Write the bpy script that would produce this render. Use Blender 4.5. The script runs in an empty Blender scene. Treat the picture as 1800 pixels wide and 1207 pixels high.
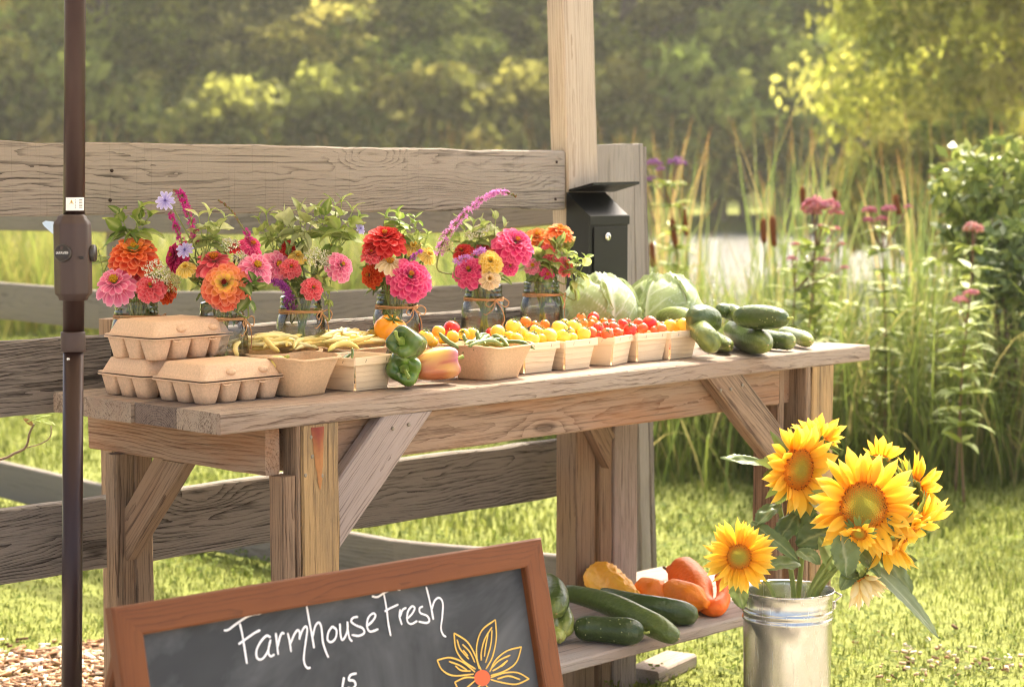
import bpy, math, random
import numpy as np
from mathutils import Vector, Matrix, noise
PI = math.pi
SC = bpy.context.scene
COL = SC.collection
# ------------------------------------------------------------------ camera
CAM_LOC = Vector((-2.336, -2.972, 1.365))
YAW, PITCH, FPX = 0.812, -0.0805, 3500.0
cam_data = bpy.data.cameras.new('camera')
cam = bpy.data.objects.new('camera', cam_data); COL.objects.link(cam)
cam_data.sensor_width = 36.0
cam_data.lens = FPX / 1800 * 36.0
cam_data.clip_start = 0.05; cam_data.clip_end = 2000
FWD = Vector((math.sin(YAW)*math.cos(PITCH), math.cos(YAW)*math.cos(PITCH), math.sin(PITCH)))
RGT = Vector((math.cos(YAW), -math.sin(YAW), 0)); UPV = RGT.cross(FWD)
cam.matrix_world = Matrix(((RGT.x, UPV.x, -FWD.x, CAM_LOC.x), (RGT.y, UPV.y, -FWD.y, CAM_LOC.y), (RGT.z, UPV.z, -FWD.z, CAM_LOC.z), (0, 0, 0, 1)))
cam_data.dof.use_dof = True
cam_data.dof.focus_distance = 4.15
cam_data.dof.aperture_fstop = 5.0
SC.camera = cam
# ------------------------------------------------------------------ daylight
SUN_AZ = Vector((0.93, 0.37)).normalized()      # horizontal direction towards the sun
SUN_EL = math.radians(53)
world = bpy.data.worlds.new('World'); SC.world = world; world.use_nodes = True
wn = world.node_tree.nodes; wl = world.node_tree.links
bg = wn['Background']
sky = wn.new('ShaderNodeTexSky'); sky.sky_type = 'NISHITA'; sky.sun_disc = False
sky.sun_elevation = SUN_EL; sky.sun_rotation = math.atan2(SUN_AZ.x, SUN_AZ.y)
sky.air_density = 0.75; sky.dust_density = 6.5; sky.ozone_density = 0.5
wl.new(sky.outputs[0], bg.inputs[0]); bg.inputs[1].default_value = 0.15
sun_data = bpy.data.lights.new('sun', 'SUN'); sun_data.energy = 2.3; sun_data.angle = math.radians(0.8); sun_data.color = (1.0, 0.93, 0.80)
sun = bpy.data.objects.new('sun', sun_data); COL.objects.link(sun)
sdir = Vector((SUN_AZ.x*math.cos(SUN_EL), SUN_AZ.y*math.cos(SUN_EL), math.sin(SUN_EL)))
sun.rotation_euler = sdir.to_track_quat('Z', 'Y').to_euler(); sun.location = (6, 2, 12)
vs = SC.view_settings
vs.view_transform = 'Standard'; vs.look = 'None'; vs.gamma = 1.0; vs.use_curve_mapping = False
vs.exposure = 1.98
vs.use_white_balance = True; vs.white_balance_temperature = 6800; vs.white_balance_tint = 6
SC.cycles.transparent_max_bounces = 24; SC.cycles.max_bounces = 10; SC.cycles.transmission_bounces = 10
SC.cycles.use_denoising = True; SC.cycles.filter_width = 1.0
# ------------------------------------------------------------------ helpers
TOP = 0.93            # height of the table top
def ray(px, py): return FWD + RGT*((px-900)/FPX) - UPV*((py-603.5)/FPX)
def onZ(px, py, z): d = ray(px, py); return CAM_LOC + d*((z-CAM_LOC.z)/d.z)
def onY(px, py, y): d = ray(px, py); return CAM_LOC + d*((y-CAM_LOC.y)/d.y)
def onX(px, py, x): d = ray(px, py); return CAM_LOC + d*((x-CAM_LOC.x)/d.x)
def at(px, py, D): return CAM_LOC + ray(px, py)*D
def depth(p): return (Vector(p)-CAM_LOC).dot(FWD)
def cdir(x, y, z): return (RGT*x + UPV*y - FWD*z).normalized()   # right, up, towards the viewer
def lin(c):
    if isinstance(c, str): c = tuple(int(c[i:i+2], 16)/255 for i in (0, 2, 4))
    return tuple((x/12.92 if x <= 0.04045 else ((x+0.055)/1.055)**2.4) for x in c)
def mixc(a, b, t): return tuple(a[i]+(b[i]-a[i])*t for i in range(3))
def mulc(a, k): return tuple(x*k for x in a)
def clamp(x, a=0.0, b=1.0): return a if x < a else b if x > b else x
def sstep(a, b, x):
    t = clamp((x-a)/(b-a)); return t*t*(3-2*t)
def nz(x, y=0, z=0): return noise.noise(Vector((x, y, z)))
WM = {}
def link(o, parent=None, M=None):
    COL.objects.link(o)
    M = M if M is not None else Matrix()
    o.matrix_basis = M; WM[o] = M.copy()
    if parent is not None:
        o.parent = parent; o.matrix_parent_inverse = WM[parent].inverted()
    return o
def tag(o, label=None, cat=None, group=None, kind=None):
    if label: o['label'] = label
    if cat: o['category'] = cat
    if group: o['group'] = group
    if kind: o['kind'] = kind
    return o
def thing(name, loc, label, cat, group=None):
    o = bpy.data.objects.new(name, None); o.empty_display_size = 0.05
    link(o, None, Matrix.Translation(Vector(loc)))
    return tag(o, label, cat, group)
def frames(path):
    n = len(path); T = []
    for i in range(n):
        a = path[max(0, i-1)]; b = path[min(n-1, i+1)]
        t = (b-a); T.append(t.normalized() if t.length > 1e-9 else Vector((0, 0, 1)))
    u = Vector((0, 0, 1)) if abs(T[0].z) < 0.9 else Vector((1, 0, 0))
    N = []; u = (u - T[0]*u.dot(T[0])).normalized()
    for i in range(n):
        u = u - T[i]*u.dot(T[i])
        u = u.normalized() if u.length > 1e-6 else T[i].orthogonal().normalized()
        N.append((u.copy(), T[i].cross(u)))
    return T, N
def spline(pts, n):
    P = [Vector(p) for p in pts]
    if len(P) == 2: return [P[0].lerp(P[1], i/(n-1)) for i in range(n)]
    out = []; m = len(P)-1
    for k in range(n):
        s = k/(n-1)*m; i = min(int(s), m-1); t = s-i
        p0 = P[i-1] if i > 0 else P[0]*2-P[1]; p1 = P[i]; p2 = P[i+1]; p3 = P[i+2] if i+2 <= m else P[m]*2-P[m-1]
        out.append(0.5*((2*p1)+(p2-p0)*t+(2*p0-5*p1+4*p2-p3)*t*t+(3*p1-p0-3*p2+p3)*t*t*t))
    return out
class MB:
    def __init__(s): s.V = []; s.F = []; s.C = []; s.MI = []
    def add(s, vs, fs, col=(1, 1, 1), mi=0):
        b = len(s.V); s.V.extend(Vector(v) for v in vs)
        if col and isinstance(col[0], (tuple, list)): s.C.extend(col)
        else: s.C.extend([tuple(col)]*len(vs))
        for f in fs: s.F.append(tuple(i+b for i in f)); s.MI.append(mi)
        return s
    def grid(s, P, col=(1, 1, 1), cu=False, cv=False, mi=0):
        n = len(P); m = len(P[0]); vs = [p for r in P for p in r]; fs = []
        for i in range(n if cu else n-1):
            for j in range(m if cv else m-1):
                i2 = (i+1) % n; j2 = (j+1) % m
                fs.append((i*m+j, i*m+j2, i2*m+j2, i2*m+j))
        if callable(col): col = [col(i/(n-1), j/max(1, m-1)) for i in range(n) for j in range(m)]
        return s.add(vs, fs, col, mi)
    def tube(s, path, rad, seg=8, col=(1, 1, 1), cap=True, mi=0, rfun=None, flat=1.0):
        n = len(path); T, N = frames(path)
        if not isinstance(rad, (list, tuple)): rad = [rad]*n
        P = []
        for i in range(n):
            row = []
            for j in range(seg):
                a = 2*PI*j/seg; r = rad[i]*(rfun(i/(n-1), a) if rfun else 1)
                row.append(path[i] + N[i][0]*(math.cos(a)*r) + N[i][1]*(math.sin(a)*r*flat))
            P.append(row)
        if callable(col): c = [col(i/(n-1), j/seg) for i in range(n) for j in range(seg)]
        else: c = col
        b = len(s.V); s.grid(P, c, cv=True, mi=mi)
        if cap:
            s.F.append(tuple(b+j for j in reversed(range(seg)))); s.MI.append(mi)
            s.F.append(tuple(b+(n-1)*seg+j for j in range(seg))); s.MI.append(mi)
        return s
    def lathe(s, prof, seg=24, c=(0, 0, 0), col=(1, 1, 1), mi=0, rfun=None, zfun=None, axis=None):
        c = Vector(c); P = []
        ax = Vector(axis).normalized() if axis is not None else Vector((0, 0, 1))
        ux = ax.orthogonal().normalized() if abs(ax.z) < 0.999 else Vector((1, 0, 0)); uy = ax.cross(ux)
        n = len(prof)
        for i, (r, z) in enumerate(prof):
            row = []
            for j in range(seg):
                a = 2*PI*j/seg; k = rfun(i/(n-1), a) if rfun else 1; zz = z+(zfun(i/(n-1), a) if zfun else 0)
                row.append(c+ux*(math.cos(a)*r*k)+uy*(math.sin(a)*r*k)+ax*zz)
            P.append(row)
        if callable(col): cc = [col(i/(n-1), 2*PI*j/seg) for i in range(n) for j in range(seg)]
        else: cc = col
        return s.grid(P, cc, cv=True, mi=mi)
    def box(s, lo, hi, col=(1, 1, 1), mi=0, b=0.0):
        x0, y0, z0 = lo; x1, y1, z1 = hi
        if b <= 0:
            vs = [(x, y, z) for x in (x0, x1) for y in (y0, y1) for z in (z0, z1)]
            fs = [(0, 1, 3, 2), (4, 6, 7, 5), (0, 4, 5, 1), (2, 3, 7, 6), (0, 2, 6, 4), (1, 5, 7, 3)]
            return s.add(vs, fs, col, mi)
        vs = []; fs = []
        X = (x0, x0+b, x1-b, x1); Y = (y0, y0+b, y1-b, y1); Z = (z0, z0+b, z1-b, z1)
        def sec(z, ins):
            a = b*ins
            return [(x0+b+0, y0+a, z), (x1-b, y0+a, z), (x1-a, y0+b, z), (x1-a, y1-b, z), (x1-b, y1-a, z), (x0+b, y1-a, z), (x0+a, y1-b, z), (x0+a, y0+b, z)]
        L = [sec(z0, 1), sec(z0+b, 0), sec(z1-b, 0), sec(z1, 1)]
        for l in L: vs += l
        for k in range(3):
            for j in range(8): fs.append((k*8+j, k*8+(j+1) % 8, k*8+8+(j+1) % 8, k*8+8+j))
        fs.append(tuple(reversed(range(8)))); fs.append(tuple(24+j for j in range(8)))
        return s.add(vs, fs, col, mi)
    def ell(s, c, r, axes=None, nu=10, nv=14, col=(1, 1, 1), mi=0, fun=None):
        c = Vector(c); A = axes or (Vector((1, 0, 0)), Vector((0, 1, 0)), Vector((0, 0, 1)))
        if not isinstance(r, (tuple, list)): r = (r, r, r)
        P = []; cc = []
        for i in range(nu+1):
            th = PI*i/nu; row = []
            for j in range(nv):
                ph = 2*PI*j/nv; d = (math.sin(th)*math.cos(ph), math.sin(th)*math.sin(ph), math.cos(th))
                k = fun(th, ph) if fun else 1
                row.append(c+A[0]*(d[0]*r[0]*k)+A[1]*(d[1]*r[1]*k)+A[2]*(d[2]*r[2]*k))
                if callable(col): cc.append(col(th, ph))
            P.append(row)
        return s.grid(P, cc if callable(col) else col, cv=True, mi=mi)
    def mesh(s, name, mats, origin=None, M=None, smooth=True):
        me = bpy.data.meshes.new(name)
        if M is not None: Mi = M.inverted(); vs = [tuple(Mi @ v) for v in s.V]
        else:
            o = Vector(origin) if origin is not None else Vector((0, 0, 0)); vs = [tuple(v-o) for v in s.V]
        me.from_pydata(vs, [], s.F)
        ca = me.color_attributes.new('Col', 'FLOAT_COLOR', 'POINT')
        arr = np.ones((len(s.V), 4), dtype=np.float32); arr[:, :3] = np.array(s.C, dtype=np.float32).reshape(-1, 3)
        ca.data.foreach_set('color', arr.ravel())
        for m in (mats if isinstance(mats, (list, tuple)) else [mats]): me.materials.append(m)
        if len(set(s.MI)) > 1: me.polygons.foreach_set('material_index', s.MI)
        if smooth: me.polygons.foreach_set('use_smooth', [True]*len(s.F))
        me.update(); return me
    def build(s, name, mats, parent=None, base=None, smooth=True):
        if base is None:
            base = (sum((v for v in s.V), Vector((0, 0, 0)))/max(1, len(s.V)))
        M = Matrix.Translation(Vector(base))
        return link(bpy.data.objects.new(name, s.mesh(name, mats, origin=base, smooth=smooth)), parent, M)
def npmesh(name, V, F, C, mat, kind=None, parent=None, smooth=False):
    """fast mesh from numpy: V (n,3), F (m,k) equal-sided faces, C (n,3)"""
    me = bpy.data.meshes.new(name); n = len(V); m, k = F.shape
    me.vertices.add(n); me.vertices.foreach_set('co', V.astype(np.float32).ravel())
    me.loops.add(m*k); me.loops.foreach_set('vertex_index', F.astype(np.int32).ravel())
    me.polygons.add(m); me.polygons.foreach_set('loop_start', np.arange(0, m*k, k, dtype=np.int32))
    ca = me.color_attributes.new('Col', 'FLOAT_COLOR', 'POINT')
    arr = np.ones((n, 4), dtype=np.float32); arr[:, :3] = C; ca.data.foreach_set('color', arr.ravel())
    if smooth: me.polygons.foreach_set('use_smooth', np.ones(m, dtype=bool))
    me.materials.append(mat); me.update(calc_edges=True); me.validate()
    return me
def copy_obj(src, M, parent=None, name=None):
    o = src.copy() if name is None else bpy.data.objects.new(name, src.data)
    return link(o, parent, M)
# a weathered timber: local X runs along the grain
def beam(name, p0, p1, w, t, wdir, mat, parent=None, seg=14, wob=0.0012, seed=0, bev=0.004, ends=(None, None), bow=0.0):
    """centre line p0-p1, width w along wdir, thickness t across"""
    p0 = Vector(p0); p1 = Vector(p1); X = (p1-p0); L = X.length; X.normalize()
    Y = Vector(wdir); Y = (Y-X*Y.dot(X)).normalized(); Z = X.cross(Y)
    M = Matrix(((X.x, Y.x, Z.x, p0.x), (X.y, Y.y, Z.y, p0.y), (X.z, Y.z, Z.z, p0.z), (0, 0, 0, 1)))
    mb = MB(); hw, ht = w/2, t/2; rows = []
    base = [(-hw+bev, -ht), (0, -ht), (hw-bev, -ht), (hw, -ht+bev), (hw, ht-bev), (hw-bev, ht), (0, ht), (-hw+bev, ht), (-hw, ht-bev), (-hw, -ht+bev)]
    for i in range(seg+1):
        x = L*i/seg; row = []
        for j, (a, b) in enumerate(base):
            sa = 1 if a >= 0 else -1
            da = nz(x*7+seed*3.7, sa*5.1, seed)*wob*2.2 + nz(x*40, sa*9, seed+j)*wob*0.5
            db = nz(x*9+seed*1.7, j*0.8, seed+20)*wob*0.6
            e = 0
            if ends[0] and i == 0: e = ends[0](a, b)
            if ends[1] and i == seg: e = ends[1](a, b)
            row.append(Vector((x+e, a+da+bow*math.sin(PI*i/seg), b+db)))
        rows.append(row)
    mb.grid(rows, cv=True)
    k = len(base); mb.F.append(tuple(range(k))); mb.MI.append(0)
    mb.F.append(tuple(seg*k+j for j in reversed(range(k)))); mb.MI.append(0)
    me = mb.mesh(name, mat, smooth=False)
    return link(bpy.data.objects.new(name, me), parent, M)
# ------------------------------------------------------------------ materials
class NT:
    def __init__(s, name):
        s.m = bpy.data.materials.new(name); s.m.use_nodes = True
        s.t = s.m.node_tree; s.t.nodes.clear()
    def n(s, typ, **kw):
        nd = s.t.nodes.new(typ)
        for k, v in kw.items():
            if k.startswith('i_'):
                key = k[2:]; key = int(key) if key.isdigit() else key.replace('_', ' ')
                if isinstance(v, bpy.types.NodeSocket): s.t.links.new(v, nd.inputs[key])
                else: nd.inputs[key].default_value = v
            else: setattr(nd, k, v)
        return nd
    def l(s, a, b): s.t.links.new(a, b)
    def math(s, op, a, b=None, c=None, clamp=False):
        nd = s.t.nodes.new('ShaderNodeMath'); nd.operation = op; nd.use_clamp = clamp
        for i, x in enumerate((a, b, c)):
            if x is None: continue
            if isinstance(x, bpy.types.NodeSocket): s.l(x, nd.inputs[i])
            else: nd.inputs[i].default_value = x
        return nd.outputs[0]
    def mix(s, f, a, b, typ='MIX'):
        nd = s.t.nodes.new('ShaderNodeMix'); nd.data_type = 'RGBA'; nd.blend_type = typ
        for i, x in ((0, f), (6, a), (7, b)):
            if isinstance(x, bpy.types.NodeSocket): s.l(x, nd.inputs[i])
            else: nd.inputs[i].default_value = (x if i == 0 else (x[0], x[1], x[2], 1))
        return nd.outputs[2]
    def ramp(s, f, stops):
        nd = s.t.nodes.new('ShaderNodeValToRGB'); s.l(f, nd.inputs[0]); e = nd.color_ramp.elements
        while len(e) < len(stops): e.new(0.5)
        for k, (p, c) in enumerate(stops):
            e[k].position = p; e[k].color = (c[0], c[1], c[2], 1) if isinstance(c, (tuple, list)) else (c, c, c, 1)
        return nd.outputs[0]
    def noise(s, vec, scale, detail=3, rough=0.55, dist=0.0):
        nd = s.n('ShaderNodeTexNoise'); s.l(vec, nd.inputs['Vector'])
        nd.inputs['Scale'].default_value = scale; nd.inputs['Detail'].default_value = detail
        nd.inputs['Roughness'].default_value = rough; nd.inputs['Distortion'].default_value = dist
        return nd.outputs[0]
    def mapv(s, vec, scale, loc=(0, 0, 0)):
        nd = s.n('ShaderNodeMapping'); s.l(vec, nd.inputs[0]); nd.inputs['Scale'].default_value = scale; nd.inputs['Location'].default_value = loc
        return nd.outputs[0]
    def bump(s, h, strength, dist=0.002, normal=None):
        nd = s.n('ShaderNodeBump'); s.l(h, nd.inputs['Height']); nd.inputs['Strength'].default_value = strength; nd.inputs['Distance'].default_value = dist
        if normal is not None: s.l(normal, nd.inputs['Normal'])
        return nd.outputs[0]
    def bsdf(s, col, rough=0.6, normal=None, **kw):
        nd = s.n('ShaderNodeBsdfPrincipled')
        for key, v in [('Base Color', col), ('Roughness', rough)]+list(kw.items()):
            key = key.replace('_', ' ')
            if isinstance(v, bpy.types.NodeSocket): s.l(v, nd.inputs[key])
            elif isinstance(v, (tuple, list)) and len(v) == 3 and nd.inputs[key].type == 'RGBA': nd.inputs[key].default_value = (*v, 1)
            else: nd.inputs[key].default_value = v
        if normal is not None: s.l(normal, nd.inputs['Normal'])
        return nd.outputs[0]
    def out(s, sh):
        o = s.n('ShaderNodeOutputMaterial'); s.l(sh, o.inputs[0]); return s.m
def wood(name, light, dark, ring=0.0065, contrast=0.55, rough=0.85, grain=0.35, knots=0.8, stain=None, stain_amt=0.0, bumpd=0.0016, saw=0.0, cracks=0.3, tone=0.45, warp=1.0, gloss=0.0):
    light = lin(light); dark = lin(dark)
    t = NT(name); tc = t.n('ShaderNodeTexCoord').outputs['Object']; rnd = t.n('ShaderNodeObjectInfo').outputs['Random']
    off = t.n('ShaderNodeCombineXYZ', i_0=t.math('MULTIPLY', rnd, 37.0), i_1=t.math('MULTIPLY', rnd, 0.0), i_2=0.0).outputs[0]
    pos = t.n('ShaderNodeVectorMath', operation='ADD', i_0=tc, i_1=off).outputs[0]
    # solid wood: growth rings round a pith that wanders beside the board
    sep = t.n('ShaderNodeSeparateXYZ', i_0=tc); 
    rnd2 = t.math('FRACT', t.math('MULTIPLY', rnd, 7.31)); rnd3 = t.math('FRACT', t.math('MULTIPLY', rnd, 17.77))
    w1 = t.noise(t.mapv(pos, (1.1, 3.0, 3.0)), 1.0, 2); w2 = t.noise(t.mapv(pos, (3.2, 14, 14)), 1.0, 2); w3 = t.noise(t.mapv(pos, (14, 60, 60)), 1.0, 2)
    y = t.math('ADD', sep.outputs[1], t.math('MULTIPLY', t.math('SUBTRACT', rnd2, 0.5), 0.09))
    z = t.math('ADD', sep.outputs[2], t.math('ADD', t.math('MULTIPLY', rnd3, 0.03), 0.022))
    y = t.math('ADD', y, t.math('MULTIPLY', t.math('SUBTRACT', w1, 0.5), 0.09*warp))
    r = t.math('SQRT', t.math('ADD', t.math('MULTIPLY', y, y), t.math('MULTIPLY', z, z)))
    r = t.math('ADD', r, t.math('MULTIPLY', t.math('SUBTRACT', w2, 0.5), 0.018*warp))
    r = t.math('ADD', r, t.math('MULTIPLY', t.math('SUBTRACT', w3, 0.5), 0.006))
    vo = t.n('ShaderNodeTexVoronoi', feature='F1', distance='EUCLIDEAN'); t.l(t.mapv(pos, (2.1, 7.0, 3.0)), vo.inputs['Vector']); vo.inputs['Scale'].default_value = 1.0; vo.inputs['Randomness'].default_value = 1.0
    kd = vo.outputs['Distance']
    kg = t.math('EXPONENT', t.math('MULTIPLY', t.math('MULTIPLY', kd, kd), -22.0))
    r = t.math('ADD', r, t.math('MULTIPLY', kg, 0.026*knots))
    ph = t.math('MULTIPLY', r, 1.0/ring)
    saww = t.math('FRACT', ph)
    rg = t.math('POWER', saww, 2.2)                                  # slow early wood, sharp late wood
    fine = t.noise(t.mapv(pos, (7, 210, 210)), 1.0, 4, 0.75)
    fine2 = t.noise(t.mapv(pos, (2.2, 75, 75)), 1.0, 4, 0.7)
    big = t.noise(t.mapv(pos, (1.6, 7, 7)), 1.0, 4, 0.6)
    f = t.math('ADD', t.math('MULTIPLY', rg, contrast), t.math('MULTIPLY', t.math('SUBTRACT', fine, 0.5), grain*3.4))
    f = t.math('ADD', f, t.math('MULTIPLY', t.math('SUBTRACT', fine2, 0.5), grain*2.2))
    f = t.math('ADD', f, t.math('MULTIPLY', t.math('SUBTRACT', big, 0.5), tone*1.8), clamp=True)
    f = t.math('ADD', f, t.math('MULTIPLY', t.math('SUBTRACT', rnd2, 0.5), 0.25), clamp=True)
    f = t.math('ADD', t.math('MULTIPLY', t.math('SUBTRACT', f, 0.42), 1.45), 0.42, clamp=True)
    col = t.mix(f, light, mulc(dark, 0.85))
    if stain:
        sn = t.noise(t.mapv(pos, (2.2, 10, 10), (3, 7, 1)), 1.0, 4, 0.65)
        col = t.mix(t.math('MULTIPLY', t.ramp(sn, [(0.42, 0.0), (0.68, 1.0)]), stain_amt), col, lin(stain))
    kcore = t.ramp(kd, [(0.0, 1.0), (0.075, 0.85), (0.11, 0.0)])
    col = t.mix(t.math('MULTIPLY', kcore, 0.75*min(1, knots)), col, mulc(dark, 0.35))
    ck = t.noise(t.mapv(pos, (1.7, 120, 120), (11, 5, 3)), 1.0, 2, 0.5)
    ckm = t.ramp(ck, [(0.655, 0.0), (0.70, 1.0)])
    col = t.mix(t.math('MULTIPLY', ckm, cracks), col, mulc(dark, 0.25))
    h = t.math('ADD', t.math('MULTIPLY', rg, -0.6), t.math('MULTIPLY', fine, 1.3)); h = t.math('SUBTRACT', h, t.math('MULTIPLY', ckm, cracks*1.5))
    if saw:
        sw = t.noise(t.mapv(pos, (130, 2.0, 2.0)), 1.0, 2, 0.5)
        sm = t.ramp(sw, [(0.60, 0.0), (0.66, 1.0)])
        col = t.mix(t.math('MULTIPLY', sm, saw), col, mulc(dark, 0.55)); h = t.math('SUBTRACT', h, t.math('MULTIPLY', sm, saw*0.8))
    return t.out(t.bsdf(col, rough, t.bump(h, 0.9, bumpd), Specular_IOR_Level=0.3+gloss))
def vmat(name, rough=0.5, transl=0.0, nscale=0, namt=0.0, bscale=0, bstr=0.0, bdist=0.001, spec=0.5, coat=0.0, sss=0.0, objcoord=True, sheen=0.0, hue=0.0):
    """material that takes the mesh's own colour attribute"""
    t = NT(name); col = t.n('ShaderNodeAttribute', attribute_name='Col').outputs['Color']
    tc = t.n('ShaderNodeTexCoord').outputs['Object']; nrm = None
    if namt:
        f = t.noise(tc, nscale, 3, 0.6); k = t.math('ADD', t.math('MULTIPLY', t.math('SUBTRACT', f, 0.5), namt*2), 1.0)
        vm = t.n('ShaderNodeVectorMath', operation='SCALE'); t.l(col, vm.inputs[0]); t.l(k, vm.inputs['Scale']); col = vm.outputs[0]
    if hue:
        rnd = t.n('ShaderNodeObjectInfo').outputs['Random']
        hs = t.n('ShaderNodeHueSaturation', i_Hue=t.math('ADD', t.math('MULTIPLY', t.math('SUBTRACT', rnd, 0.5), hue), 0.5), i_Value=t.math('ADD', t.math('MULTIPLY', rnd, 0.3), 0.85)); t.l(col, hs.inputs['Color']); col = hs.outputs[0]
    if bstr: nrm = t.bump(t.noise(tc, bscale, 2, 0.5), bstr, bdist)
    kw = {'Specular_IOR_Level': spec}
    if coat: kw['Coat_Weight'] = coat; kw['Coat_Roughness'] = 0.15
    if sss: kw['Subsurface_Weight'] = sss; kw['Subsurface_Radius'] = (0.01, 0.006, 0.003); kw['Subsurface_Scale'] = 0.6
    sh = t.bsdf(col, rough, nrm, **kw)
    if transl:
        tr = t.n('ShaderNodeBsdfTranslucent'); t.l(col, tr.inputs[0])
        if nrm is not None: t.l(nrm, tr.inputs['Normal'])
        ms = t.n('ShaderNodeMixShader', i_0=transl); t.l(sh, ms.inputs[1]); t.l(tr.outputs[0], ms.inputs[2]); sh = ms.outputs[0]
    return t.out(sh)
def plain(name, c, rough=0.5, metal=0.0, namt=0.1, nscale=30, bstr=0.0, bscale=200, spec=0.5, coat=0.0):
    t = NT(name); tc = t.n('ShaderNodeTexCoord').outputs['Object']; c = lin(c)
    f = t.noise(tc, nscale, 4, 0.6); col = t.mix(f, mulc(c, 1-namt), mulc(c, 1+namt))
    nrm = t.bump(t.noise(tc, bscale, 3, 0.6), bstr, 0.001) if bstr else None
    rr = t.math('ADD', t.math('MULTIPLY', t.math('SUBTRACT', f, 0.5), 0.25), rough)
    return t.out(t.bsdf(col, rr, nrm, Metallic=metal, Specular_IOR_Level=spec, Coat_Weight=coat))
W_FENCE = wood('weathered_fence_wood', '978d81', '3f3730', ring=0.0056, contrast=0.62, grain=0.55, saw=0.12, cracks=0.5, bumpd=0.0024, knots=1.5, tone=0.45, warp=1.4)
W_FENCE_DARK = wood('dark_weathered_fence_wood', '8b8177', '3f362f', ring=0.006, contrast=0.7, grain=0.8, cracks=0.5, bumpd=0.003, knots=0.9, tone=0.4, warp=1.2)
W_BACK = wood('grey_back_fence_wood', '80756a', '52493f', ring=0.008, contrast=0.4, grain=0.3, tone=0.5)
W_TOP = wood('table_top_wood', 'a18f7d', '5c4939', ring=0.0042, contrast=0.5, grain=0.8, stain='8a6a56', stain_amt=0.5, knots=0.5, warp=0.6, cracks=0.35)
W_TOPDARK = wood('dark_table_top_wood', '7a6a60', '43362f', ring=0.0045, contrast=0.55, grain=0.5, knots=0.4, warp=0.6)
W_APRON = wood('apron_wood', '9f846c', '654934', ring=0.0075, contrast=0.45, grain=0.6, stain='a0663a', stain_amt=0.5, knots=0.9, warp=0.9, cracks=0.4)
W_LEG = wood('leg_wood', '967c63', '4e3b2d', ring=0.0055, contrast=0.5, grain=0.7, stain='8a6547', stain_amt=0.4, knots=0.6, warp=0.6, cracks=0.45)
W_BRACE = wood('brace_wood', 'a39287', '6f5d51', ring=0.005, contrast=0.55, grain=0.65, knots=0.5, warp=0.5, cracks=0.3)
W_LOG = wood('peeled_log_wood', 'bb9869', '644a31', ring=0.012, contrast=0.4, grain=0.75, stain='5e5346', stain_amt=0.75, knots=0.6, warp=0.8, cracks=0.7, bumpd=0.004)
W_POST = wood('pale_post_wood', 'bcac97', '8c745c', ring=0.007, contrast=0.35, grain=0.3, knots=1.0, warp=0.5, cracks=0.15, tone=0.3)
W_GREY = wood('pale_grey_board_wood', '968d83', '645a50', ring=0.007, contrast=0.4, grain=0.45, knots=0.7, cracks=0.5)
W_SHELF = wood('shelf_wood', 'a1958a', '675a50', ring=0.005, contrast=0.4, grain=0.45, stain='9b7a66', stain_amt=0.4, knots=0.6, cracks=0.4)
W_SIGN = wood('reddish_sign_frame_wood', '6e3d1c', '43200c', ring=0.0045, contrast=0.45, grain=0.25, knots=0.4, warp=0.7, cracks=0.1, rough=0.6, gloss=0.0, bumpd=0.0006, stain='7d4a24', stain_amt=0.5)
W_VENEER = wood('basket_veneer', 'f0d7b4', 'dcb98d', ring=0.012, contrast=0.35, grain=0.3, knots=0.25, warp=1.2, cracks=0.05, rough=0.7, bumpd=0.0004, tone=0.3)
PULP = plain('moulded_pulp', 'd6b494', 0.92, namt=0.28, nscale=230, bstr=0.55, bscale=330, spec=0.2)
PULP2 = plain('basket_pulp', 'cfad88', 0.92, namt=0.28, nscale=220, bstr=0.55, bscale=330, spec=0.2)
BRONZE = plain('bronze_painted_steel', '331e19', 0.38, metal=0.35, namt=0.12, nscale=14, bstr=0.08, bscale=900)
BRONZE_PL = plain('bronze_plastic', '3d2a24', 0.5, namt=0.12, nscale=18, bstr=0.12, bscale=1200)
BLACKBOX = plain('black_powder_coat', '0a0a0a', 0.38, namt=0.3, nscale=25, bstr=0.1, bscale=1500, spec=0.3)
DARKPL = plain('dark_plastic', '2b2522', 0.4)
CHROME = plain('bright_metal', 'd8d6d0', 0.22, metal=1.0, namt=0.05)
ZINC = None
def zinc():
    t = NT('galvanised_steel'); tc = t.n('ShaderNodeTexCoord').outputs['Object']
    vo = t.n('ShaderNodeTexVoronoi'); t.l(t.mapv(tc, (1, 1, 0.6)), vo.inputs['Vector']); vo.inputs['Scale'].default_value = 55
    n1 = t.noise(tc, 9, 4, 0.6); n2 = t.noise(t.mapv(tc, (30, 30, 300)), 1, 3)
    scr = t.noise(t.mapv(tc, (260, 260, 12), (1, 2, 3)), 1.0, 2); sm = t.ramp(scr, [(0.66, 0.0), (0.70, 1.0)])
    col = t.mix(vo.outputs['Color'], lin('dcdad4'), lin('c6c3bc')); col = t.mix(t.math('MULTIPLY', n1, 0.6), col, lin('bab6ac'))
    rr = t.math('ADD', t.math('MULTIPLY', n1, 0.08), 0.22); rr = t.math('ADD', rr, t.math('MULTIPLY', sm, 0.25))
    h = t.math('ADD', t.math('MULTIPLY', n1, 0.6), t.math('MULTIPLY', n2, 0.1))
    return t.out(t.bsdf(col, rr, t.bump(h, 0.06, 0.001), Metallic=1.0))
ZINC = zinc()
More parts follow.
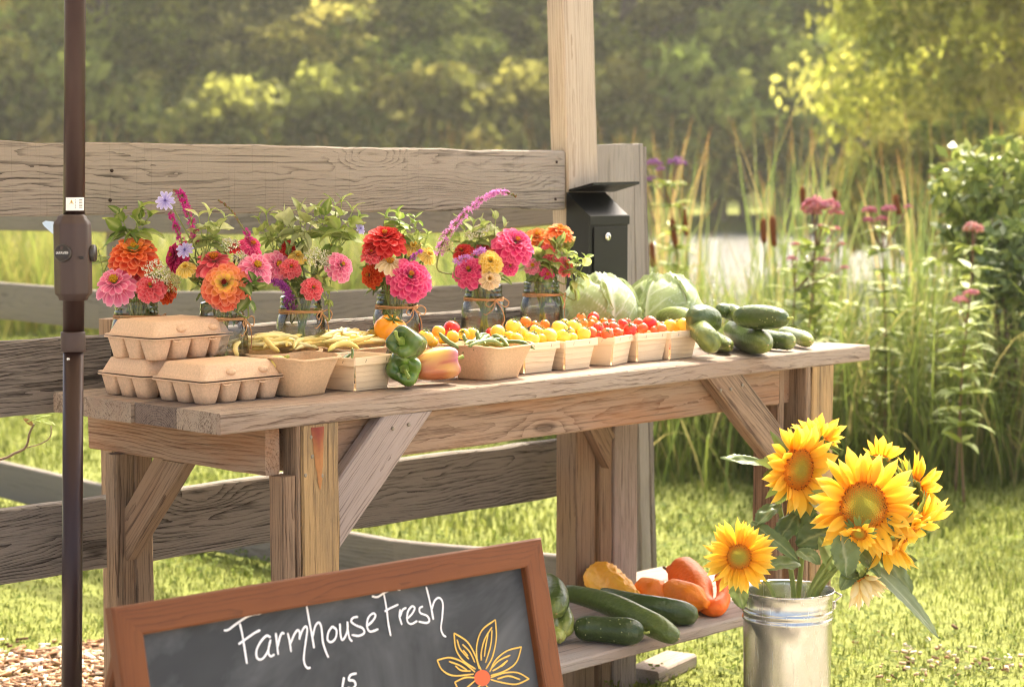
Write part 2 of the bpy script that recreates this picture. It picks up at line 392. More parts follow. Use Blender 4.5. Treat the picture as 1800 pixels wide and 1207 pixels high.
def thin_glass():
    t = NT('jar_glass'); fr = t.n('ShaderNodeFresnel', i_IOR=1.5).outputs[0]
    tr = t.n('ShaderNodeBsdfTransparent'); tr.inputs[0].default_value = (0.965, 0.975, 0.965, 1)
    gl = t.n('ShaderNodeBsdfGlossy'); gl.inputs['Roughness'].default_value = 0.03
    tc = t.n('ShaderNodeTexCoord').outputs['Object']
    nb = t.bump(t.noise(tc, 22, 2), 0.35, 0.004); t.l(nb, gl.inputs['Normal'])
    f = t.math('ADD', t.math('MULTIPLY', fr, 1.3), 0.015, clamp=True)
    ms = t.n('ShaderNodeMixShader'); t.l(f, ms.inputs[0]); t.l(tr.outputs[0], ms.inputs[1]); t.l(gl.outputs[0], ms.inputs[2])
    return t.out(ms.outputs[0])
GLASS = thin_glass()
def water_in_jar():
    t = NT('jar_water'); g = t.n('ShaderNodeBsdfRefraction'); g.inputs['Color'].default_value = (0.985, 0.99, 0.97, 1); g.inputs['IOR'].default_value = 1.18; g.inputs['Roughness'].default_value = 0.0
    tr = t.n('ShaderNodeBsdfTransparent'); tr.inputs[0].default_value = (0.96, 0.975, 0.94, 1); ms = t.n('ShaderNodeMixShader', i_0=0.35); t.l(tr.outputs[0], ms.inputs[1]); t.l(g.outputs[0], ms.inputs[2])
    return t.out(ms.outputs[0])
JWATER = water_in_jar()
TWINE = plain('jute_twine', 'b98a5c', 0.95, namt=0.25, nscale=400, bstr=0.6, bscale=900)
CHALK = plain('slate_chalkboard', '4d4d50', 0.75, namt=0.12, nscale=6, bstr=0.05, spec=0.3)
def chalkboard():
    t = NT('dusty_chalkboard'); tc = t.n('ShaderNodeTexCoord').outputs['Object']
    n1 = t.noise(t.mapv(tc, (3, 9, 3)), 1.0, 5, 0.65, 0.6); n2 = t.noise(t.mapv(tc, (8, 60, 8)), 1.0, 3)
    f = t.math('MULTIPLY', t.ramp(n1, [(0.42, 0.0), (0.78, 1.0)]), 0.5); f = t.math('ADD', f, t.math('MULTIPLY', n2, 0.08))
    return t.out(t.bsdf(t.mix(f, lin('2e3032'), lin('858686')), 0.7, Specular_IOR_Level=0.35))
CHALK = chalkboard()
CHALKMARK = plain('white_chalk_marker', 'f1edea', 0.85, namt=0.05)
CHALKYEL = plain('yellow_chalk_marker', 'e8bb58', 0.85, namt=0.06)
CHALKRED = plain('orange_chalk_marker', 'd85f38', 0.85, namt=0.08)
WHITELAB = plain('white_paper', 'ece9e4', 0.6, namt=0.02)
INK = plain('dark_ink', '4b4440', 0.8, namt=0.1)
YELLAB = plain('warning_yellow', 'e6b53c', 0.6, namt=0.02)
PETAL = vmat('petals', 0.65, 0.42, 250, 0.10, spec=0.25)
LEAF = vmat('leaves', 0.5, 0.35, 120, 0.16, 300, 0.25, 0.001, spec=0.35)
LEAFG = vmat('glossy_leaves', 0.42, 0.3, 60, 0.18, 160, 0.3, 0.0015, spec=0.4)
STEM = vmat('stems', 0.6, 0.0, 90, 0.15, spec=0.3)
TOMATO = vmat('tomato_skin', 0.22, 0.0, 22, 0.08, spec=0.5, coat=0.25, sss=0.12)
PEPPER = vmat('pepper_skin', 0.24, 0.0, 14, 0.12, 40, 0.06, 0.002, spec=0.5, coat=0.25)
CUKE = vmat('cucumber_skin', 0.32, 0.0, 90, 0.35, 110, 0.55, 0.004, spec=0.5)
BEAN = vmat('bean_skin', 0.45, 0.0, 60, 0.10, 90, 0.2, 0.002, spec=0.4, sss=0.08)
GOURD = vmat('gourd_rind', 0.48, 0.0, 40, 0.2, 110, 0.6, 0.004, spec=0.5)
CABB = vmat('cabbage_leaf', 0.5, 0.12, 60, 0.07, 140, 0.2, 0.002, spec=0.4)
FOL = vmat('tree_foliage', 0.6, 0.72, 0.6, 0.20, spec=0.25, hue=0.05)
GRASSM = vmat('grass_blades', 0.7, 0.5, 2.0, 0.18, spec=0.12)
CHIPS = vmat('wood_chips', 0.9, 0.0, 60, 0.2, spec=0.2)
BARK = plain('bark', '6e6052', 0.95, namt=0.3, nscale=6, bstr=0.8, bscale=20)
CANVAS = vmat('canopy_cloth', 0.9, 0.3, 8, 0.04, spec=0.1)
def ground_mat():
    t = NT('lawn_soil'); tc = t.n('ShaderNodeTexCoord').outputs['Object']
    n1 = t.noise(tc, 0.5, 4); n2 = t.noise(tc, 14, 5, 0.7); n3 = t.noise(tc, 90, 3, 0.7)
    col = t.mix(n1, lin('7c8440'), lin('8f9350')); col = t.mix(t.ramp(n2, [(0.4, 0.0), (0.65, 0.8)]), col, lin('5c6330')); col = t.mix(t.ramp(n3, [(0.5, 0.0), (0.75, 0.6)]), col, lin('a9a062'))
    # unseen pale mulch strip in front, added to bounce neutral light onto the bucket
    sp_ = t.n('ShaderNodeSeparateXYZ', i_0=tc); dd = t.math('ADD', t.math('MULTIPLY', sp_.outputs[0], math.sin(YAW)), t.math('MULTIPLY', sp_.outputs[1], math.cos(YAW)))
    dd = t.math('ADD', dd, t.math('MULTIPLY', t.math('SUBTRACT', n1, 0.5), 0.8)); d0_ = CAM_LOC.x*math.sin(YAW)+CAM_LOC.y*math.cos(YAW)
    mk = t.math('GREATER_THAN', d0_+5.15, dd); col = t.mix(mk, col, t.mix(n2, lin('cfc6ba'), lin('a3998c')))
    return t.out(t.bsdf(col, 0.95, t.bump(n3, 0.6, 0.02), Specular_IOR_Level=0.1))
GROUND = ground_mat()
def pond_mat():
    t = NT('pond_water'); tc = t.n('ShaderNodeTexCoord').outputs['Object']
    n1 = t.noise(t.mapv(tc, (1.2, 1.2, 1)), 1.0, 4, 0.6); n2 = t.noise(tc, 7.0, 3, 0.6)
    h = t.math('ADD', n1, t.math('MULTIPLY', n2, 0.35))
    return t.out(t.bsdf(lin('8d8a80'), 0.12, t.bump(h, 1.0, 0.55), Specular_IOR_Level=0.9, IOR=1.45))
POND = pond_mat()
# ------------------------------------------------------------------ the setting
FH = Vector((math.sin(YAW), math.cos(YAW), 0)); RH = RGT.copy()
CG = Vector((CAM_LOC.x, CAM_LOC.y, 0))
def ds(d, s, z=0.0): return CG + FH*d + RH*s + Vector((0, 0, z))
def near_edge(s): return 14.5 + 9.0*sstep(1.0, -3.0, s)
def terr(d, s):
    e = near_edge(s)
    h = -0.75*sstep(e-2.0, e+2.5, d)
    h += 1.05*sstep(60.0, 64.0, d) + 9.0*sstep(80, 170, d)
    h += 0.02*nz(d*0.35, s*0.35, 1.3)*sstep(6, 9, d)
    return h
dv = [-60, -20, -6, -2, 0, 1.5, 3, 4, 5, 6, 7, 8, 9, 10, 11, 12, 12.7, 13.4, 14.2, 15, 16, 17, 18, 19.5, 21, 22.5, 24, 25.5, 27, 30, 35, 42, 50, 57, 60, 61, 62, 63, 64, 67, 72, 80, 92, 105, 120, 140, 170, 230, 400, 900]
sv = sorted([x*g for x in (0.0001, 0.7, 1.4, 2.2, 3.2, 4.5, 6, 8, 11, 15, 22, 35, 60, 120, 300, 900) for g in (1, -1)])
mb = MB(); mb.grid([[ds(d, s, terr(d, s)) for s in sv] for d in dv])
tag(mb.build('ground', GROUND, base=(0, 0, 0)), 'mown green lawn sloping to the pond bank', 'lawn', kind='structure')
mb = MB(); mb.grid([[ds(d, s, -0.16) for s in (-90, -40, -15, 0, 15, 40, 90)] for d in (12.0, 20, 30, 45, 63.5)])
tag(mb.build('pond', POND, base=(0, 0, 0), smooth=False), 'pale pond water glinting behind the cattails', 'pond', kind='structure')
rng = np.random.default_rng(7)
def in_chips(P):
    """mulched patch round the umbrella foot (and a bare patch at the far right)"""
    c = onZ(40, 1225, 0); a = np.hypot((P[:, 0]-c.x)*1.0, (P[:, 1]-c.y)*1.0)
    k = np.sin(P[:, 0]*9)*0.09+np.sin(P[:, 1]*13)*0.08
    return (a+k) < 0.62
def tri_blades(n, P, L, Wd, lean, C0, C1, up=None):
    """n blades of three triangles: P (n,3) roots"""
    ang = rng.uniform(0, 2*np.pi, n); lx, ly = np.cos(ang)*lean, np.sin(ang)*lean
    wx, wy = -np.sin(ang+rng.normal(0, 0.6, n))*Wd, np.cos(ang+rng.normal(0, 0.6, n))*Wd
    z = np.zeros(n); V = np.zeros((n, 5, 3))
    V[:, 0] = P + np.stack([wx, wy, z], 1)*0.5; V[:, 1] = P - np.stack([wx, wy, z], 1)*0.5
    mid = P + np.stack([lx*L*0.35, ly*L*0.35, L*0.62], 1)
    V[:, 2] = mid + np.stack([wx, wy, z], 1)*0.42; V[:, 3] = mid - np.stack([wx, wy, z], 1)*0.42
    V[:, 4] = P + np.stack([lx*L, ly*L, L*np.clip(1-0.35*lean, 0.2, 1)], 1)
    idx = np.arange(n)[:, None]*5
    F = np.concatenate([idx+np.array([[0, 1, 2]]), idx+np.array([[1, 3, 2]]), idx+np.array([[2, 3, 4]])])
    t = rng.uniform(0, 1, (n, 1, 1)); C = C0*(1-t)+C1*t; C = np.repeat(C, 5, axis=1).reshape(-1, 3)
    return V.reshape(-1, 3), F, C
def sample_lawn(n, d0, d1, pad=0.9):
    d = np.sqrt(rng.uniform(d0*d0, d1*d1, n)); s = rng.uniform(-1, 1, n)*(0.262*d+pad)
    P = np.zeros((n, 3)); P[:, 0] = CG.x+FH.x*d+RH.x*s; P[:, 1] = CG.y+FH.y*d+RH.y*s
    return P, d, s
C0 = np.array(lin('525f22')); C1 = np.array(lin('8c8f4c'))
Vs, Fs, Cs, off = [], [], [], 0
def push(V, F, C):
    global off
    Vs.append(V); Fs.append(F+off); Cs.append(C); off += len(V)
for n, d0, d1, l0, l1, w in ((62000, 3.4, 7.5, 0.018, 0.055, 0.0042), (52000, 7.5, 13, 0.03, 0.075, 0.009), (34000, 13, 24, 0.04, 0.10, 0.018)):
    P, d, s = sample_lawn(n, d0, d1)
    keep = ~in_chips(P)
    if d1 > 13: keep &= d < np.array([near_edge(x)-0.3 for x in s])
    P = P[keep]; n2 = len(P)
    patch = 0.75+0.5*(np.sin(P[:, 0]*5.1+1)*np.sin(P[:, 1]*4.3)+np.sin(P[:, 0]*2.1-P[:, 1]*1.7))*0.5
    push(*tri_blades(n2, P, rng.uniform(l0, l1, n2)*patch, w*rng.uniform(0.7, 1.3, n2), rng.uniform(0.1, 1.0, n2), C0, C1))
g_me = npmesh('grass', np.concatenate(Vs), np.concatenate(Fs), np.concatenate(Cs), GRASSM)
tag(link(bpy.data.objects.new('grass', g_me)), 'short bright green lawn grass', 'grass', kind='stuff')
# clover leaflets and small weeds in the near lawn
n = 11000; P, d, s = sample_lawn(n, 4.3, 8.2); P = P[~in_chips(P)]; n = len(P)
patch = np.sin(P[:, 0]*3.3)*np.sin(P[:, 1]*2.9+1)+rng.normal(0, 0.35, n); P = P[patch > -0.15]; n = len(P)
V = np.zeros((n, 3, 4, 3)); a0 = rng.uniform(0, 6.28, n); R_ = rng.uniform(0.009, 0.019, n); H = rng.uniform(0.015, 0.05, n)
tx, ty = rng.normal(0, 0.35, n), rng.normal(0, 0.35, n)
for k in range(3):
    a = a0+k*2.094
    for q, (r, da) in enumerate(((0.05, 0), (0.75, -0.55), (1.1, 0), (0.75, 0.55))):
        x = np.cos(a+da)*r*R_; y = np.sin(a+da)*r*R_
        V[:, k, q, 0] = P[:, 0]+x; V[:, k, q, 1] = P[:, 1]+y; V[:, k, q, 2] = H+x*tx+y*ty+0.15*r*R_
F = np.arange(n*12).reshape(-1, 4); t = rng.uniform(0, 1, (n, 1)); C = np.array(lin('56652a'))*(1-t)+np.array(lin('858f48'))*t
cl = npmesh('clover', V.reshape(-1, 3), F, np.repeat(C, 12, axis=0), GRASSM)
tag(link(bpy.data.objects.new('clover', cl)), 'low clover leaves among the near grass', 'clover', kind='stuff')
# wood chips
def chips(name, cpts, label, n):
    V = []; F = []; C = []
    tones = [lin(x) for x in ('c9a98a', 'b48a68', 'd8c2a8', '8f6a4e', 'a07c60', '6f5340', 'e0d0bc')]
    for i in range(n):
        p = Vector(cpts(i)); a = random.uniform(0, PI); L = random.uniform(0.006, 0.034)*random.uniform(0.5, 1)*(0.45 if 'bark' in name else 1); W = random.uniform(0.003, 0.010); H = random.uniform(0.002, 0.004)
        u = Vector((math.cos(a), math.sin(a), random.uniform(-0.35, 0.35))).normalized(); v = Vector((-math.sin(a), math.cos(a), random.uniform(-0.3, 0.3))); w = u.cross(v)
        b = len(V); p = p+Vector((0, 0, random.uniform(0.003, 0.016)))
        for sx, sy, sz in ((-1, -1, -1), (1, -.6, -1), (1, 1, -1), (-1, .7, -1), (-1, -1, 1), (1, -.6, 1), (1, 1, 1), (-1, .7, 1)): V.append(tuple(p+u*sx*L+v*sy*W+w*sz*H))
        F += [(b+4, b+5, b+6, b+7), (b, b+1, b+5, b+4), (b+1, b+2, b+6, b+5), (b+2, b+3, b+7, b+6), (b+3, b, b+4, b+7), (b+3, b+2, b+1, b)]
        C += [random.choice(tones)]*8
    o = link(bpy.data.objects.new(name, npmesh(name, np.array(V), np.array(F), np.array(C), CHIPS)))
    return tag(o, label, 'wood chips', kind='stuff')
random.seed(3); cc0 = onZ(40, 1225, 0)
def cp(i):
    while True:
        a = random.uniform(0, 2*PI); r = 0.68*math.sqrt(random.random()); p = Vector((cc0.x+r*math.cos(a), cc0.y+r*math.sin(a), 0))
        if in_chips(np.array([[p.x, p.y, 0]]))[0] or random.random() < 0.12: return p
chips('wood_chips', cp, 'pale wood chip mulch around the umbrella pole', 5200)
cc1 = onZ(1720, 1175, 0)
chips('bark_crumbs', lambda i: Vector((cc1.x+random.gauss(0, 0.16), cc1.y+random.gauss(0, 0.2), 0.01)), 'scattered bark crumbs in the thin grass beside the sunflowers', 90)
# long arching blades
def ribbons(name, roots, Ls, Ws, droops, leans, cols, mat, tipcol=None, seg=6):
    n = len(roots); V = np.zeros((n, seg+1, 2, 3)); C = np.zeros((n, seg+1, 2, 3))
    roots = np.array(roots); Ls = np.array(Ls); Ws = np.array(Ws); droops = np.array(droops); leans = np.array(leans); cols = np.array(cols)
    a = rng.uniform(0, 2*np.pi, n); fa = a+np.pi/2+rng.normal(0, 0.5, n)
    th = leans.copy(); pos = roots.copy(); st = Ls/seg
    for k in range(seg+1):
        w = Ws*(1-(k/seg)**2.2)*0.5+0.0006
        V[:, k, 0] = pos+np.stack([np.cos(fa)*w, np.sin(fa)*w, np.zeros(n)], 1); V[:, k, 1] = pos-np.stack([np.cos(fa)*w, np.sin(fa)*w, np.zeros(n)], 1)
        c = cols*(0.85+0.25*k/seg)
        if tipcol is not None and k >= seg: c = np.tile(np.array(tipcol), (n, 1))
        C[:, k, 0] = c; C[:, k, 1] = c
        pos = pos+np.stack([np.cos(a)*np.sin(th)*st, np.sin(a)*np.sin(th)*st, np.cos(th)*st], 1); th = th+droops/seg*(0.4+1.2*k/seg)
    idx = np.arange(n)[:, None]*(2*(seg+1)); F = np.concatenate([idx+np.array([[2*k, 2*k+1, 2*k+3, 2*k+2]]) for k in range(seg)])
    return npmesh(name, V.reshape(-1, 3), F, C.reshape(-1, 3), mat, smooth=True)
def rnd_cols(n, pal): 
    p = np.array([lin(c) for c in pal]); i = rng.integers(0, len(pal), n); return p[i]*rng.uniform(0.8, 1.2, (n, 1))
roots = []
for i in range(1300):                                                   # tussocks
    s = random.uniform(-3.2, 4.6); d0 = 8.6+9*sstep(0.75, -1.4, s); d = d0+abs(random.gauss(0, 1.2))+random.uniform(0, 1.2)
    if s < -0.6 and random.random() < 0.5: continue
    for k in range(random.randint(10, 18)): roots.append(ds(d+random.gauss(0, 0.10), s+random.gauss(0, 0.10), 0))
n = len(roots)
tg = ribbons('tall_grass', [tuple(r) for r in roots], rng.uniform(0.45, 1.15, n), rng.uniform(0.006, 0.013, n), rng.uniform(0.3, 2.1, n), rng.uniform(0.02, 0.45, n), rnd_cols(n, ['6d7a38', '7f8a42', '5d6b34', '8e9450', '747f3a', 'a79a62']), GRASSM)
tag(link(bpy.data.objects.new('tall_grass', tg)), 'tall arching grass along the pond bank behind the table', 'tall grass', kind='stuff')
roots = []; Ls = []
for i in range(620):
    px = random.uniform(1130, 1800) if random.random() < 0.78 else random.uniform(1000, 1200)
    if 1215 < px < 1335 and random.random() < 0.95: continue
    if 1480 < px < 1560 and random.random() < 0.85: continue
    d = random.uniform(11.0, 14.5); roots.append(tuple(ds(d, (px-900)/FPX*d, -0.1))); Ls.append(random.uniform(1.1, 1.95))
for i in range(300):
    px = random.uniform(-60, 1010); d = random.uniform(20, 25); roots.append(tuple(ds(d, (px-900)/FPX*d, -0.2))); Ls.append(random.uniform(1.3, 2.35))
n = len(roots)
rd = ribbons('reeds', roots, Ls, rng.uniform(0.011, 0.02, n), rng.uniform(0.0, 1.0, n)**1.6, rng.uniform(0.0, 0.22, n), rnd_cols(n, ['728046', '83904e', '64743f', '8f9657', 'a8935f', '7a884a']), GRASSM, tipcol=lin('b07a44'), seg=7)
tag(link(bpy.data.objects.new('reeds', rd)), 'long upright cattail leaves with browned tips at the water edge', 'reeds', kind='stuff')
roots = []
for i in range(620):
    px = random.uniform(-90, 1060); d = random.uniform(17.5, 23)
    for k in range(random.randint(7, 12)): roots.append(tuple(ds(d+random.gauss(0, 0.15), (px-900)/FPX*d+random.gauss(0, 0.15), -0.05)))
n = len(roots)
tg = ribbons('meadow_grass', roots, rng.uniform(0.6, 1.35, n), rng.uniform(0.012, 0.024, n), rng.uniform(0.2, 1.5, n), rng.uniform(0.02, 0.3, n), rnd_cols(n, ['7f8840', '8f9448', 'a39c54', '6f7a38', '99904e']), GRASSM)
tag(link(bpy.data.objects.new('meadow_grass', tg)), 'blurred tall meadow grass behind the two fences', 'tall grass', kind='stuff')
# ---- trees
def crown_mesh(name, seed, rx, rz, z0, nclump, per, leaf, pal, squash=1.0):
    r = np.random.default_rng(seed); V = []; C = []
    P = np.array([lin(c) for c in pal])
    nv = Vector((seed*1.3, seed*0.7, 2))
    for i in range(nclump):
        while True:
            u = r.normal(0, 1, 3); u /= np.linalg.norm(u)
            if u[2] > -0.75: break
        k = (0.55+0.5*r.random()**0.5)*(0.78+0.45*nz(u[0]*1.7+nv.x, u[1]*1.7+nv.y, u[2]*1.7))
        c = np.array([u[0]*rx*k, u[1]*rx*k, z0+rz+u[2]*rz*k]); cr = rx*r.uniform(0.14, 0.26)
        tone = P[r.integers(0, len(P))]*r.uniform(0.75, 1.25)
        q = r.normal(0, 1, (per, 3)); q /= np.linalg.norm(q, axis=1)[:, None]; q *= (r.random((per, 1))**0.45)*cr*np.array([1.15, 1.15, 0.75])
        ctr = c+q; nn = r.normal(0, 1, (per, 3))+np.array([0, 0, 0.5]); nn /= np.linalg.norm(nn, axis=1)[:, None]
        t1 = np.cross(nn, r.normal(0, 1, (per, 3))); t1 /= np.linalg.norm(t1, axis=1)[:, None]; t2 = np.cross(nn, t1)
        sz = leaf*r.uniform(0.6, 1.35, (per, 1))
        V.append(np.stack([ctr+t1*sz, ctr+t2*sz*0.55, ctr-t1*sz, ctr-t2*sz*0.55], 1).reshape(-1, 3))
        C.append(np.repeat(tone[None]*r.uniform(0.85, 1.15, (per, 1)), 4, axis=0))
    V = np.concatenate(V); C = np.concatenate(C); F = np.arange(len(V)).reshape(-1, 4)
    return npmesh(name, V, F, C, FOL)
def trunk_mesh(name, seed, h, r0, nl=7, spread=1.4):
    random.seed(seed); mb = MB()
    p = spline([(0, 0, -0.4), (random.uniform(-.2, .2), random.uniform(-.2, .2), h*0.3), (random.uniform(-.4, .4), random.uniform(-.4, .4), h*0.65), (0, 0, h)], 10)
    mb.tube(p, [r0*(1.25 if i == 0 else 1-0.085*i) for i in range(10)], 8)
    for k in range(nl):
        i = random.randint(3, 8); a = random.uniform(0, 2*PI); L = random.uniform(0.5, 1.0)*spread
        e = p[i]+Vector((math.cos(a)*L, math.sin(a)*L, L*random.uniform(0.5, 1.0))); mb.tube(spline([p[i], p[i].lerp(e, 0.5)+Vector((0, 0, 0.1*L)), e], 6), [r0*0.45*(1-0.14*q) for q in range(6)], 6)
    return mb.mesh(name, BARK)
OL = ['8a9140', '9aa04c', '747c38', 'aaac54', '828a42']; DK = ['7a8348', '8a9050', '6c7540', '989c58']; LT = ['a6a84e', 'b4b256', '949a4c', 'c0bb60']; YL = ['a2a546', 'b0b050', '909644', 'bcb85e']
protos = [
 (crown_mesh('crown', 11, 4.2, 5.4, 1.2, 150, 48, 0.18, OL), trunk_mesh('trunk', 1, 8.5, 0.24, spread=2.6)),
 (crown_mesh('crown', 12, 3.8, 5.8, 0.8, 150, 48, 0.18, DK), trunk_mesh('trunk', 2, 8.5, 0.26, spread=2.4)),
 (crown_mesh('crown', 13, 3.6, 5.2, 1.0, 140, 44, 0.17, LT), trunk_mesh('trunk', 3, 8.0, 0.20, spread=2.2)),
 (crown_mesh('crown', 14, 2.5, 3.3, 0.35, 220, 60, 0.085, YL), trunk_mesh('trunk', 4, 5.2, 0.13, spread=1.6)),
 (crown_mesh('crown', 15, 2.2, 1.5, 0.0, 90, 60, 0.13, OL+LT[:2]), trunk_mesh('trunk', 5, 1.9, 0.10, spread=1.2)),
]
def tree(name, k, px, d, sc, rot, label, group=None, z=None):
    s = (px-900)/FPX*d; loc = ds(d, s, terr(d, s) if z is None else z)
    t = thing(name, loc, label, 'tree' if 'tree' in name else 'bush', group)
    M = Matrix.Translation(loc) @ Matrix.Rotation(rot, 4, 'Z') @ Matrix.Diagonal((sc[0], sc[0], sc[1], 1))
    link(bpy.data.objects.new('crown', protos[k][0]), t, M); link(bpy.data.objects.new('trunk', protos[k][1]), t, M)
    return t
G = 'blurred trees across the pond'
far = [(-80, 66, 2, 1.0, 'pale yellow green tree at the left edge beyond the fence'), (70, 68, 2, 1.0, 'light tree just behind the top of the bronze umbrella pole'), (210, 65, 0, 1.05, 'olive tree beyond the fence above the first flower jar'),
 (360, 66, 1, 1.15, 'broad dark olive tree above the middle of the left fence rail'), (520, 69, 0, 1.1, 'mid green tree above the third flower jar'), (640, 66, 1, 0.95, 'dark round tree above the fourth flower jar'), (740, 68, 2, 1.05, 'pale feathery tree between dark trees above the fence'),
 (860, 66, 0, 1.0, 'olive tree just left of the tall pale post'), (985, 67, 1, 1.05, 'dark tree directly behind the tall pale post'), (1110, 65, 1, 1.0, 'shadowy grey green tree right of the tall pale post'), (1250, 67, 0, 1.1, 'olive tree above the cattails with brown tips'),
 (1370, 66, 1, 1.05, 'dark tree left of the yellow green tree'), (1500, 70, 0, 1.1, 'olive tree partly hidden by the yellow green tree'), (1650, 68, 1, 1.1, 'dark tree behind the yellow green tree'), (1800, 69, 0, 1.1, 'olive tree at the right edge behind the yellow tree'), (1930, 67, 0, 1.1, 'olive tree past the right edge of the yellow tree'), (-230, 69, 0, 1.1, 'olive tree past the left edge of the pale tree')]
random.seed(21)
for px, d, k, sc, lab in far: tree('far_tree', k, px, d, (sc*random.uniform(0.92, 1.05), sc*random.uniform(0.95, 1.1)), random.uniform(0, 6.28), lab, G)
tree('yellow_green_tree', 3, 1680, 31, (0.96, 1.30), 0.6, 'yellow green leafy tree at the upper right on the near bank', z=-0.45)
tree('yellow_green_bush', 4, 1575, 27, (0.42, 0.75), 1.6, 'low yellow green bush under the yellow green tree', z=0.0)
tree('yellow_green_bush', 4, 1700, 27.5, (0.5, 0.85), 4.1, 'wide yellow green bush filling in under the bright tree', z=0.0)
tree('yellow_green_tree', 3, 1850, 29, (0.95, 1.25), 2.6, 'second yellow green tree cut by the right edge', z=0.1)
for i, (px, d, k, sc, lab) in enumerate([(-20, 63.2, 2, 0.62, 'small pale tree left of the bronze pole, lit on top'), (120, 63.5, 0, 0.55, 'low rounded tree right of the bronze pole top'), (275, 62.8, 2, 0.50, 'small light green tree above the first bouquet'), (450, 63.4, 1, 0.60, 'small dark tree above the long fence rail'), (585, 63.0, 2, 0.68, 'bright small tree above the third bouquet'), (700, 63.6, 0, 0.55, 'small olive tree above the scarlet zinnia'), (815, 62.9, 2, 0.58, 'pale small tree above the arching spike'), (1075, 63.2, 0, 0.55, 'small olive tree just right of the tall post'), (1190, 63.0, 2, 0.50, 'light small tree above the corner post'), (1310, 63.5, 0, 0.62, 'small olive tree above the cattail pair'), (1430, 63.0, 2, 0.55, 'pale small tree left of the yellow green tree')]):
    tree('small_far_tree', k, px, d, (sc*1.15, sc), random.uniform(0, 6.28), lab, 'smaller trees in front of the far wood')
bl = [(20, 2.2), (150, 2.4), (300, 2.0), (430, 2.3), (560, 2.1), (690, 2.5), (810, 2.2), (930, 2.3), (1050, 2.4), (1170, 2.0), (1270, 2.3), (1380, 2.5), (1480, 2.2), (1590, 2.3), (1700, 2.2), (1810, 2.3)]
for i, (px, sc) in enumerate(bl): tree('bank_bush', 4, px, 62.5+(i % 3)*0.8, (sc*0.8, sc*random.uniform(0.75, 1.1)), random.uniform(0, 6.28), 'low olive bush on the far bank of the pond', 'bushes along the far bank')
# a wood on the rise behind, one mass
r = np.random.default_rng(5); Vs, Cs = [], []
for i in range(60):
    d = r.uniform(84, 112); s = r.uniform(-1, 1)*(0.3*d+6); n = 480; q = r.normal(0, 1, (n, 3)); q /= np.linalg.norm(q, axis=1)[:, None]; q *= (0.55+0.5*r.random((n, 1)))*np.array([4.2, 4.2, 6.5])
    c = np.array(ds(d, s, terr(d, s)+6.0)); ctr = c+q; nn = r.normal(0, 1, (n, 3)); nn /= np.linalg.norm(nn, axis=1)[:, None]; t1 = np.cross(nn, r.normal(0, 1, (n, 3))); t1 /= np.linalg.norm(t1, axis=1)[:, None]; t2 = np.cross(nn, t1); sz = r.uniform(0.25, 0.5, (n, 1))
    Vs.append(np.stack([ctr+t1*sz, ctr+t2*sz*0.7, ctr-t1*sz, ctr-t2*sz*0.7], 1).reshape(-1, 3)); Cs.append(np.repeat(np.array(lin(['6a723e', '788048', '848a50'][i % 3]))[None]*r.uniform(0.8, 1.2, (n, 1)), 4, axis=0))
Vs = np.concatenate(Vs); tag(link(bpy.data.objects.new('far_wood', npmesh('far_wood', Vs, np.arange(len(Vs)).reshape(-1, 4), np.concatenate(Cs), FOL))), 'dark wood rising behind the trees across the pond', 'wood', kind='stuff')

# warm summer air over the pond
HZ = NT('haze_air'); pv = HZ.n('ShaderNodeVolumePrincipled'); pv.inputs['Color'].default_value = (0.96, 0.93, 0.80, 1); pv.inputs['Density'].default_value = 0.0008; pv.inputs['Anisotropy'].default_value = 0.3
ho = HZ.n('ShaderNodeOutputMaterial'); HZ.l(pv.outputs[0], ho.inputs['Volume'])
mb = MB(); mb.box((-1300, -1300, -2.0), (1300, 1300, 46.0)); tag(mb.build('haze', HZ.m, base=(0, 0, 0), smooth=False), 'thin warm haze over lawn and pond', 'haze', kind='stuff')
# ------------------------------------------------------------------ table
Zt = TOP
T = thing('farm_table', (1.1, 0.28, 0), 'long weathered plank table with corner braces and a low shelf', 'table')
XA, XB = 0.0, 2.2
for k in range(4):
    y = 0.0705+0.141*k
    beam('top_plank', (XA+(0.0, 0.004, -0.003, 0.002)[k], y, Zt-0.0205), (XB-(0.0, 0.01, 0.0, 0.006)[k], y, Zt-0.0205), 0.1385, 0.041, (0, 1, 0), (W_TOP, W_TOPDARK, W_TOP, W_TOP)[k], T, seg=40, seed=k+1, bev=0.003)
AB = Zt-0.136
beam('front_apron', (0.2, 0.062, Zt-0.0895), (1.845, 0.062, Zt-0.0895), 0.091, 0.038, (0, 0, 1), W_APRON, T, seg=34, seed=8)
beam('back_apron', (0.18, 0.515, Zt-0.0895), (1.87, 0.515, Zt-0.0895), 0.091, 0.038, (0, 0, 1), W_APRON, T, seg=10, seed=9)
beam('side_apron', (0.148, 0.030, Zt-0.0895), (0.148, 0.625, Zt-0.0895), 0.0935, 0.036, (0, 0, 1), W_APRON, T, seg=16, seed=10)
beam('side_apron', (1.895, 0.06, Zt-0.0895), (1.895, 0.56, Zt-0.0895), 0.0915, 0.036, (0, 0, 1), W_APRON, T, seg=8, seed=11)
def leg(x0, x1, y0, y1, z1, mat, seed, name='leg', z0=-0.02):
    return beam(name, ((x0+x1)/2, (y0+y1)/2, z0), ((x0+x1)/2, (y0+y1)/2, z1), abs(x1-x0), abs(y1-y0), (1, 0, 0), mat, T, seg=22, seed=seed, wob=0.0016)
ul = Zt-0.0415
l1 = leg(0.2, 0.297, 0.000, 0.040, ul, W_LOG, 21); tag(l1, 'bark streaked front leg with a red knot')
leg(0.150, 0.186, onX(497, 1000, 0.15).y, onX(473, 1000, 0.15).y, AB-0.002, W_LEG, 22, 'leg_backing')
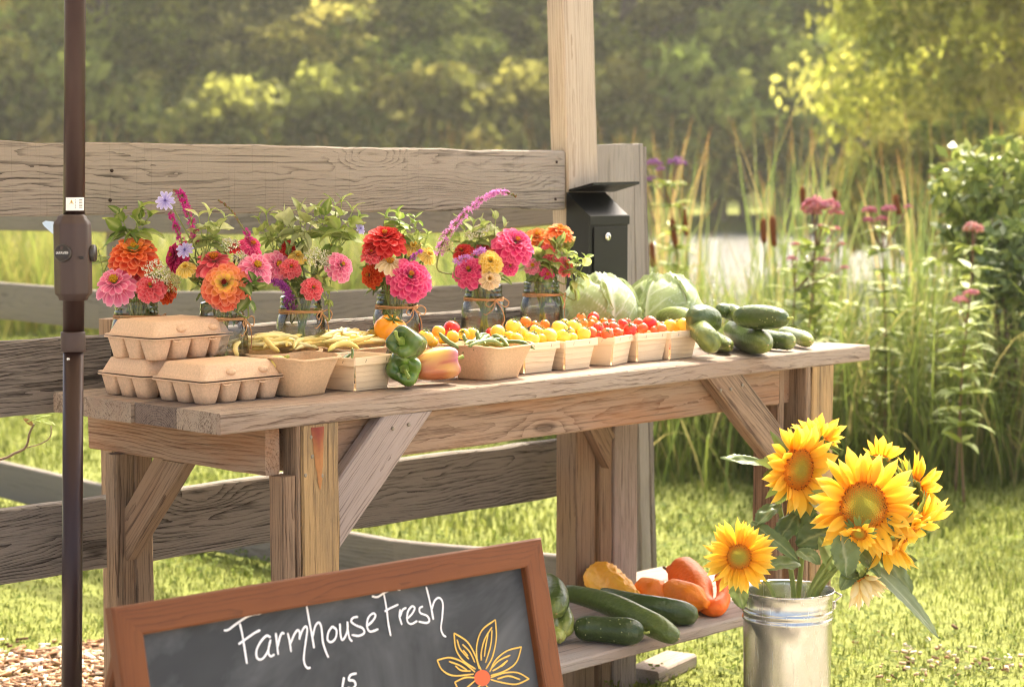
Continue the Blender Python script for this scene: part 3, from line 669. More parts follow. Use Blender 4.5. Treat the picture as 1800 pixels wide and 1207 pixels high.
leg(0.1885, 0.1992, 0.003, 0.050, ul, W_LEG, 32, 'leg_backing')
leg(0.109, 0.157, 0.500, 0.538, AB-0.001, W_LEG, 24); leg(0.1585, 0.207, 0.500, 0.538, AB-0.002, W_LEG, 25, 'leg_backing')
l2 = leg(1.934, 2.03, 0.000, 0.040, ul, W_LOG, 26); tag(l2, 'rough split front leg under the far end')
leg(1.848, 1.876, 0.046, 0.128, ul, W_LEG, 27, 'leg_backing'); leg(1.914, 1.933, 0.004, 0.10, ul, W_LEG, 28, 'leg_backing')
leg(1.618, 1.668, 0.455, 0.495, AB, W_LEG, 29); leg(1.669, 1.768, 0.450, 0.488, AB-0.001, W_BRACE, 30, 'leg_backing'); leg(1.524, 1.600, 0.455, 0.53, AB-0.001, W_LEG, 31, 'leg_backing')
# red knot on the bark leg
mb = MB(); kz = Zt-0.075
P = []
for i in range(9):
    t = i/8; hw = 0.016*(1-t)**0.7+0.0012+0.003*nz(t*6, 3, 1); z = Zt-0.046-0.125*t
    P.append([Vector((0.238+hw*u+0.006*t, -0.0012-0.0035*(1-u*u)*(1-t), z)) for u in (-1, -.5, 0, .5, 1)])
mb.grid(P, lambda u, v: mixc(lin('7a2a18'), lin('a8703c'), clamp(u*2.2-0.35+abs(v-.5)*0.9)))
mb.build('red_knot', vmat('knot_wood', 0.7, 0, 90, 0.3), l1)
# braces: mitred prisms
def brace(c0, c1, w, t, mat, seed, cut0='v', cut1='h', wd=(1, 0, 0)):
    c0 = Vector(c0); c1 = Vector(c1); X = (c1-c0).normalized(); Y = Vector(wd); Y = (Y-X*Y.dot(X)).normalized()
    hx = Vector((1, 0, 0)) if abs(X.x) > abs(X.y) else Vector((0, 1, 0))
    def f(kind):
        if kind == 'h': return lambda a, b: -a*Y.z/X.z
        if kind == 'v': return lambda a, b: -a*Y.dot(hx)/X.dot(hx)
        return None
    return beam('brace', c0, c1, w, t, wd, mat, T, seg=18, seed=seed, ends=(f(cut0), f(cut1)))
YB = 0.003
def mid2(a, b): return (a+b)/2
def strip(e1a, e1b, e2a, e2b, xcut, mat, seed):
    """front face between two pixel lines on the plane Y=YB, from the table top down to x = xcut"""
    A1, A2 = onY(*e1a, YB), onY(*e1b, YB); B1, B2 = onY(*e2a, YB), onY(*e2b, YB)
    def zcut(p, q, z): k = (z-p.z)/(q.z-p.z); return p+(q-p)*k
    def xc(p, q, x): k = (x-p.x)/(q.x-p.x); return p+(q-p)*k
    zt_ = ul-0.0005; t1, t2 = zcut(A1, A2, zt_), zcut(B1, B2, zt_); d = ((A2-A1).normalized()+(B2-B1).normalized()).normalized()
    top = mid2(t1, t2); bot = top+d*((xcut-top.x)/d.x); w = abs((t2.x-t1.x)*d.z)
    return brace((bot.x, YB+0.0185, bot.z), (top.x, YB+0.0185, top.z), w, 0.037, mat, seed)
strip((673, 733), (587, 860), (761, 724), (588, 972), 0.2985, W_BRACE, 41)
strip((1309, 661), (1384, 765), (1246, 668), (1351, 801), 1.9125, W_LEG, 42)
brace((0.150, 0.499, AB-0.17), (0.150, 0.345, AB-0.001), 0.080, 0.036, W_LEG, 43, 'v', 'h', (0, 1, 0))
brace((1.617, 0.437, AB-0.12), (1.53, 0.437, AB-0.001), 0.07, 0.034, W_LEG, 44)
# low shelf
ZS = TOP-0.65
shelf = bpy.data.objects.new('shelf', None); link(shelf, T, Matrix.Translation((1.15, 0.28, ZS)))
for k, (y0, y1) in enumerate(((0.0, 0.138), (0.143, 0.281), (0.288, 0.425), (0.433, 0.568))):
    beam('shelf_plank', (0.31 if k == 0 else 0.24, (y0+y1)/2, ZS-0.0135), (2.02+(0.004, -0.006, 0.003, 0.0)[k], (y0+y1)/2, ZS-0.0135), y1-y0, 0.026, (0, 1, 0), W_SHELF, shelf, seg=26, seed=50+k)
beam('shelf_bearer', (1.955, 0.05, ZS-0.061), (1.955, 0.56, ZS-0.061), 0.066, 0.036, (0, 0, 1), W_LEG, shelf, seg=8, seed=55)
beam('shelf_bearer', (0.36, 0.12, ZS-0.061), (0.36, 0.55, ZS-0.061), 0.066, 0.036, (0, 0, 1), W_LEG, shelf, seg=8, seed=56)
# screws
SCREW = plain('weathered_screw', '8d8272', 0.45, metal=0.8)
mbs = MB(); mbs.lathe([(0.0, 0.0), (0.0028, 0.0), (0.0042, -0.0008), (0.0042, -0.003)], 10, axis=(0, -1, 0)); screw_me = mbs.mesh('screw', SCREW)
def screw(px, py, y, parent=T):
    p = onY(px, py, y); p.y = y-0.0016; o = bpy.data.objects.new('screw', screw_me); link(o, parent, Matrix.Translation(p)); return o
for px, py in ((547, 768), (549, 802), (537, 835), (566, 836)): screw(px, py, 0.000)
for px, py in ((691, 753), (719, 746), (1267, 686), (1285, 684), (1305, 677)): screw(px, py, -0.0005)
# block on the ground by the rear leg
mb = MB(); p = onZ(1160, 1186, 0); bb = mb
o = beam('wood_block', (p.x-0.10, p.y-0.02, 0.018), (p.x+0.13, p.y+0.03, 0.018), 0.10, 0.04, (0, 1, 0), W_SHELF, None, seg=8, seed=61, bev=0.006)
tag(o, 'pale wood block lying in the grass by the rear table leg', 'block')
# ------------------------------------------------------------------ fences
FN = thing('plank_fence', (0.8, 0.66, 0), 'weathered grey three rail plank fence right behind the table', 'fence')
FY = 0.655; ft = 0.036
def fz(px, py, y=FY-ft/2): return onY(px, py, y)
def fplank(name, l0, l1, r0, r1, mat, parent, y, seed, xl, xr, lab=None):
    """edges: left top/bottom, right top/bottom heights"""
    zl, zr = (l0+l1)/2, (r0+r1)/2; w = ((l0-l1)+(r0-r1))/2
    o = beam(name, (xl, y, zl), (xr, y, zr), w, ft, (0, 0, 1), mat, parent, seg=48, seed=seed, wob=0.0028, bev=0.004)
    return o
fplank('rail', TOP+0.521, TOP+0.367, TOP+0.522, TOP+0.362, W_FENCE, FN, FY, 71, -1.5, onY(993, 300, FY-ft/2).x)
fplank('rail', TOP+0.103, TOP-0.054, TOP+0.106, TOP-0.052, W_FENCE_DARK, FN, FY, 72, -1.5, onY(993, 300, FY-ft/2).x)
fplank('rail', TOP-0.236, TOP-0.392, TOP-0.262, TOP-0.420, W_FENCE_DARK, FN, FY, 73, -1.5, onY(1010, 800, FY-ft/2).x)
sp = onY(190, 575, 0.70)
beam('post', (sp.x+0.012, 0.70, -0.05), (sp.x+0.012, 0.70, TOP+0.135), 0.044, 0.05, (1, 0, 0), W_LEG, FN, seg=10, seed=74)
NAIL = plain('rusty_nail', '3a2a20', 0.7, metal=0.4)
mbn = MB(); mbn.lathe([(0.0, 0.0), (0.003, 0.0), (0.004, -0.001), (0.004, -0.003)], 10, axis=(0, -1, 0)); nail_me = mbn.mesh('nail', NAIL)
for px, py in ((978, 285), (976, 350), (196, 300), (193, 352), (978, 560), (1000, 790), (998, 845), (196, 905), (194, 960)):
    p_ = onY(px, py, FY-ft/2); p_.y -= 0.0035; link(bpy.data.objects.new('nail', nail_me), FN, Matrix.Translation(p_))
# corner post: two grey boards and a dark strip
cx0 = onY(1055, 400, 0.74).x; cx1 = onY(1107, 400, 0.74).x; cx2 = onY(1122, 400, 0.74).x; cx3 = onY(1137, 400, 0.74).x; zt = onY(1090, 255, 0.74).z
low0 = onY(1122, 900, 0.74).x; low1 = onY(1163, 900, 0.74).x
def pboard(x0, x1, y, tz, mat, seed, z0=-0.05, th=0.04, name='post_board', tilt=0.0):
    return beam(name, ((x0+x1)/2+tilt, y, z0), ((x0+x1)/2, y, tz), x1-x0, th, (1, 0, 0), mat, FN, seg=20, seed=seed, wob=0.003, ends=(None, lambda a, b: 0.02*a))
pboard(cx0-0.09, cx1, 0.745, zt, W_GREY, 75, tilt=0.03); pboard(cx1+0.002, cx2+0.012, 0.752, zt+0.004, W_GREY, 76, tilt=0.06); pboard(cx2+0.018, cx3+0.004, 0.765, zt-0.004, W_FENCE_DARK, 77, tilt=0.075)
# tall pale post that carries the cash box
PY = 0.662
p_lo0, p_lo1 = onY(999, 330, PY-0.031).x, onY(1053, 330, PY-0.031).x; q = onY(1013, -150, PY-0.031)
k_ = (q.x+0.0-(p_lo0+p_lo1)/2)/(q.z-onY(1026, 330, PY-0.031).z)
o = beam('tall_post', ((p_lo0+p_lo1)/2-k_*onY(1026, 330, PY-0.031).z, PY, -0.05), (q.x, PY, q.z), p_lo1-p_lo0, 0.062, (1, 0, 0), W_POST, None, seg=40, seed=81, wob=0.001)
tag(o, 'tall pale timber post rising above the fence beside the cash box', 'post')
# second fence behind, meeting the first at the corner
BF = thing('back_fence', (0.5, 2.2, 0), 'blurred grey plank fence behind the first, slanting to the corner', 'fence')
def bplank(pts, w, seed):
    for i in range(len(pts)-1):
        a, b = pts[i], pts[i+1]
        beam('rail', a, b, w, 0.034, (0, 0, 1), W_BACK, BF, seg=10, seed=seed+i)
def bf(px, py, D): return at(px, py, D)
DL, DR = 8.6, 5.75
def bD(px): return 1/((1/DL)+((1/DR)-(1/DL))*clamp(px/1090.0))
for top, wid, seed in (([(-60, 372), (400, 375), (800, 366), (1085, 338)], 0.155, 91), ([(-60, 522), (180, 545), (560, 552), (1085, 535)], 0.155, 95), ([(-60, 826), (330, 922), (700, 990), (1085, 1030)], 0.155, 99)):
    bplank([bf(x, y, bD(x)) for x, y in top], wid, seed)
for px, up in ((206, 360),):
    p = bf(px, 500, bD(px)+0.06); beam('post', (p.x, p.y, -0.05), (p.x, p.y, bf(px, up, bD(px)).z), 0.06, 0.06, (1, 0, 0), W_BACK, BF, seg=8, seed=110+px)
# ------------------------------------------------------------------ cash box
CB = thing('cash_box', (onY(1052, 430, 0.6).x, 0.6, TOP+0.1), 'black metal drop box with raised lid fixed to the tall post', 'drop box')
yb, yf = 0.6295, 0.548
bx = onY(1035, 470, yf).x; bx1 = onY(1103, 470, yf).x
zb = TOP+0.03; zf = onY(1068, 378, yf).z; zk = onY(1030, 338, yb).z
mb = MB(); b = 0.003
V = [(bx, yf, zb), (bx1, yf, zb), (bx1, yf, zf), (bx, yf, zf), (bx, yb, zb), (bx1, yb, zb), (bx1, yb, zk), (bx, yb, zk)]
mb.add(V, [(0, 1, 2, 3), (5, 4, 7, 6), (4, 0, 3, 7), (1, 5, 6, 2), (3, 2, 6, 7), (4, 5, 1, 0)]); body = mb.build('body', BLACKBOX, CB, smooth=False)
mb = MB(); mb.box((bx-0.002, yf-0.006, zf-0.026), (bx1+0.002, yf-0.0005, zf-0.001), b=0.001); mb.build('front_lip', BLACKBOX, CB, smooth=False)
mb = MB(); mb.box((bx+0.016, yf-0.005, zb+0.02), (bx1-0.008, yf-0.0006, zf-0.032), b=0.001); dr = mb.build('door', BLACKBOX, CB, smooth=False)
lc = onY(1068, 416, yf-0.006)
mb = MB(); mb.lathe([(0, 0.006), (0.006, 0.006), (0.0095, 0.0045), (0.0115, 0.002), (0.0115, 0)], 20, c=lc, axis=(0, -1, 0)); lk = mb.build('lock', CHROME, dr)
mb = MB(); mb.box((lc.x-0.001, lc.y-0.0075, lc.z-0.004), (lc.x+0.001, lc.y-0.0061, lc.z+0.004)); mb.build('keyhole', DARKPL, lk, smooth=False)
mb = MB()
# lid: roof bent in two, hinged at the back and standing open
LY0, LY1 = yb+0.005, 0.50
lz = onY(1060, 322, 0.62).z
L0 = [Vector((bx-0.012, LY0, zk+0.004)), Vector((bx1+0.03, LY0, zk+0.006))]
q0 = onY(1000, 333, 0.63); q1 = onY(1043, 321, 0.55); q2 = onY(1124, 319, 0.55); q3 = onY(1080, 333, 0.63)
th = Vector((0, 0, -0.007))
A = [q0, q1, q2, q3]
mb.add([p for p in A]+[p+th for p in A], [(0, 1, 2, 3), (7, 6, 5, 4), (0, 4, 5, 1), (1, 5, 6, 2), (2, 6, 7, 3), (3, 7, 4, 0)])
e1 = q1+Vector((0, -0.055, -0.014)); e2 = q2+Vector((0, -0.05, -0.016))
mb.build('lid', BLACKBOX, CB, smooth=False)
# ------------------------------------------------------------------ umbrella
UX, UY = -0.186, 0.222
U = thing('patio_umbrella', (UX, UY, 0), 'bronze metal patio umbrella pole with crank housing at the left', 'umbrella')
DU = depth((UX, UY, 1.0))
def uz(py): return at(128, py, DU).z
def uax(z):                                                             # the pole leans a little
    zt = uz(10); zb_ = uz(1195); k = (z-zb_)/(zt-zb_)
    a = at(126.0, 1195, DU); b2_ = at(132.0, 10, DU); return Vector((a.x+(b2_.x-a.x)*k, a.y+(b2_.y-a.y)*k, z))
mb = MB(); mb.tube([uax(0.06), uax(uz(590))], 0.0193, 28); mb.build('lower_pole', BRONZE, U)
mb = MB(); mb.tube([uax(uz(600)), uax(2.42)], 0.0202, 28); mb.build('upper_pole', BRONZE, U)
z0, z1 = uz(618), uz(582); c = uax(z0)
mb = MB(); mb.lathe([(0.0200, 0), (0.0228, 0.001), (0.0232, 0.003), (0.0232, z1-z0-0.004), (0.0226, z1-z0-0.001), (0.0202, z1-z0)], 28, c=c); mb.build('sleeve', BRONZE_PL, U)
pb = at(120, 631, DU-0.02); mb = MB(); mb.ell(pb, 0.0034); mb.build('push_button', CHROME, U)
z0, z1 = uz(528), uz(377); h = z1-z0; c = uax(z0)
mb = MB()
def octo(i, a): 
    k = PI/4; m = ((a-0.30) % k)-k/2; return math.cos(k/2)/math.cos(m)*1.04 if 0.10 < i < 0.90 else 1.0
mb.lathe([(0.020, 0.0), (0.0265, 0.001), (0.0285, 0.008), (0.0335, 0.012), (0.0345, 0.016), (0.0345, h*0.5), (0.0345, h-0.02), (0.033, h-0.014), (0.0275, h-0.008), (0.0265, h-0.004), (0.0235, h-0.001), (0.0205, h)], 48, c=c, rfun=octo)
hs = mb.build('crank_housing', BRONZE_PL, U)
kn = at(113, 445, DU-0.034); kax = cdir(-0.30, 0.0, 1)
mb = MB(); mb.lathe([(0.0155, -0.006), (0.0172, 0.0), (0.0172, 0.007), (0.0155, 0.009), (0.0138, 0.009), (0.0132, 0.0065), (0.0, 0.0068)], 30, c=kn, axis=kax); kb = mb.build('crank_knob', DARKPL, hs)
kn2 = at(166, 445, DU); mb = MB(); mb.lathe([(0.0155, -0.006), (0.0165, 0.0), (0.016, 0.005), (0.0, 0.006)], 24, c=kn2-cdir(1, 0, 0.1)*0.004, axis=cdir(1, 0, 0.1)); mb.build('crank_knob', DARKPL, hs)
sl = at(143, 453, DU-0.0375); mb = MB(); mb.ell(sl, (0.0055, 0.003, 0.002), (RGT, UPV, FWD)); mb.build('key_slot', DARKPL, hs)
def text_mesh(txt, size, c, right, up, nrm, mat, parent, name='lettering', extr=0.0002):
    cu = bpy.data.curves.new('txt', 'FONT'); cu.body = txt; cu.size = size; cu.align_x = 'CENTER'; cu.align_y = 'CENTER'; cu.extrude = extr; cu.resolution_u = 3
    tmp = bpy.data.objects.new('txt', cu); COL.objects.link(tmp); dg = bpy.context.evaluated_depsgraph_get(); me = bpy.data.meshes.new_from_object(tmp.evaluated_get(dg)); COL.objects.unlink(tmp); bpy.data.objects.remove(tmp)
    me.materials.clear(); me.materials.append(mat); me.name = name
    M = Matrix(((right.x, up.x, nrm.x, c.x), (right.y, up.y, nrm.y, c.y), (right.z, up.z, nrm.z, c.z), (0, 0, 0, 1)))
    return link(bpy.data.objects.new(name, me), parent, M)
kr = UPV.cross(kax).normalized(); ku = kax.cross(kr)
text_mesh('SAFAVIEH', 0.0068, kn+kax*0.0075, kr, ku, kax, WHITELAB, kb)
# warning label wrapped on the pole
mb = MB(); zl0, zl1 = uz(370), uz(347)
fa = math.atan2(-FWD.y, -FWD.x)                    # angle facing the viewer
def onpole(a, z, r=0.0206): c_ = uax(z); return c_+Vector((math.cos(fa+a), math.sin(fa+a), 0))*r
mb.grid([[onpole(-0.62+1.95*i/12, z) for z in (zl0, zl1)] for i in range(13)]); wl_ = mb.build('warning_label', WHITELAB, U)
mb = MB(); zc = (zl0+zl1)/2+0.004
tri = [onpole(-0.02+x, zc+y, 0.0208) for x, y in ((-0.20, -0.0042), (0.20, -0.0042), (0.0, 0.0042))]; mb.add(tri, [(0, 1, 2)]); mb.build('warning_triangle', YELLAB, wl_)
mb = MB(); ex = [onpole(-0.02+x, zc+y, 0.02095) for x, y in ((-0.02, -0.003), (0.02, -0.003), (0.02, 0.002), (-0.02, 0.002))]; mb.add(ex, [(0, 1, 2, 3)])
for k in range(6):
    z = zl1-0.0045-k*0.0029; mb.add([onpole(0.30, z-0.0006, 0.02085), onpole(0.75, z-0.0006, 0.02085), onpole(1.05, z-0.0006, 0.02085), onpole(1.05, z+0.0006, 0.02085), onpole(0.75, z+0.0006, 0.02085), onpole(0.30, z+0.0006, 0.02085)], [(0, 1, 4, 5), (1, 2, 3, 4)])
mb.build('label_print', INK, wl_)
# crank handle sticking out at the back
cr0 = at(74, 392, DU+0.02); mb = MB()
hb = [at(x, y, DU+0.03) for x, y in ((74, 392), (80, 388), (103, 391), (108, 400), (104, 420), (97, 415), (78, 398))]
mb.add(hb+[p+FWD*0.003 for p in hb], [tuple(range(7)), tuple(range(13, 6, -1))]+[(i, (i+1) % 7, 7+(i+1) % 7, 7+i) for i in range(7)]); mb.build('crank_handle', CHROME, U, smooth=False)
# canopy overhead (above the frame) with ribs and base
mb = MB(); ct = uax(2.42); NR = 8; P = []
for i in range(9):
    r = 1.5*i/8; z = 2.44-0.36*(i/8)**1.25; row = []
    for j in range(NR*4):
        a = 2*PI*j/(NR*4); m = (a % (PI/4))-PI/8; k = math.cos(PI/8)/math.cos(m); sag = 0.05*(1-abs(m)/(PI/8))*(i/8)
        row.append(Vector((ct.x+math.cos(a)*r*k, ct.y+math.sin(a)*r*k, z-sag*0.4)))
    P.append(row)
mb.grid(P, lin('d9cbb4'), cv=True); mb.build('canopy', CANVAS, U)
for k in range(8):
    a = PI/4*k; mb = MB(); mb.tube(spline([(ct.x, ct.y, 2.425), (ct.x+math.cos(a)*0.75, ct.y+math.sin(a)*0.75, 2.27), (ct.x+math.cos(a)*1.48, ct.y+math.sin(a)*1.48, 2.06)], 6), 0.007, 6); mb.build('rib', BRONZE, U)
mb = MB(); bc = uax(0.0); mb.lathe([(0.0, 0.0), (0.24, 0.0), (0.245, 0.012), (0.22, 0.03), (0.05, 0.05), (0.03, 0.09), (0.0, 0.09)], 32, c=bc); mb.build('base', BRONZE, U)
# ------------------------------------------------------------------ chalkboard
tl = at(190, 1068, 3.0); zS = tl.z
tr = onZ(945, 945, zS); yS = (tl.y+tr.y)/2
tl = Vector((onY(190, 1068, tl.y).x, tl.y, zS)); 
sX = (Vector((tr.x, tr.y, zS))-tl); wS = sX.length; sX.normalize()
nH = Vector((sX.y, -sX.x, 0)).normalized()                                # horizontal, towards the viewer
LEAN = math.radians(13); sD = (Vector((0, 0, -1))*math.cos(LEAN)+nH*math.sin(LEAN)).normalized(); sN = sX.cross(sD).normalized()
if sN.dot(nH) < 0: sN = -sN
hS = 0.735
SG = thing('chalkboard_sign', tl+sX*wS/2+Vector((0, 0, -zS)), 'wood framed chalkboard sign lettered Farmhouse Fresh leaning in front', 'sign')
def sp3(u, v, n=0.0): return tl+sX*u+sD*v+sN*n
fw = 0.048; ftk = 0.024
def mit(k0, k1): return (lambda a, b: -a*k0, lambda a, b: a*k1)
def frail(a, b, wd, seed): return beam('frame_rail', a, b, fw, ftk, wd, W_SIGN, SG, seg=16, seed=seed, wob=0.0004, bev=0.003, ends=(lambda p, q: p*0.998, lambda p, q: -p*0.998))
frail(sp3(0+fw/2, fw/2), sp3(wS-fw/2, fw/2), sD, 201)
frail(sp3(wS-fw/2, fw/2), sp3(wS-fw/2, hS-fw/2), -sX, 202)
frail(sp3(wS-fw/2, hS-fw/2), sp3(fw/2, hS-fw/2), -sD, 203)
frail(sp3(fw/2, hS-fw/2), sp3(fw/2, fw/2), sX, 204)
mb = MB(); bN = -0.004
mb.add([sp3(fw-0.006, fw-0.006, bN), sp3(wS-fw+0.006, fw-0.006, bN), sp3(wS-fw+0.006, hS-fw+0.006, bN), sp3(fw-0.006, hS-fw+0.006, bN)]+[sp3(fw-0.006, fw-0.006, bN-0.006), sp3(wS-fw+0.006, fw-0.006, bN-0.006), sp3(wS-fw+0.006, hS-fw+0.006, bN-0.006), sp3(fw-0.006, hS-fw+0.006, bN-0.006)],
       [(0, 1, 2, 3), (7, 6, 5, 4), (0, 4, 5, 1), (1, 5, 6, 2), (2, 6, 7, 3), (3, 7, 4, 0)])
board = mb.build('board', CHALK, SG, smooth=False)
for sgn in (0.06, 0.94):                                                 # rear prop legs of the easel
    a = sp3(wS*sgn, 0.02, -0.02); bfoot = a - nH*0.30; bfoot.z = 0.0; beam('prop_leg', a, bfoot, 0.04, 0.02, sX, W_SIGN, SG, seg=6, seed=210)
def on_board(px, py, lift=0.0012):
    d = ray(px, py); o = sp3(0, 0, bN); k = (o-CAM_LOC).dot(sN)/d.dot(sN); return CAM_LOC+d*k+sN*lift
def stroke(mb, pts, w=0.0018, n=5):
    pts = [on_board(380+x/3, 960+y/3) for x, y in pts]; path = spline(pts, max(2, (len(pts)-1)*n+1)); m = len(path); L, R_ = [], []
    for i, p in enumerate(path):
        t = (path[min(m-1, i+1)]-path[max(0, i-1)]).normalized(); q = t.cross(sN).normalized(); ww = w*(1+0.22*nz(p.x*60, p.z*60, 3))*(0.75 if i in (0, m-1) else 1)
        L.append(p+q*ww); R_.append(p-q*ww)
    C_ = [p+sN*0.0006 for p in path]
    mb.grid([L, C_, R_])
def letters(name, strokes, mat, w):
    mb = MB()
    for s_ in strokes: stroke(mb, s_, w)
    o = mb.build(name, mat, board); return o
letters('lettering', [[(38, 442), (62, 438), (100, 410), (170, 365), (237, 350)], [(122, 405), (135, 460), (148, 540), (160, 617)], [(115, 515), (150, 490), (200, 455), (230, 440)],
 [(285, 478), (262, 470), (230, 505), (210, 550), (215, 588), (240, 592), (268, 555), (285, 490)], [(280, 500), (273, 555), (285, 578), (305, 568)],
 [(312, 455), (318, 510), (325, 570)], [(322, 530), (333, 480), (345, 455), (357, 460)], [(375, 455), (385, 500), (393, 555)], [(390, 510), (410, 462), (428, 440), (438, 455), (437, 490)],
 [(437, 480), (453, 440), (470, 420), (478, 440), (470, 500), (460, 580), (465, 620), (480, 640), (495, 637)], [(475, 315), (490, 400), (505, 480), (514, 535)], [(505, 480), (520, 420), (540, 400), (553, 430), (560, 500), (575, 550), (590, 585)],
 [(610, 420), (590, 450), (585, 490), (605, 503), (628, 480), (632, 440), (610, 420)], [(650, 405), (652, 450), (660, 490), (675, 480), (690, 440), (690, 395)], [(690, 430), (700, 480), (715, 500)],
 [(745, 370), (720, 375), (710, 395), (735, 415), (770, 430), (778, 455), (750, 470), (712, 465)], [(790, 420), (820, 395), (838, 365), (825, 352), (800, 375), (793, 420), (810, 448), (852, 435)]], CHALKMARK, 0.0018)
letters('lettering', [[(818, 262), (850, 265), (890, 240), (930, 225), (968, 228)], [(880, 240), (895, 320), (905, 400), (918, 470)], [(885, 342), (915, 325), (958, 305)], [(968, 330), (965, 370), (977, 412)], [(967, 370), (980, 335), (1000, 322)],
 [(1005, 380), (1030, 355), (1045, 325), (1030, 315), (1008, 345), (1005, 390), (1025, 408), (1058, 392)], [(1088, 315), (1070, 325), (1075, 350), (1110, 365), (1122, 390), (1105, 402), (1065, 395)],
 [(1105, 212), (1120, 270), (1135, 340), (1143, 385)], [(1135, 330), (1150, 285), (1175, 270), (1193, 300), (1190, 370), (1183, 430), (1195, 465), (1210, 475)]], CHALKMARK, 0.0017)
letters('price_number', [[(672, 688), (668, 712), (662, 745)], [(738, 668), (706, 677), (698, 703), (722, 706), (733, 728), (715, 748), (690, 744)]], CHALKMARK, 0.002)
fl = [[(1395, 650), (1375, 600), (1372, 520), (1400, 440), (1470, 385)], [(1470, 385), (1475, 480), (1455, 580), (1420, 645)], [(1452, 425), (1415, 485), (1396, 555), (1396, 600)], [(1432, 460), (1418, 530), (1412, 580)], [(1452, 440), (1445, 520), (1418, 612)],
 [(1252, 455), (1262, 540), (1300, 600), (1365, 645)], [(1252, 455), (1320, 500), (1362, 570), (1385, 645)], [(1268, 490), (1285, 540), (1330, 592)], [(1297, 515), (1335, 555), (1362, 610)], [(1300, 545), (1325, 575)],
 [(1163, 598), (1190, 650), (1250, 680), (1355, 672)], [(1163, 598), (1230, 585), (1300, 610), (1362, 660)], [(1225, 605), (1280, 625), (1320, 650)], [(1258, 628), (1290, 652), (1340, 656)],
 [(1440, 660), (1470, 600), (1530, 550), (1608, 528)], [(1608, 528), (1580, 610), (1520, 655), (1445, 680)], [(1548, 572), (1490, 600), (1450, 640)], [(1535, 600), (1490, 635), (1455, 655)], [(1520, 615), (1500, 632)],
 [(1445, 690), (1520, 665), (1590, 665), (1648, 697)], [(1648, 697), (1580, 725), (1500, 715), (1445, 700)], [(1480, 697), (1540, 682), (1600, 700)],
 [(1360, 690), (1310, 690), (1255, 715)], [(1255, 715), (1290, 760), (1365, 705)], [(1390, 730), (1340, 790), (1350, 850), (1400, 740)], [(1420, 730), (1470, 790), (1460, 850), (1405, 740)]]
fd = letters('flower_drawing', fl, CHALKYEL, 0.0013)
mb = MB(); cd = [on_board(380+(1400+42*math.cos(a))/3, 960+(692+42*math.sin(a))/3, 0.0016) for a in [2*PI*k/24 for k in range(24)]]; mb.add(cd, [tuple(range(24))]); mb.build('drawn_centre', CHALKRED, fd, smooth=False)
# ------------------------------------------------------------------ egg cartons
def rrect(hx, hy, r, n=6):
    out = []
    for cx, cy, a0 in ((hx-r, hy-r, 0), (-hx+r, hy-r, PI/2), (-hx+r, -hy+r, PI), (hx-r, -hy+r, 1.5*PI)):
        for k in range(n+1): a = a0+PI/2*k/n; out.append((cx+r*math.cos(a), cy+r*math.sin(a)))
    return out
def loft(mb, secs, col=(1, 1, 1), cap0=False, cap1=False, jit=0.0, n=6):
    P = []
    for i, (hx, hy, r, z) in enumerate(secs):
        P.append([Vector((x, y, z))+Vector((nz(x*90, y*90, z*60), nz(x*90+7, y*90, z*60), nz(x*70, y*70+5, i)))*jit for x, y in rrect(hx, hy, r, n)])
    b = len(mb.V); m = len(P[0]); mb.grid(P, col, cv=True)
    if cap0: mb.F.append(tuple(b+j for j in reversed(range(m)))); mb.MI.append(0)
    if cap1: mb.F.append(tuple(b+(len(P)-1)*m+j for j in range(m))); mb.MI.append(0)
CHX, CHY, CZ = 0.102, 0.079, 0.044
mb = MB(); loft(mb, [(CHX+0.004, CHY+0.004, 0.010, CZ+0.001), (CHX+0.0045, CHY+0.0045, 0.010, CZ+0.0025), (CHX-0.002, CHY-0.002, 0.010, CZ+0.0035), (CHX-0.006, CHY-0.006, 0.014, CZ+0.015), (CHX-0.012, CHY-0.012, 0.018, CZ+0.0295), (CHX-0.017, CHY-0.017, 0.018, CZ+0.0325), (CHX-0.03, CHY-0.03, 0.015, CZ+0.0335)], cap1=True, jit=0.0013); carton_lid = mb.mesh('lid', PULP)
mb = MB(); loft(mb, [(CHX+0.004, CHY+0.004, 0.010, CZ-0.003), (CHX+0.0055, CHY+0.0055, 0.010, CZ-0.001), (CHX+0.005, CHY+0.005, 0.010, CZ), (CHX-0.006, CHY-0.006, 0.01, CZ-0.0015)], cap1=True, jit=0.0009); loft(mb, [(CHX+0.004, CHY+0.004, 0.010, CZ-0.003), (CHX-0.003, CHY-0.003, 0.01, CZ-0.004)], cap1=True)
for sx in (-1, 1):                                                          # closing lips in the flange
    mb.tube(spline([(CHX*0.45*sx-0.011, -CHY-0.004, CZ-0.006), (CHX*0.45*sx, -CHY-0.006, CZ-0.008), (CHX*0.45*sx+0.011, -CHY-0.004, CZ-0.006)], 7), 0.0018, 6)
carton_fl = mb.mesh('flange', PULP)
cw, ch = 2*CHX/4*0.97, 2*CHY/3*0.97
mb = MB(); loft(mb, [(0.0155, 0.0155, 0.009, 0.0), (0.0175, 0.0175, 0.0095, 0.002), (0.0205, 0.0208, 0.010, 0.016), (cw/2, ch/2, 0.009, CZ-0.004)], cap0=True, jit=0.0006, n=4); carton_cup = mb.mesh('cup', PULP)
mb = MB(); mb.ell((0, 0, 0), (0.0125, 0.0085, 0.0068), nu=8, nv=16); carton_tab = mb.mesh('tab', PULP)
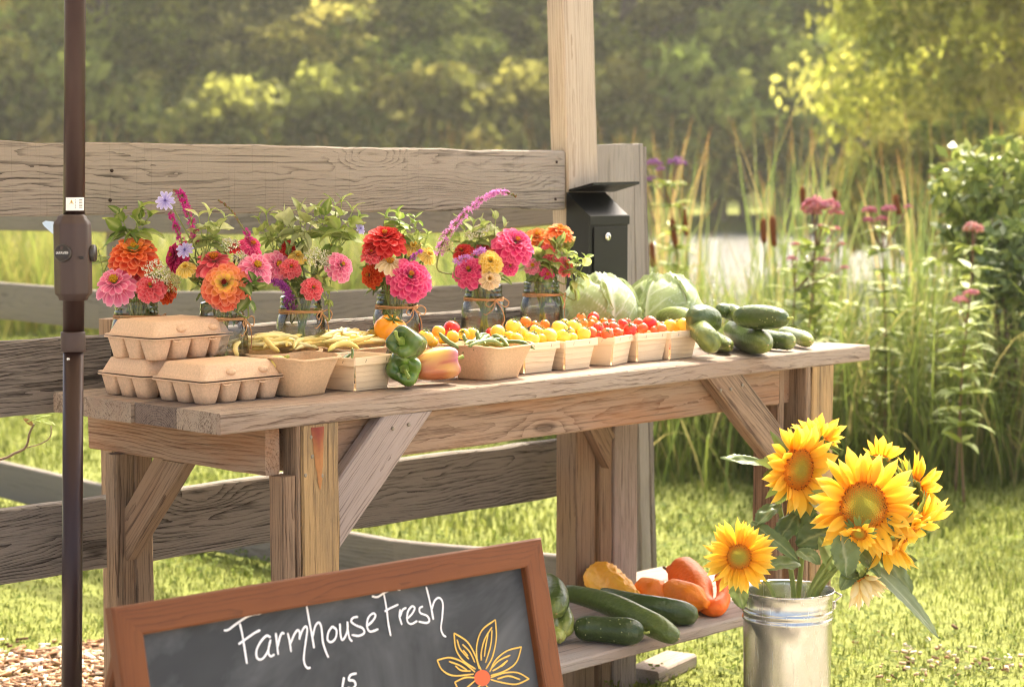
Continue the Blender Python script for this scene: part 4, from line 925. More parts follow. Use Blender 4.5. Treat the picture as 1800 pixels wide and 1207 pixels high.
def carton(x, y, z, rot, label):
    M = Matrix.Translation((x, y, z)) @ Matrix.Rotation(rot, 4, 'Z'); t = bpy.data.objects.new('egg_carton', None); link(t, None, M); tag(t, label, 'egg carton', 'brown pulp egg cartons')
    lid = link(bpy.data.objects.new('lid', carton_lid), t, M @ Matrix.Translation((0, 0, 0.0018))); link(bpy.data.objects.new('flange', carton_fl), t, M)
    for i in range(4):
        for j in range(3):
            link(bpy.data.objects.new('cup', carton_cup), t, M @ Matrix.Translation((-CHX+(i+0.5)*CHX/2, -CHY+(j+0.5)*2*CHY/3, 0)))
    for dx in (-0.028, 0.055): link(bpy.data.objects.new('tab', carton_tab), lid, M @ Matrix.Translation((dx, -CHY+0.006, CZ+0.017)))
    mb = MB(); zp = CZ+0.0338                                                # printed mark on the lid
    for k in range(26):
        a = k*0.42; mb.tube([Vector((x_, y_, 0)) for x_, y_ in ((-0.03+0.0027*k, 0.012*math.sin(a*1.7)*math.sin(k*0.13), ), (-0.028+0.0027*k, 0.012*math.sin((a+0.4)*1.7)*math.sin(k*0.13)))], 0.0005, 4)
    for k in range(9): mb.box((-0.034+k*0.0078, -0.021, -0.0002), (-0.034+k*0.0078+0.0048, -0.0165+0.002*(k % 2), 0.0003))
    me = mb.mesh('printed_mark', INK); link(bpy.data.objects.new('printed_mark', me), lid, M @ Matrix.Translation((0.012, 0.0, zp)))
    return t
p = onZ(352, 712, TOP)
carton(0.160, 0.212, TOP+0.0005, 0.02, 'front egg carton resting on the plank end with printed lid')
carton(0.150, 0.384, TOP+0.0005, -0.01, 'lower egg carton under the stacked one, half hidden')
carton(0.152, 0.362, TOP+0.0785, 0.03, 'upper egg carton stacked on top of another')
# ------------------------------------------------------------------ baskets
def wood_basket(x, y, rot, label, w=0.052, h=0.068, z=TOP, sc=1.0):
    M = Matrix.Translation((x, y, z+0.001)) @ Matrix.Rotation(rot, 4, 'Z') @ Matrix.Scale(sc, 4); t = bpy.data.objects.new('berry_basket', None); link(t, None, M); tag(t, label, 'basket', 'wooden veneer berry baskets')
    if not hasattr(wood_basket, 'me'):
        b, tp = w-0.004, w+0.008; th = 0.0016; D = {}
        mb = MB(); mb.box((-b, -b, 0), (b, b, th)); D['bottom'] = mb.mesh('bottom', W_VENEER, smooth=False)
        mb = MB(); n = 8; O = []; I = []
        for i in range(n+1):
            u = -1+2*i/n; bow = 0.0022*(1-u*u)
            O.append([Vector((u*(b*0.93), -b-0.001, 0.001)), Vector((u*(b*0.93+(tp-b)*0.55), -(b+tp)/2-bow, h*0.55)), Vector((u*(tp-0.002), -tp+0.001, h))])
        mb.grid(O); mb.grid([[q+Vector((0, th, 0)) for q in r] for r in O])
        for ed in (0, n): mb.grid([O[ed], [q+Vector((0, th, 0)) for q in O[ed]]])
        mb.grid([[r[2] for r in O], [r[2]+Vector((0, th, 0)) for r in O]]); D['side_panel'] = mb.mesh('side_panel', W_VENEER)
        mb = MB(); mb.box((-tp-0.001, -tp-0.0022, h-0.015), (tp+0.001, -tp+0.0002, h+0.0015), b=0.0005); D['rim_band'] = mb.mesh('rim_band', W_VENEER, smooth=False)
        mb = MB(); mb.box((-0.0005, -tp-0.0028, h-0.010), (0.0005, -tp-0.002, h-0.003)); D['staple'] = mb.mesh('staple', SCREW, smooth=False)
        wood_basket.me = D
    D = wood_basket.me; link(bpy.data.objects.new('bottom', D['bottom']), t, M)
    for k in range(4):
        R = M @ Matrix.Rotation(PI/2*k, 4, 'Z'); link(bpy.data.objects.new('side_panel', D['side_panel']), t, R); rb = link(bpy.data.objects.new('rim_band', D['rim_band']), t, R @ Matrix.Translation((0, -0.0012*(k % 2), -0.0005*k)))
        for dx in (-0.03, 0.03): link(bpy.data.objects.new('staple', D['staple']), rb, R @ Matrix.Translation((dx, -0.0012*(k % 2), -0.0005*k)) @ Matrix.Translation((0, 0, h-0.0065)) @ Matrix.Rotation(0.35, 4, 'Y') @ Matrix.Translation((0, 0, -(h-0.0065))))
    return t
def pulp_basket(x, y, rot, label, hx=0.052, hy=0.042, h=0.078, fl=0.027, z=TOP):
    base = Matrix.Translation((x, y, z+0.001)) @ Matrix.Rotation(rot, 4, 'Z'); t = bpy.data.objects.new('pulp_basket', None); link(t, None, base); tag(t, label, 'basket', 'moulded pulp produce baskets')
    def secs(off):
        return [(hx+fl*k**1.1-off, hy+fl*k**1.1-off, 0.02+0.012*k-off*0.5, h*k+(off*0.8 if k == 0 else 0)) for k in (0, 0.05, 0.12, 0.22, 0.34, 0.47, 0.6, 0.75, 0.9, 1.0)]
    mb = MB(); n = 10
    def ring(s_): return [Vector((x_, y_, s_[3]+(0.0045*math.cos(2*math.atan2(y_, x_))*(s_[3]/h)**3)))+Vector((0, 0, 0.0016*nz(x_*60, y_*60, x)*(s_[3]/h)**4)) for x_, y_ in rrect(s_[0], s_[1], s_[2], n)]
    for off in (0.0, 0.0028):
        S = secs(off); P = [ring(s_) for s_ in S]; m = len(P[0]); b = len(mb.V)
        mb.V.extend(v for r in P for v in r); mb.C.extend([(1, 1, 1)]*(len(P)*m))
        for i in range(len(P)-1):
            for j in range(m):
                c_ = (P[i][j]+P[i][(j+1) % m])/2
                if 1 <= i < 4 and c_.y < 0 and abs(c_.x-0.008) < 0.012 and (P[i][(j+1) % m]-P[i][j]).length < 0.2 and j in (m-1, n*2+1+n+0, 3*n+2): pass
                mb.F.append((b+i*m+j, b+i*m+(j+1) % m, b+(i+1)*m+(j+1) % m, b+(i+1)*m+j)); mb.MI.append(0)
        mb.F.append(tuple(b+j for j in reversed(range(m)))); mb.MI.append(0)
        if off == 0: top0 = P[-1]
        else: mb.grid([top0, P[-1]], cv=True)
    lip = [Vector((v.x*1.035, v.y*1.04, v.z-0.001)) for v in top0]; mb.grid([top0, lip, [v+Vector((0, 0, -0.0025)) for v in lip]], cv=True)
    me = mb.mesh('bowl', PULP2); link(bpy.data.objects.new('bowl', me), t, base)
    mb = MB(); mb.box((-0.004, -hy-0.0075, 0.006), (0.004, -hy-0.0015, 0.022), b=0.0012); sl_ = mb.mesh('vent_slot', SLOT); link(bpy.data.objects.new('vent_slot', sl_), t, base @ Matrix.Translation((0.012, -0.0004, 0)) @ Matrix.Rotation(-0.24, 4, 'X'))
    return t
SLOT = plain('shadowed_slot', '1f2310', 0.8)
pulp_basket(0.325, 0.165, 0.10, 'pulp basket holding one yellow squash beside the egg cartons', 0.050, 0.044, 0.079, 0.026)
pulp_basket(0.385, 0.335, 0.05, 'wide pulp basket heaped with yellow wax beans', 0.075, 0.058, 0.076, 0.026)
pulp_basket(0.595, 0.325, -0.05, 'second pulp basket of yellow beans beside the heirloom tomato', 0.062, 0.055, 0.076, 0.024)
pulp_basket(0.845, 0.118, 0.12, 'pulp basket of green beans between the peppers and tomatoes', 0.060, 0.048, 0.076, 0.028)
wood_basket(0.487, 0.165, 0.06, 'wooden basket of green beans left of the peppers', sc=1.03)
wood_basket(1.008, 0.165, 0.02, 'wooden basket of yellow cherry tomatoes beside the green beans')
wood_basket(1.135, 0.160, 0.06, 'second wooden basket of yellow cherry tomatoes')
wood_basket(1.285, 0.165, 0.30, 'turned wooden basket of red cherry tomatoes in the middle of the row')
wood_basket(1.418, 0.170, -0.02, 'wooden basket of red and orange tomatoes next to the last one')
wood_basket(1.525, 0.160, 0.04, 'last wooden basket at the row end with two yellow tomatoes')
wood_basket(0.86, 0.305, 0.05, 'wooden basket of yellow tomatoes behind the green beans')
wood_basket(1.20, 0.325, 0.05, 'wooden basket of orange tomatoes in the back row')
wood_basket(1.36, 0.32, -0.04, 'wooden basket of mixed red tomatoes in the back row')
# ------------------------------------------------------------------ glass jars
def jar_parts():
    r = 0.049; H = 0.185
    prof = [(0.0, 0.004), (0.040, 0.003), (0.046, 0.002), (r, 0.010), (r, 0.05), (r, 0.105), (r-0.001, 0.128), (0.0445, 0.143), (0.0405, 0.151), (0.040, 0.156), (0.0418, 0.159), (0.0418, 0.162), (0.040, 0.165), (0.040, 0.169), (0.0415, 0.1715), (0.040, 0.174), (0.040, 0.180), (0.0408, 0.183), (0.0395, H), (0.037, 0.183)]
    def pan(i, a): return 1-0.012*max(0, math.cos(4*a))**2 if 0.15 < i < 0.32 else 1
    mb = MB(); mb.lathe(prof, 48, rfun=pan); g = mb.mesh('glass', GLASS)
    mb = MB(); mb.lathe([(0.0, 0.008), (0.042, 0.008), (0.0455, 0.013), (r-0.0028, 0.05), (r-0.0028, 0.105), (r-0.0032, 0.1218), (r-0.0052, 0.1218), (0.0, 0.1214)], 48); w_ = mb.mesh('water', JWATER)
    mb = MB()
    for k in range(3):
        pth = [Vector((0.0432*math.cos(a), 0.0432*math.sin(a), 0.1495+k*0.0025+0.0012*math.sin(a*2+k))) for a in [2*PI*q/40 for q in range(41)]]; mb.tube(pth, 0.0012, 6)
    def bowl(pts, rr=0.0011): mb.tube(spline(pts, 22), rr, 6)
    c = Vector((0.0, -0.046, 0.150))
    bowl([c, c+Vector((0.014, -0.008, 0.006)), c+Vector((0.030, -0.007, -0.004)), c+Vector((0.022, -0.006, -0.016)), c]); bowl([c, c+Vector((-0.016, -0.007, 0.004)), c+Vector((-0.030, -0.006, -0.006)), c+Vector((-0.018, -0.005, -0.014)), c])
    bowl([c, c+Vector((0.012, -0.006, -0.02)), c+Vector((0.020, -0.005, -0.045)), c+Vector((0.012, -0.006, -0.062))]); bowl([c, c+Vector((-0.010, -0.006, -0.018)), c+Vector((-0.026, -0.004, -0.032)), c+Vector((-0.034, -0.004, -0.030))]); mb.ell(c, 0.0032)
    random.seed(77)
    for k in range(26):
        a = random.uniform(0, 2*PI); p = Vector((0.0435*math.cos(a), 0.0435*math.sin(a), 0.151+random.uniform(-0.002, 0.006))); mb.tube([p, p+Vector((random.uniform(-.008, .008), random.uniform(-.008, .004), random.uniform(-.007, .007)))], 0.00022, 3)
    return g, w_, mb.mesh('twine', TWINE)
JG, JW, JT = jar_parts()
JARS = {}
for k, (px, py, rot, lab) in enumerate(((240, 536, 0.9, 'leftmost mason jar of zinnias, mostly hidden behind the egg cartons'), (390, 530, 0.55, 'second mason jar, its bow hanging beside the stacked egg carton'), (529, 519, 0.35, 'third mason jar with clear water behind the yellow beans'),
        (697, 512, 0.1, 'fourth mason jar standing behind the heirloom tomato'), (850, 500, -0.2, 'fifth mason jar, twine knotted at its left, behind the green beans'), (952, 493, 0.7, 'sixth mason jar beside the cabbages'))):
    c = onZ(px, py+2, TOP+0.185); c.z = TOP+0.0008
    c.y = 0.51 if k == 0 else min(c.y, 0.505); c = Vector((onY(px, 560, c.y).x, c.y, c.z))
    M = Matrix.Translation(c) @ Matrix.Rotation(rot, 4, 'Z') @ Matrix.Diagonal((1.12, 1.12, 1.0, 1)); t = bpy.data.objects.new('mason_jar', None); link(t, None, M); tag(t, lab, 'jar', 'mason jars of flowers')
    link(bpy.data.objects.new('glass', JG), t, M); link(bpy.data.objects.new('water', JW), t, M); link(bpy.data.objects.new('twine', JT), t, M)
    JARS[k] = c
# ------------------------------------------------------------------ bucket
BC = onY(1385, 1030, -0.30); BC.z = 0; bD_ = depth(BC+Vector((0, 0, 0.4))); BR = 80*bD_/FPX; BH = onY(1385, 1036, -0.30).z
BK = thing('metal_bucket', BC, 'shiny galvanised steel bucket holding the sunflowers', 'bucket')
def bz(py): return at(1385, py, bD_-BR*0.9).z
z1, z2 = bz(1087), bz(1100)
prof = [(BR*0.88, 0.002), (BR*0.90, 0.0), (BR*0.905, 0.01)]
for k in range(1, 12): z = 0.01+(z2-0.03)*k/12; prof.append((BR*(0.905+0.075*z/BH), z))
rr = BR*(0.905+0.075*z2/BH)
def bead(zc): return [(rr, zc-0.0065), (rr+0.0022, zc-0.004), (rr+0.0034, zc), (rr+0.0022, zc+0.004), (rr, zc+0.0065)]
prof += bead(z2)+bead(z1)+[(BR*0.985, z1+0.03), (BR*0.992, BH-0.012), (BR*0.998, BH-0.004), (BR*1.012, BH-0.003), (BR*1.02, BH), (BR*1.010, BH+0.003), (BR*0.995, BH+0.001), (BR*0.975, BH-0.01), (BR*0.95, BH*0.5), (BR*0.88, 0.03), (0.0, 0.03)]
mb = MB(); mb.lathe(prof, 72, c=BC, rfun=lambda i, a: 1+0.0035*math.sin(2*a+i*3)); mb.build('body', ZINC, BK)
for s_ in (-1, 1):
    e = BC+RGT*(s_*BR*1.0)+Vector((0, 0, BH-0.02)); mb = MB()
    mb.tube(spline([e+RGT*s_*0.001+Vector((0, 0, -0.022)), e+RGT*s_*0.004+Vector((0, 0, -0.008)), e+RGT*s_*0.012+Vector((0, 0, 0.0)), e+RGT*s_*0.020+Vector((0, 0, 0.006))], 10), 0.0022, 8); mb.ell(e+RGT*s_*0.002+Vector((0, 0, -0.016)), (0.004, 0.006, 0.010)); mb.build('handle_ear', ZINC, BK)
mb = MB(); mb.tube(spline([BC+RGT*(BR+0.02)+Vector((0, 0, BH-0.013)), BC+RGT*(BR*0.9)-FWD*(-BR*0.6)+Vector((0, 0, BH-0.01)), BC+FWD*(BR*1.08)+Vector((0, 0, BH-0.05)), BC-RGT*(BR*0.9)+FWD*(BR*0.6)+Vector((0, 0, BH-0.01)), BC-RGT*(BR+0.02)+Vector((0, 0, BH-0.013))], 30), 0.0022, 8); mb.build('bail_handle', ZINC, BK)
# ------------------------------------------------------------------ produce
GDK = lin('35451f'); GMD = lin('5a6d2c'); GLT = lin('9aa352'); GPALE = lin('c8c98a')
def cuke(name, pts, r, label, cat='cucumber', c0=GDK, c1=GMD, tip=GLT, stem=0.0, prof='c', group=None, seed=0, n=26, seg=20):
    path = spline(pts, n); R = []
    for i in range(n):
        t = i/(n-1)
        if prof == 'c': k = (1-abs(2*t-1)**4.5)**0.5*(0.94+0.06*math.sin(t*7+seed))
        elif prof == 'z': k = (0.72+0.28*sstep(0, 0.55, t)-0.25*sstep(0.75, 1.0, t))*(1-(2*abs(t-0.5))**14)**0.5
        else: k = (1-abs(2*t-1)**3.0)**0.5*(1.05-0.22*abs(t-0.4))
        R.append(max(r*k, 0.0012))
    def colf(t, v):
        a = v*2*PI; s_ = 0.5+0.5*nz(math.cos(a)*2.2+seed, math.sin(a)*2.2, t*1.6+seed); st = clamp(0.5+1.6*nz(math.cos(a)*5+seed*3, math.sin(a)*5, t*0.8))
        c = mixc(c0, c1, clamp(s_*0.9*st+0.12)); e = sstep(0.80, 1.0, t); c = mixc(c, tip, e*(0.25+0.55*st)); return c
    mb = MB(); mb.tube(path, R, seg, colf, rfun=lambda t, a: 1+0.022*math.cos(5*a+seed)+0.02*nz(t*9+seed, math.cos(a)*2, math.sin(a)*2))
    o = mb.build(name, CUKE)
    mb = MB(); random.seed(seed+5)
    T_, N_ = frames(path)
    for k in range(46):                                                     # warts
        i = random.randint(2, n-3); a = random.uniform(0, 2*PI); p = path[i]+(N_[i][0]*math.cos(a)+N_[i][1]*math.sin(a))*R[i]*1.0; mb.ell(p, random.uniform(0.0010, 0.0018), nu=4, nv=6, col=mixc(GPALE, c0, 0.35))
    if prof == 'c': mb.build('warts', CUKE, o)
    if stem:
        mb = MB(); e = path[0]; d = (path[0]-path[1]).normalized(); mb.tube([e-d*0.004, e+d*stem*0.5+Vector((0, 0, 0.001)), e+d*stem+Vector((0, 0, 0.003))], [0.0042, 0.003, 0.0034], 7, col=GLT); mb.build('stem', STEM, o)
    mb = MB(); e = path[-1]; d = (path[-1]-path[-2]).normalized(); mb.ell(e, (0.003, 0.003, 0.0015), nu=5, nv=8, col=lin('b59a63')); mb.build('blossom_scar', STEM, o)
    return tag(o, label, cat, group)
def tz(px, py, h): return onZ(px, py, TOP+h)
CG_ = 'cucumbers piled at the table end'
cuke('cucumber', [tz(1158, 556, 0.085), tz(1205, 562, 0.085), tz(1240, 590, 0.06), tz(1254, 612, 0.028)], 0.031, 'bent pale bumpy cucumber leaning beside the last berry basket', c0=lin('4d5c2a'), c1=lin('8b9348'), tip=lin('a9ad5a'), group=CG_, seed=1)
cuke('cucumber', [tz(1215, 556, 0.105), tz(1240, 562, 0.092), tz(1259, 570, 0.078)], 0.036, 'dark cucumber pointing at the viewer in the upper row', group=CG_, seed=2, prof='b')
cuke('cucumber', [tz(1262, 543, 0.11), tz(1283, 548, 0.10), tz(1300, 553, 0.096)], 0.022, 'small cucumber wedged behind, its end against the long one', c0=lin('44552a'), tip=GLT, group=CG_, seed=3)
cuke('cucumber', [tz(1385, 560, 0.100), tz(1335, 557, 0.100), tz(1290, 556, 0.098)], 0.031, 'long dark cucumber on top of the pile', group=CG_, seed=4, stem=0.015)
cuke('cucumber', [tz(1282, 576, 0.046), tz(1316, 592, 0.040), tz(1350, 606, 0.036)], 0.037, 'big glossy cucumber in front of the pile', group=CG_, seed=5, prof='b')
cuke('cucumber', [tz(1240, 590, 0.028), tz(1262, 600, 0.026), tz(1282, 608, 0.025)], 0.024, 'short dark cucumber tucked low between two bigger ones', group=CG_, seed=6)
cuke('cucumber', [tz(1335, 595, 0.028), tz(1365, 598, 0.027), tz(1396, 601, 0.026)], 0.026, 'dark bumpy cucumber lying right of the biggest one', group=CG_, seed=7)
cuke('cucumber', [tz(1372, 584, 0.030), tz(1400, 591, 0.027), tz(1424, 600, 0.023)], 0.022, 'striped light green cucumber at the far end of the table', c0=lin('4d5e28'), c1=lin('9aa04c'), tip=lin('a5a851'), group=CG_, seed=8)
# on the low shelf
def sz(px, py, h): return onZ(px, py, ZS+h)
SG_ = 'vegetables on the low shelf'
cuke('zucchini', [sz(986, 1038, 0.085), sz(1060, 1057, 0.070), sz(1130, 1088, 0.045), sz(1193, 1122, 0.02)], 0.030, 'long pale striped zucchini lying across the shelf edge', 'zucchini', c0=lin('4a5a2c'), c1=lin('6f7c3c'), tip=lin('5d6c32'), prof='z', group=SG_, seed=11)
cuke('zucchini', [sz(1050, 1043, 0.055), sz(1120, 1062, 0.045), sz(1180, 1073, 0.035), sz(1228, 1083, 0.022)], 0.031, 'dark zucchini with a narrow stem end beside the orange gourds', 'zucchini', c0=lin('33451f'), c1=lin('4e6029'), tip=lin('5f6b35'), prof='z', group=SG_, seed=12)
cuke('cucumber', [sz(1133, 1112, 0.032), sz(1068, 1106, 0.032), sz(1008, 1102, 0.034)], 0.034, 'fat dark cucumber at the shelf front with a stubby stem', c0=lin('2c3c1b'), c1=lin('46572a'), tip=lin('4d5c2c'), stem=0.012, group=SG_, seed=13)
cuke('cucumber', [sz(955, 1020, 0.115), sz(972, 1046, 0.10), sz(978, 1078, 0.075)], 0.036, 'dark cucumber half hidden by the chalkboard frame', group=SG_, seed=14, prof='b')
cuke('cucumber', [sz(978, 1055, 0.075), sz(992, 1085, 0.050), sz(992, 1114, 0.026)], 0.024, 'light green cucumber standing behind the sign edge', c0=lin('58682c'), c1=lin('9ba04a'), tip=lin('b4b45c'), group=SG_, seed=15)
cuke('cucumber', [sz(966, 1085, 0.03), sz(978, 1108, 0.024), sz(984, 1122, 0.02)], 0.020, 'small yellow green cucumber end by the sign', c0=lin('9aa345'), c1=lin('c3c36b'), tip=lin('c9c66e'), group=SG_, seed=16)
OR = lin('ff7f0c'); YO = lin('ffa818'); RO = lin('f8660c')
def gourd(name, pts, rads, label, c0, c1, seed, ribs=0.0, warty=0.0, group='orange gourds on the low shelf'):
    n = 64 if warty > 0.1 else 30; wf_ = 13 if warty > 0.1 else 5; path = spline(pts, n); m = len(rads)-1; R = []
    for i in range(n):
        s_ = i/(n-1)*m; k = min(int(s_), m-1); t = s_-k; t = t*t*(3-2*t); R.append(rads[k]*(1-t)+rads[k+1]*t)
    mb = MB()
    def rf(t, a): return 1+ribs*math.cos(8*a)+warty*max(0, nz(math.cos(a)*wf_*0.5+seed, math.sin(a)*wf_*0.5, t*wf_*1.3))+0.02*nz(t*5, math.cos(a)*1.5, seed)
    mb.tube(path, R, 64 if warty > 0.1 else 32, lambda t, v: mixc(c0, c1, clamp(0.5+0.9*nz(math.cos(v*6.28)*1.8+seed, math.sin(v*6.28)*1.8, t*3))), rfun=rf)
    o = mb.build(name, GOURD); mb = MB(); e = path[0]; d = (path[0]-path[2]).normalized(); mb.tube([e-d*0.003, e+d*0.010, e+d*0.018+Vector((0, 0, 0.003))], [0.006, 0.004, 0.0045], 7, col=lin('7d6a3e')); mb.build('stem', STEM, o)
    return tag(o, label, 'gourd', group)
gourd('gourd', [sz(1040, 1003, 0.060), sz(1059, 1018, 0.056), sz(1085, 1036, 0.047), sz(1110, 1052, 0.036), sz(1124, 1062, 0.028)], [0.012, 0.046, 0.040, 0.026, 0.006], 'yellow orange warty gourd with a neck at the back of the shelf', YO, lin('ffb838'), 1, warty=0.22)
gourd('gourd', [sz(1115, 1040, 0.034), sz(1132, 1043, 0.034), sz(1152, 1048, 0.034), sz(1175, 1055, 0.030)], [0.012, 0.043, 0.045, 0.010], 'orange pumpkin shaped gourd between the zucchini and bigger gourds', OR, lin('ff8c1c'), 2, warty=0.05, ribs=0.02)
gourd('gourd', [sz(1160, 1038, 0.040), sz(1185, 1044, 0.040), sz(1215, 1052, 0.038), sz(1244, 1062, 0.034)], [0.012, 0.040, 0.040, 0.010], 'smooth bright orange ribbed gourd in front of the crookneck', OR, lin('ff8e1a'), 3, ribs=0.025)
gourd('crookneck_gourd', [sz(1175, 1000, 0.070), sz(1200, 1008, 0.066), sz(1222, 1028, 0.050), sz(1240, 1060, 0.024), sz(1259, 1068, 0.022), sz(1271, 1052, 0.035), sz(1270, 1028, 0.06), sz(1262, 1012, 0.078)], [0.010, 0.046, 0.043, 0.024, 0.022, 0.019, 0.016, 0.010], 'red orange crookneck gourd with its neck curling up by the bucket', RO, lin('ff7e1a'), 4, warty=0.05)
# peppers
def pepper(c, r, h, ax, label, cols, seed, lobes=4, stem_bend=0.3):
    c = Vector(c); ax = Vector(ax).normalized(); ux = ax.orthogonal().normalized(); uy = ax.cross(ux); mb = MB(); P = []; cc = []; nu, nv = 26, 40
    prof = [(0.0, 0.80), (0.16, 0.80), (0.30, 0.86), (0.48, 0.96), (0.70, 1.00), (0.90, 0.90), (1.0, 0.68), (1.02, 0.40), (1.0, 0.10), (0.97, -0.20), (0.92, -0.5), (0.84, -0.75), (0.70, -0.92), (0.45, -0.99), (0.2, -0.93), (0.0, -0.90)]
    PF = [Vector((a, b, 0)) for a, b in prof]; S = spline(PF, nu)
    for i, q in enumerate(S):
        row = []; t = i/(nu-1)
        for j in range(nv):
            a = 2*PI*j/nv; lob = 1+0.075*math.cos(lobes*a+seed)*sstep(0.05, 0.35, t)+0.05*math.cos(2*a+seed*2)+0.05*nz(math.cos(a)*1.4+seed, math.sin(a)*1.4, t*2.2)
            zz = q.y*h+0.09*h*math.cos(lobes*a+seed)*(1-t)*sstep(0, 0.25, t)-0.05*h*math.cos(lobes*a+seed)*sstep(0.7, 0.9, t)
            row.append(c+ux*(math.cos(a)*max(0, q.x)*r*lob)+uy*(math.sin(a)*max(0, q.x)*r*lob)+ax*zz); cc.append(cols(t, a))
        P.append(row)
    mb.grid(P, cc, cv=True); o = mb.build('bell_pepper', PEPPER)
    mb = MB(); b0 = c+ax*h*0.79; side = (ux*math.cos(seed)+uy*math.sin(seed)).normalized()
    mb.lathe([(r*0.30, 0.0), (r*0.27, 0.006), (r*0.16, 0.010), (r*0.13, 0.016)], 18, c=b0, axis=ax, col=lin('7f9440'), rfun=lambda i, a: 1+0.12*math.cos(6*a)*(1-i)); mb.tube(spline([b0+ax*0.012, b0+ax*0.024+side*0.004, b0+ax*0.036+side*0.014*stem_bend*4], 8), [r*0.13, r*0.11, r*0.10, r*0.10, r*0.10, r*0.105, r*0.12, r*0.13], 10, col=lin('8a9a47')); mb.build('stem', STEM, o)
    return tag(o, label, 'pepper')
GP = lambda t, a: mixc(lin('3f5a1c'), lin('6a8a2f'), clamp(0.4+0.9*nz(math.cos(a)*1.3, math.sin(a)*1.3, t*2)))
pp = onZ(708, 645, TOP+0.045); pepper(pp, 0.036, 0.042, cdir(0.15, -0.10, 1), 'lower green bell pepper showing its stem, resting on the plank', GP, 1.3)
pq = onZ(716, 603, TOP+0.103); pepper(pq+FWD*0.015, 0.034, 0.042, cdir(-0.35, 0.12, 1), 'upper green bell pepper perched on the other two', lambda t, a: mixc(lin('2f4716'), lin('5d7a2a'), clamp(0.4+0.9*nz(math.cos(a)*1.3+4, math.sin(a)*1.3, t*2))), 2.4)
def purp(t, a):
    n1 = nz(math.cos(a)*1.2+2, math.sin(a)*1.2, t*2.4); c = mixc(lin('cfa04a'), lin('b86a40'), clamp(0.45+1.3*n1)); c = mixc(c, lin('a8532e'), clamp(0.05+2.4*nz(math.cos(a)*2.4, math.sin(a)*2.4+6, t*4))); return mixc(c, lin('a3467a'), sstep(0.50, 0.22, t)*0.9)
pr = onZ(762, 640, TOP+0.045); pepper(pr, 0.037, 0.050, (0.93, -0.25, 0.10), 'blush yellow bell pepper with purple shoulders lying on its side', purp, 0.4, stem_bend=0.1)
# tomatoes
def tomato(px, py, rpx, y, col, label, group, cal=0.7, name='cherry_tomato', sq=0.93, cax=None, big=False):
    p = onY(px, py, y); r = rpx*depth(p)/FPX; mb = MB(); random.seed(int(px*31+py*17)); sq = sq*(1 if big else random.uniform(0.86, 1.12)); r *= 1 if big else random.uniform(0.92, 1.08); ax = Vector((random.gauss(0, 0.5), random.gauss(0, 0.5)-0.2, 1)).normalized() if cax is None else Vector(cax).normalized()
    ux = ax.orthogonal().normalized(); uy = ax.cross(ux); c0 = lin(col); sd = random.random()*9
    fun = (lambda th, ph: 1-0.10*math.exp(-(th/0.35)**2)+(0.05*math.cos(6*ph+sd)+0.04*math.cos(4*ph))*math.exp(-((th-0.8)/0.7)**2)) if big else (lambda th, ph: 1-0.07*math.exp(-(th/0.3)**2))
    mb.ell(p, (r, r, r*sq), (ux, uy, ax), 14 if not big else 22, 20 if not big else 40, col=lambda th, ph: mixc(c0, mulc(mixc(c0, lin('f0c040'), 0.35), 1.0), clamp(0.35*math.exp(-(th/0.7)**2)+0.25*nz(th*2+sd, ph*0.5, sd))), fun=fun)
    o = mb.build(name, TOMATO)
    if random.random() < cal:
        mb = MB(); t0 = p+ax*r*sq*0.94
        for k in range(5):
            a = 2*PI*k/5+sd; d = ux*math.cos(a)+uy*math.sin(a); mb.tube(spline([t0, t0+d*r*0.35+ax*r*0.05, t0+d*r*0.75+ax*r*random.uniform(-0.1, 0.35)], 5), [r*0.07, r*0.09, r*0.07, r*0.045, r*0.012], 5, col=lin('5d6b2c'), flat=0.5)
        mb.tube([t0, t0+ax*r*0.25, t0+ax*r*0.5+ux*r*0.12], r*0.055, 5, col=lin('6b7434')); mb.build('calyx', STEM, o)
    return tag(o, label, 'tomato', group)
Y1, Y2, O1, R1, R2 = 'f2c243', 'eeb52e', 'e8801e', 'd02a18', 'dd5526'
def tlist(rows, label, group):
    for px, py, r, y, c in rows: tomato(px, py, r, y, c, label, group)
tlist([(875, 583, 14, .165, Y1), (903, 574, 14.5, .175, Y1), (882, 599, 11, .135, Y1), (917, 583, 13, .16, Y1), (909, 595, 13, .125, Y1), (935, 595, 14, .125, Y1), (941, 580, 11, .18, Y1), (952, 596, 11, .13, Y2), (966, 590, 14.5, .125, Y1), (895, 592, 11, .16, Y2), (949, 585, 12, .155, Y2), (927, 600, 10, .13, Y2), (975, 598, 10, .14, Y2)], 'yellow cherry tomato heaped in the basket beside the green beans', 'tomatoes in the first yellow basket')
tlist([(985, 578, 16, .165, Y1), (1008, 577, 15, .16, Y1), (990, 592, 13, .125, Y1), (1026, 587, 12.5, .125, Y1), (1006, 594, 10.5, .12, Y1), (992, 569, 10, .20, Y1), (1018, 596, 9, .14, Y2), (1000, 586, 12, .15, Y2), (1038, 590, 8, .15, Y2)], 'yellow cherry tomato in the second yellow basket', 'tomatoes in the second yellow basket')
tlist([(1039, 585, 11.5, .13, R2), (1067, 588, 12, .115, R2), (1052, 576, 10, .15, R1), (1078, 575, 11, .16, R2), (1086, 584, 10.5, .125, R2), (1064, 575, 10, .17, R1), (1095, 570, 11, .19, R1), (1075, 584, 9, .14, R1), (1052, 589, 8, .14, R1), (1062, 600, 10, .17, R1), (1066, 616, 10, .15, R1), (1066, 604, 10, .15, R1), (1100, 590, 10, .15, R2)], 'red orange cherry tomato in the turned middle basket', 'tomatoes in the turned basket')
tomato(1108, 579, 13, .13, 'd0150f', 'round bright red tomato at the corner of the turned basket', None, cal=1)
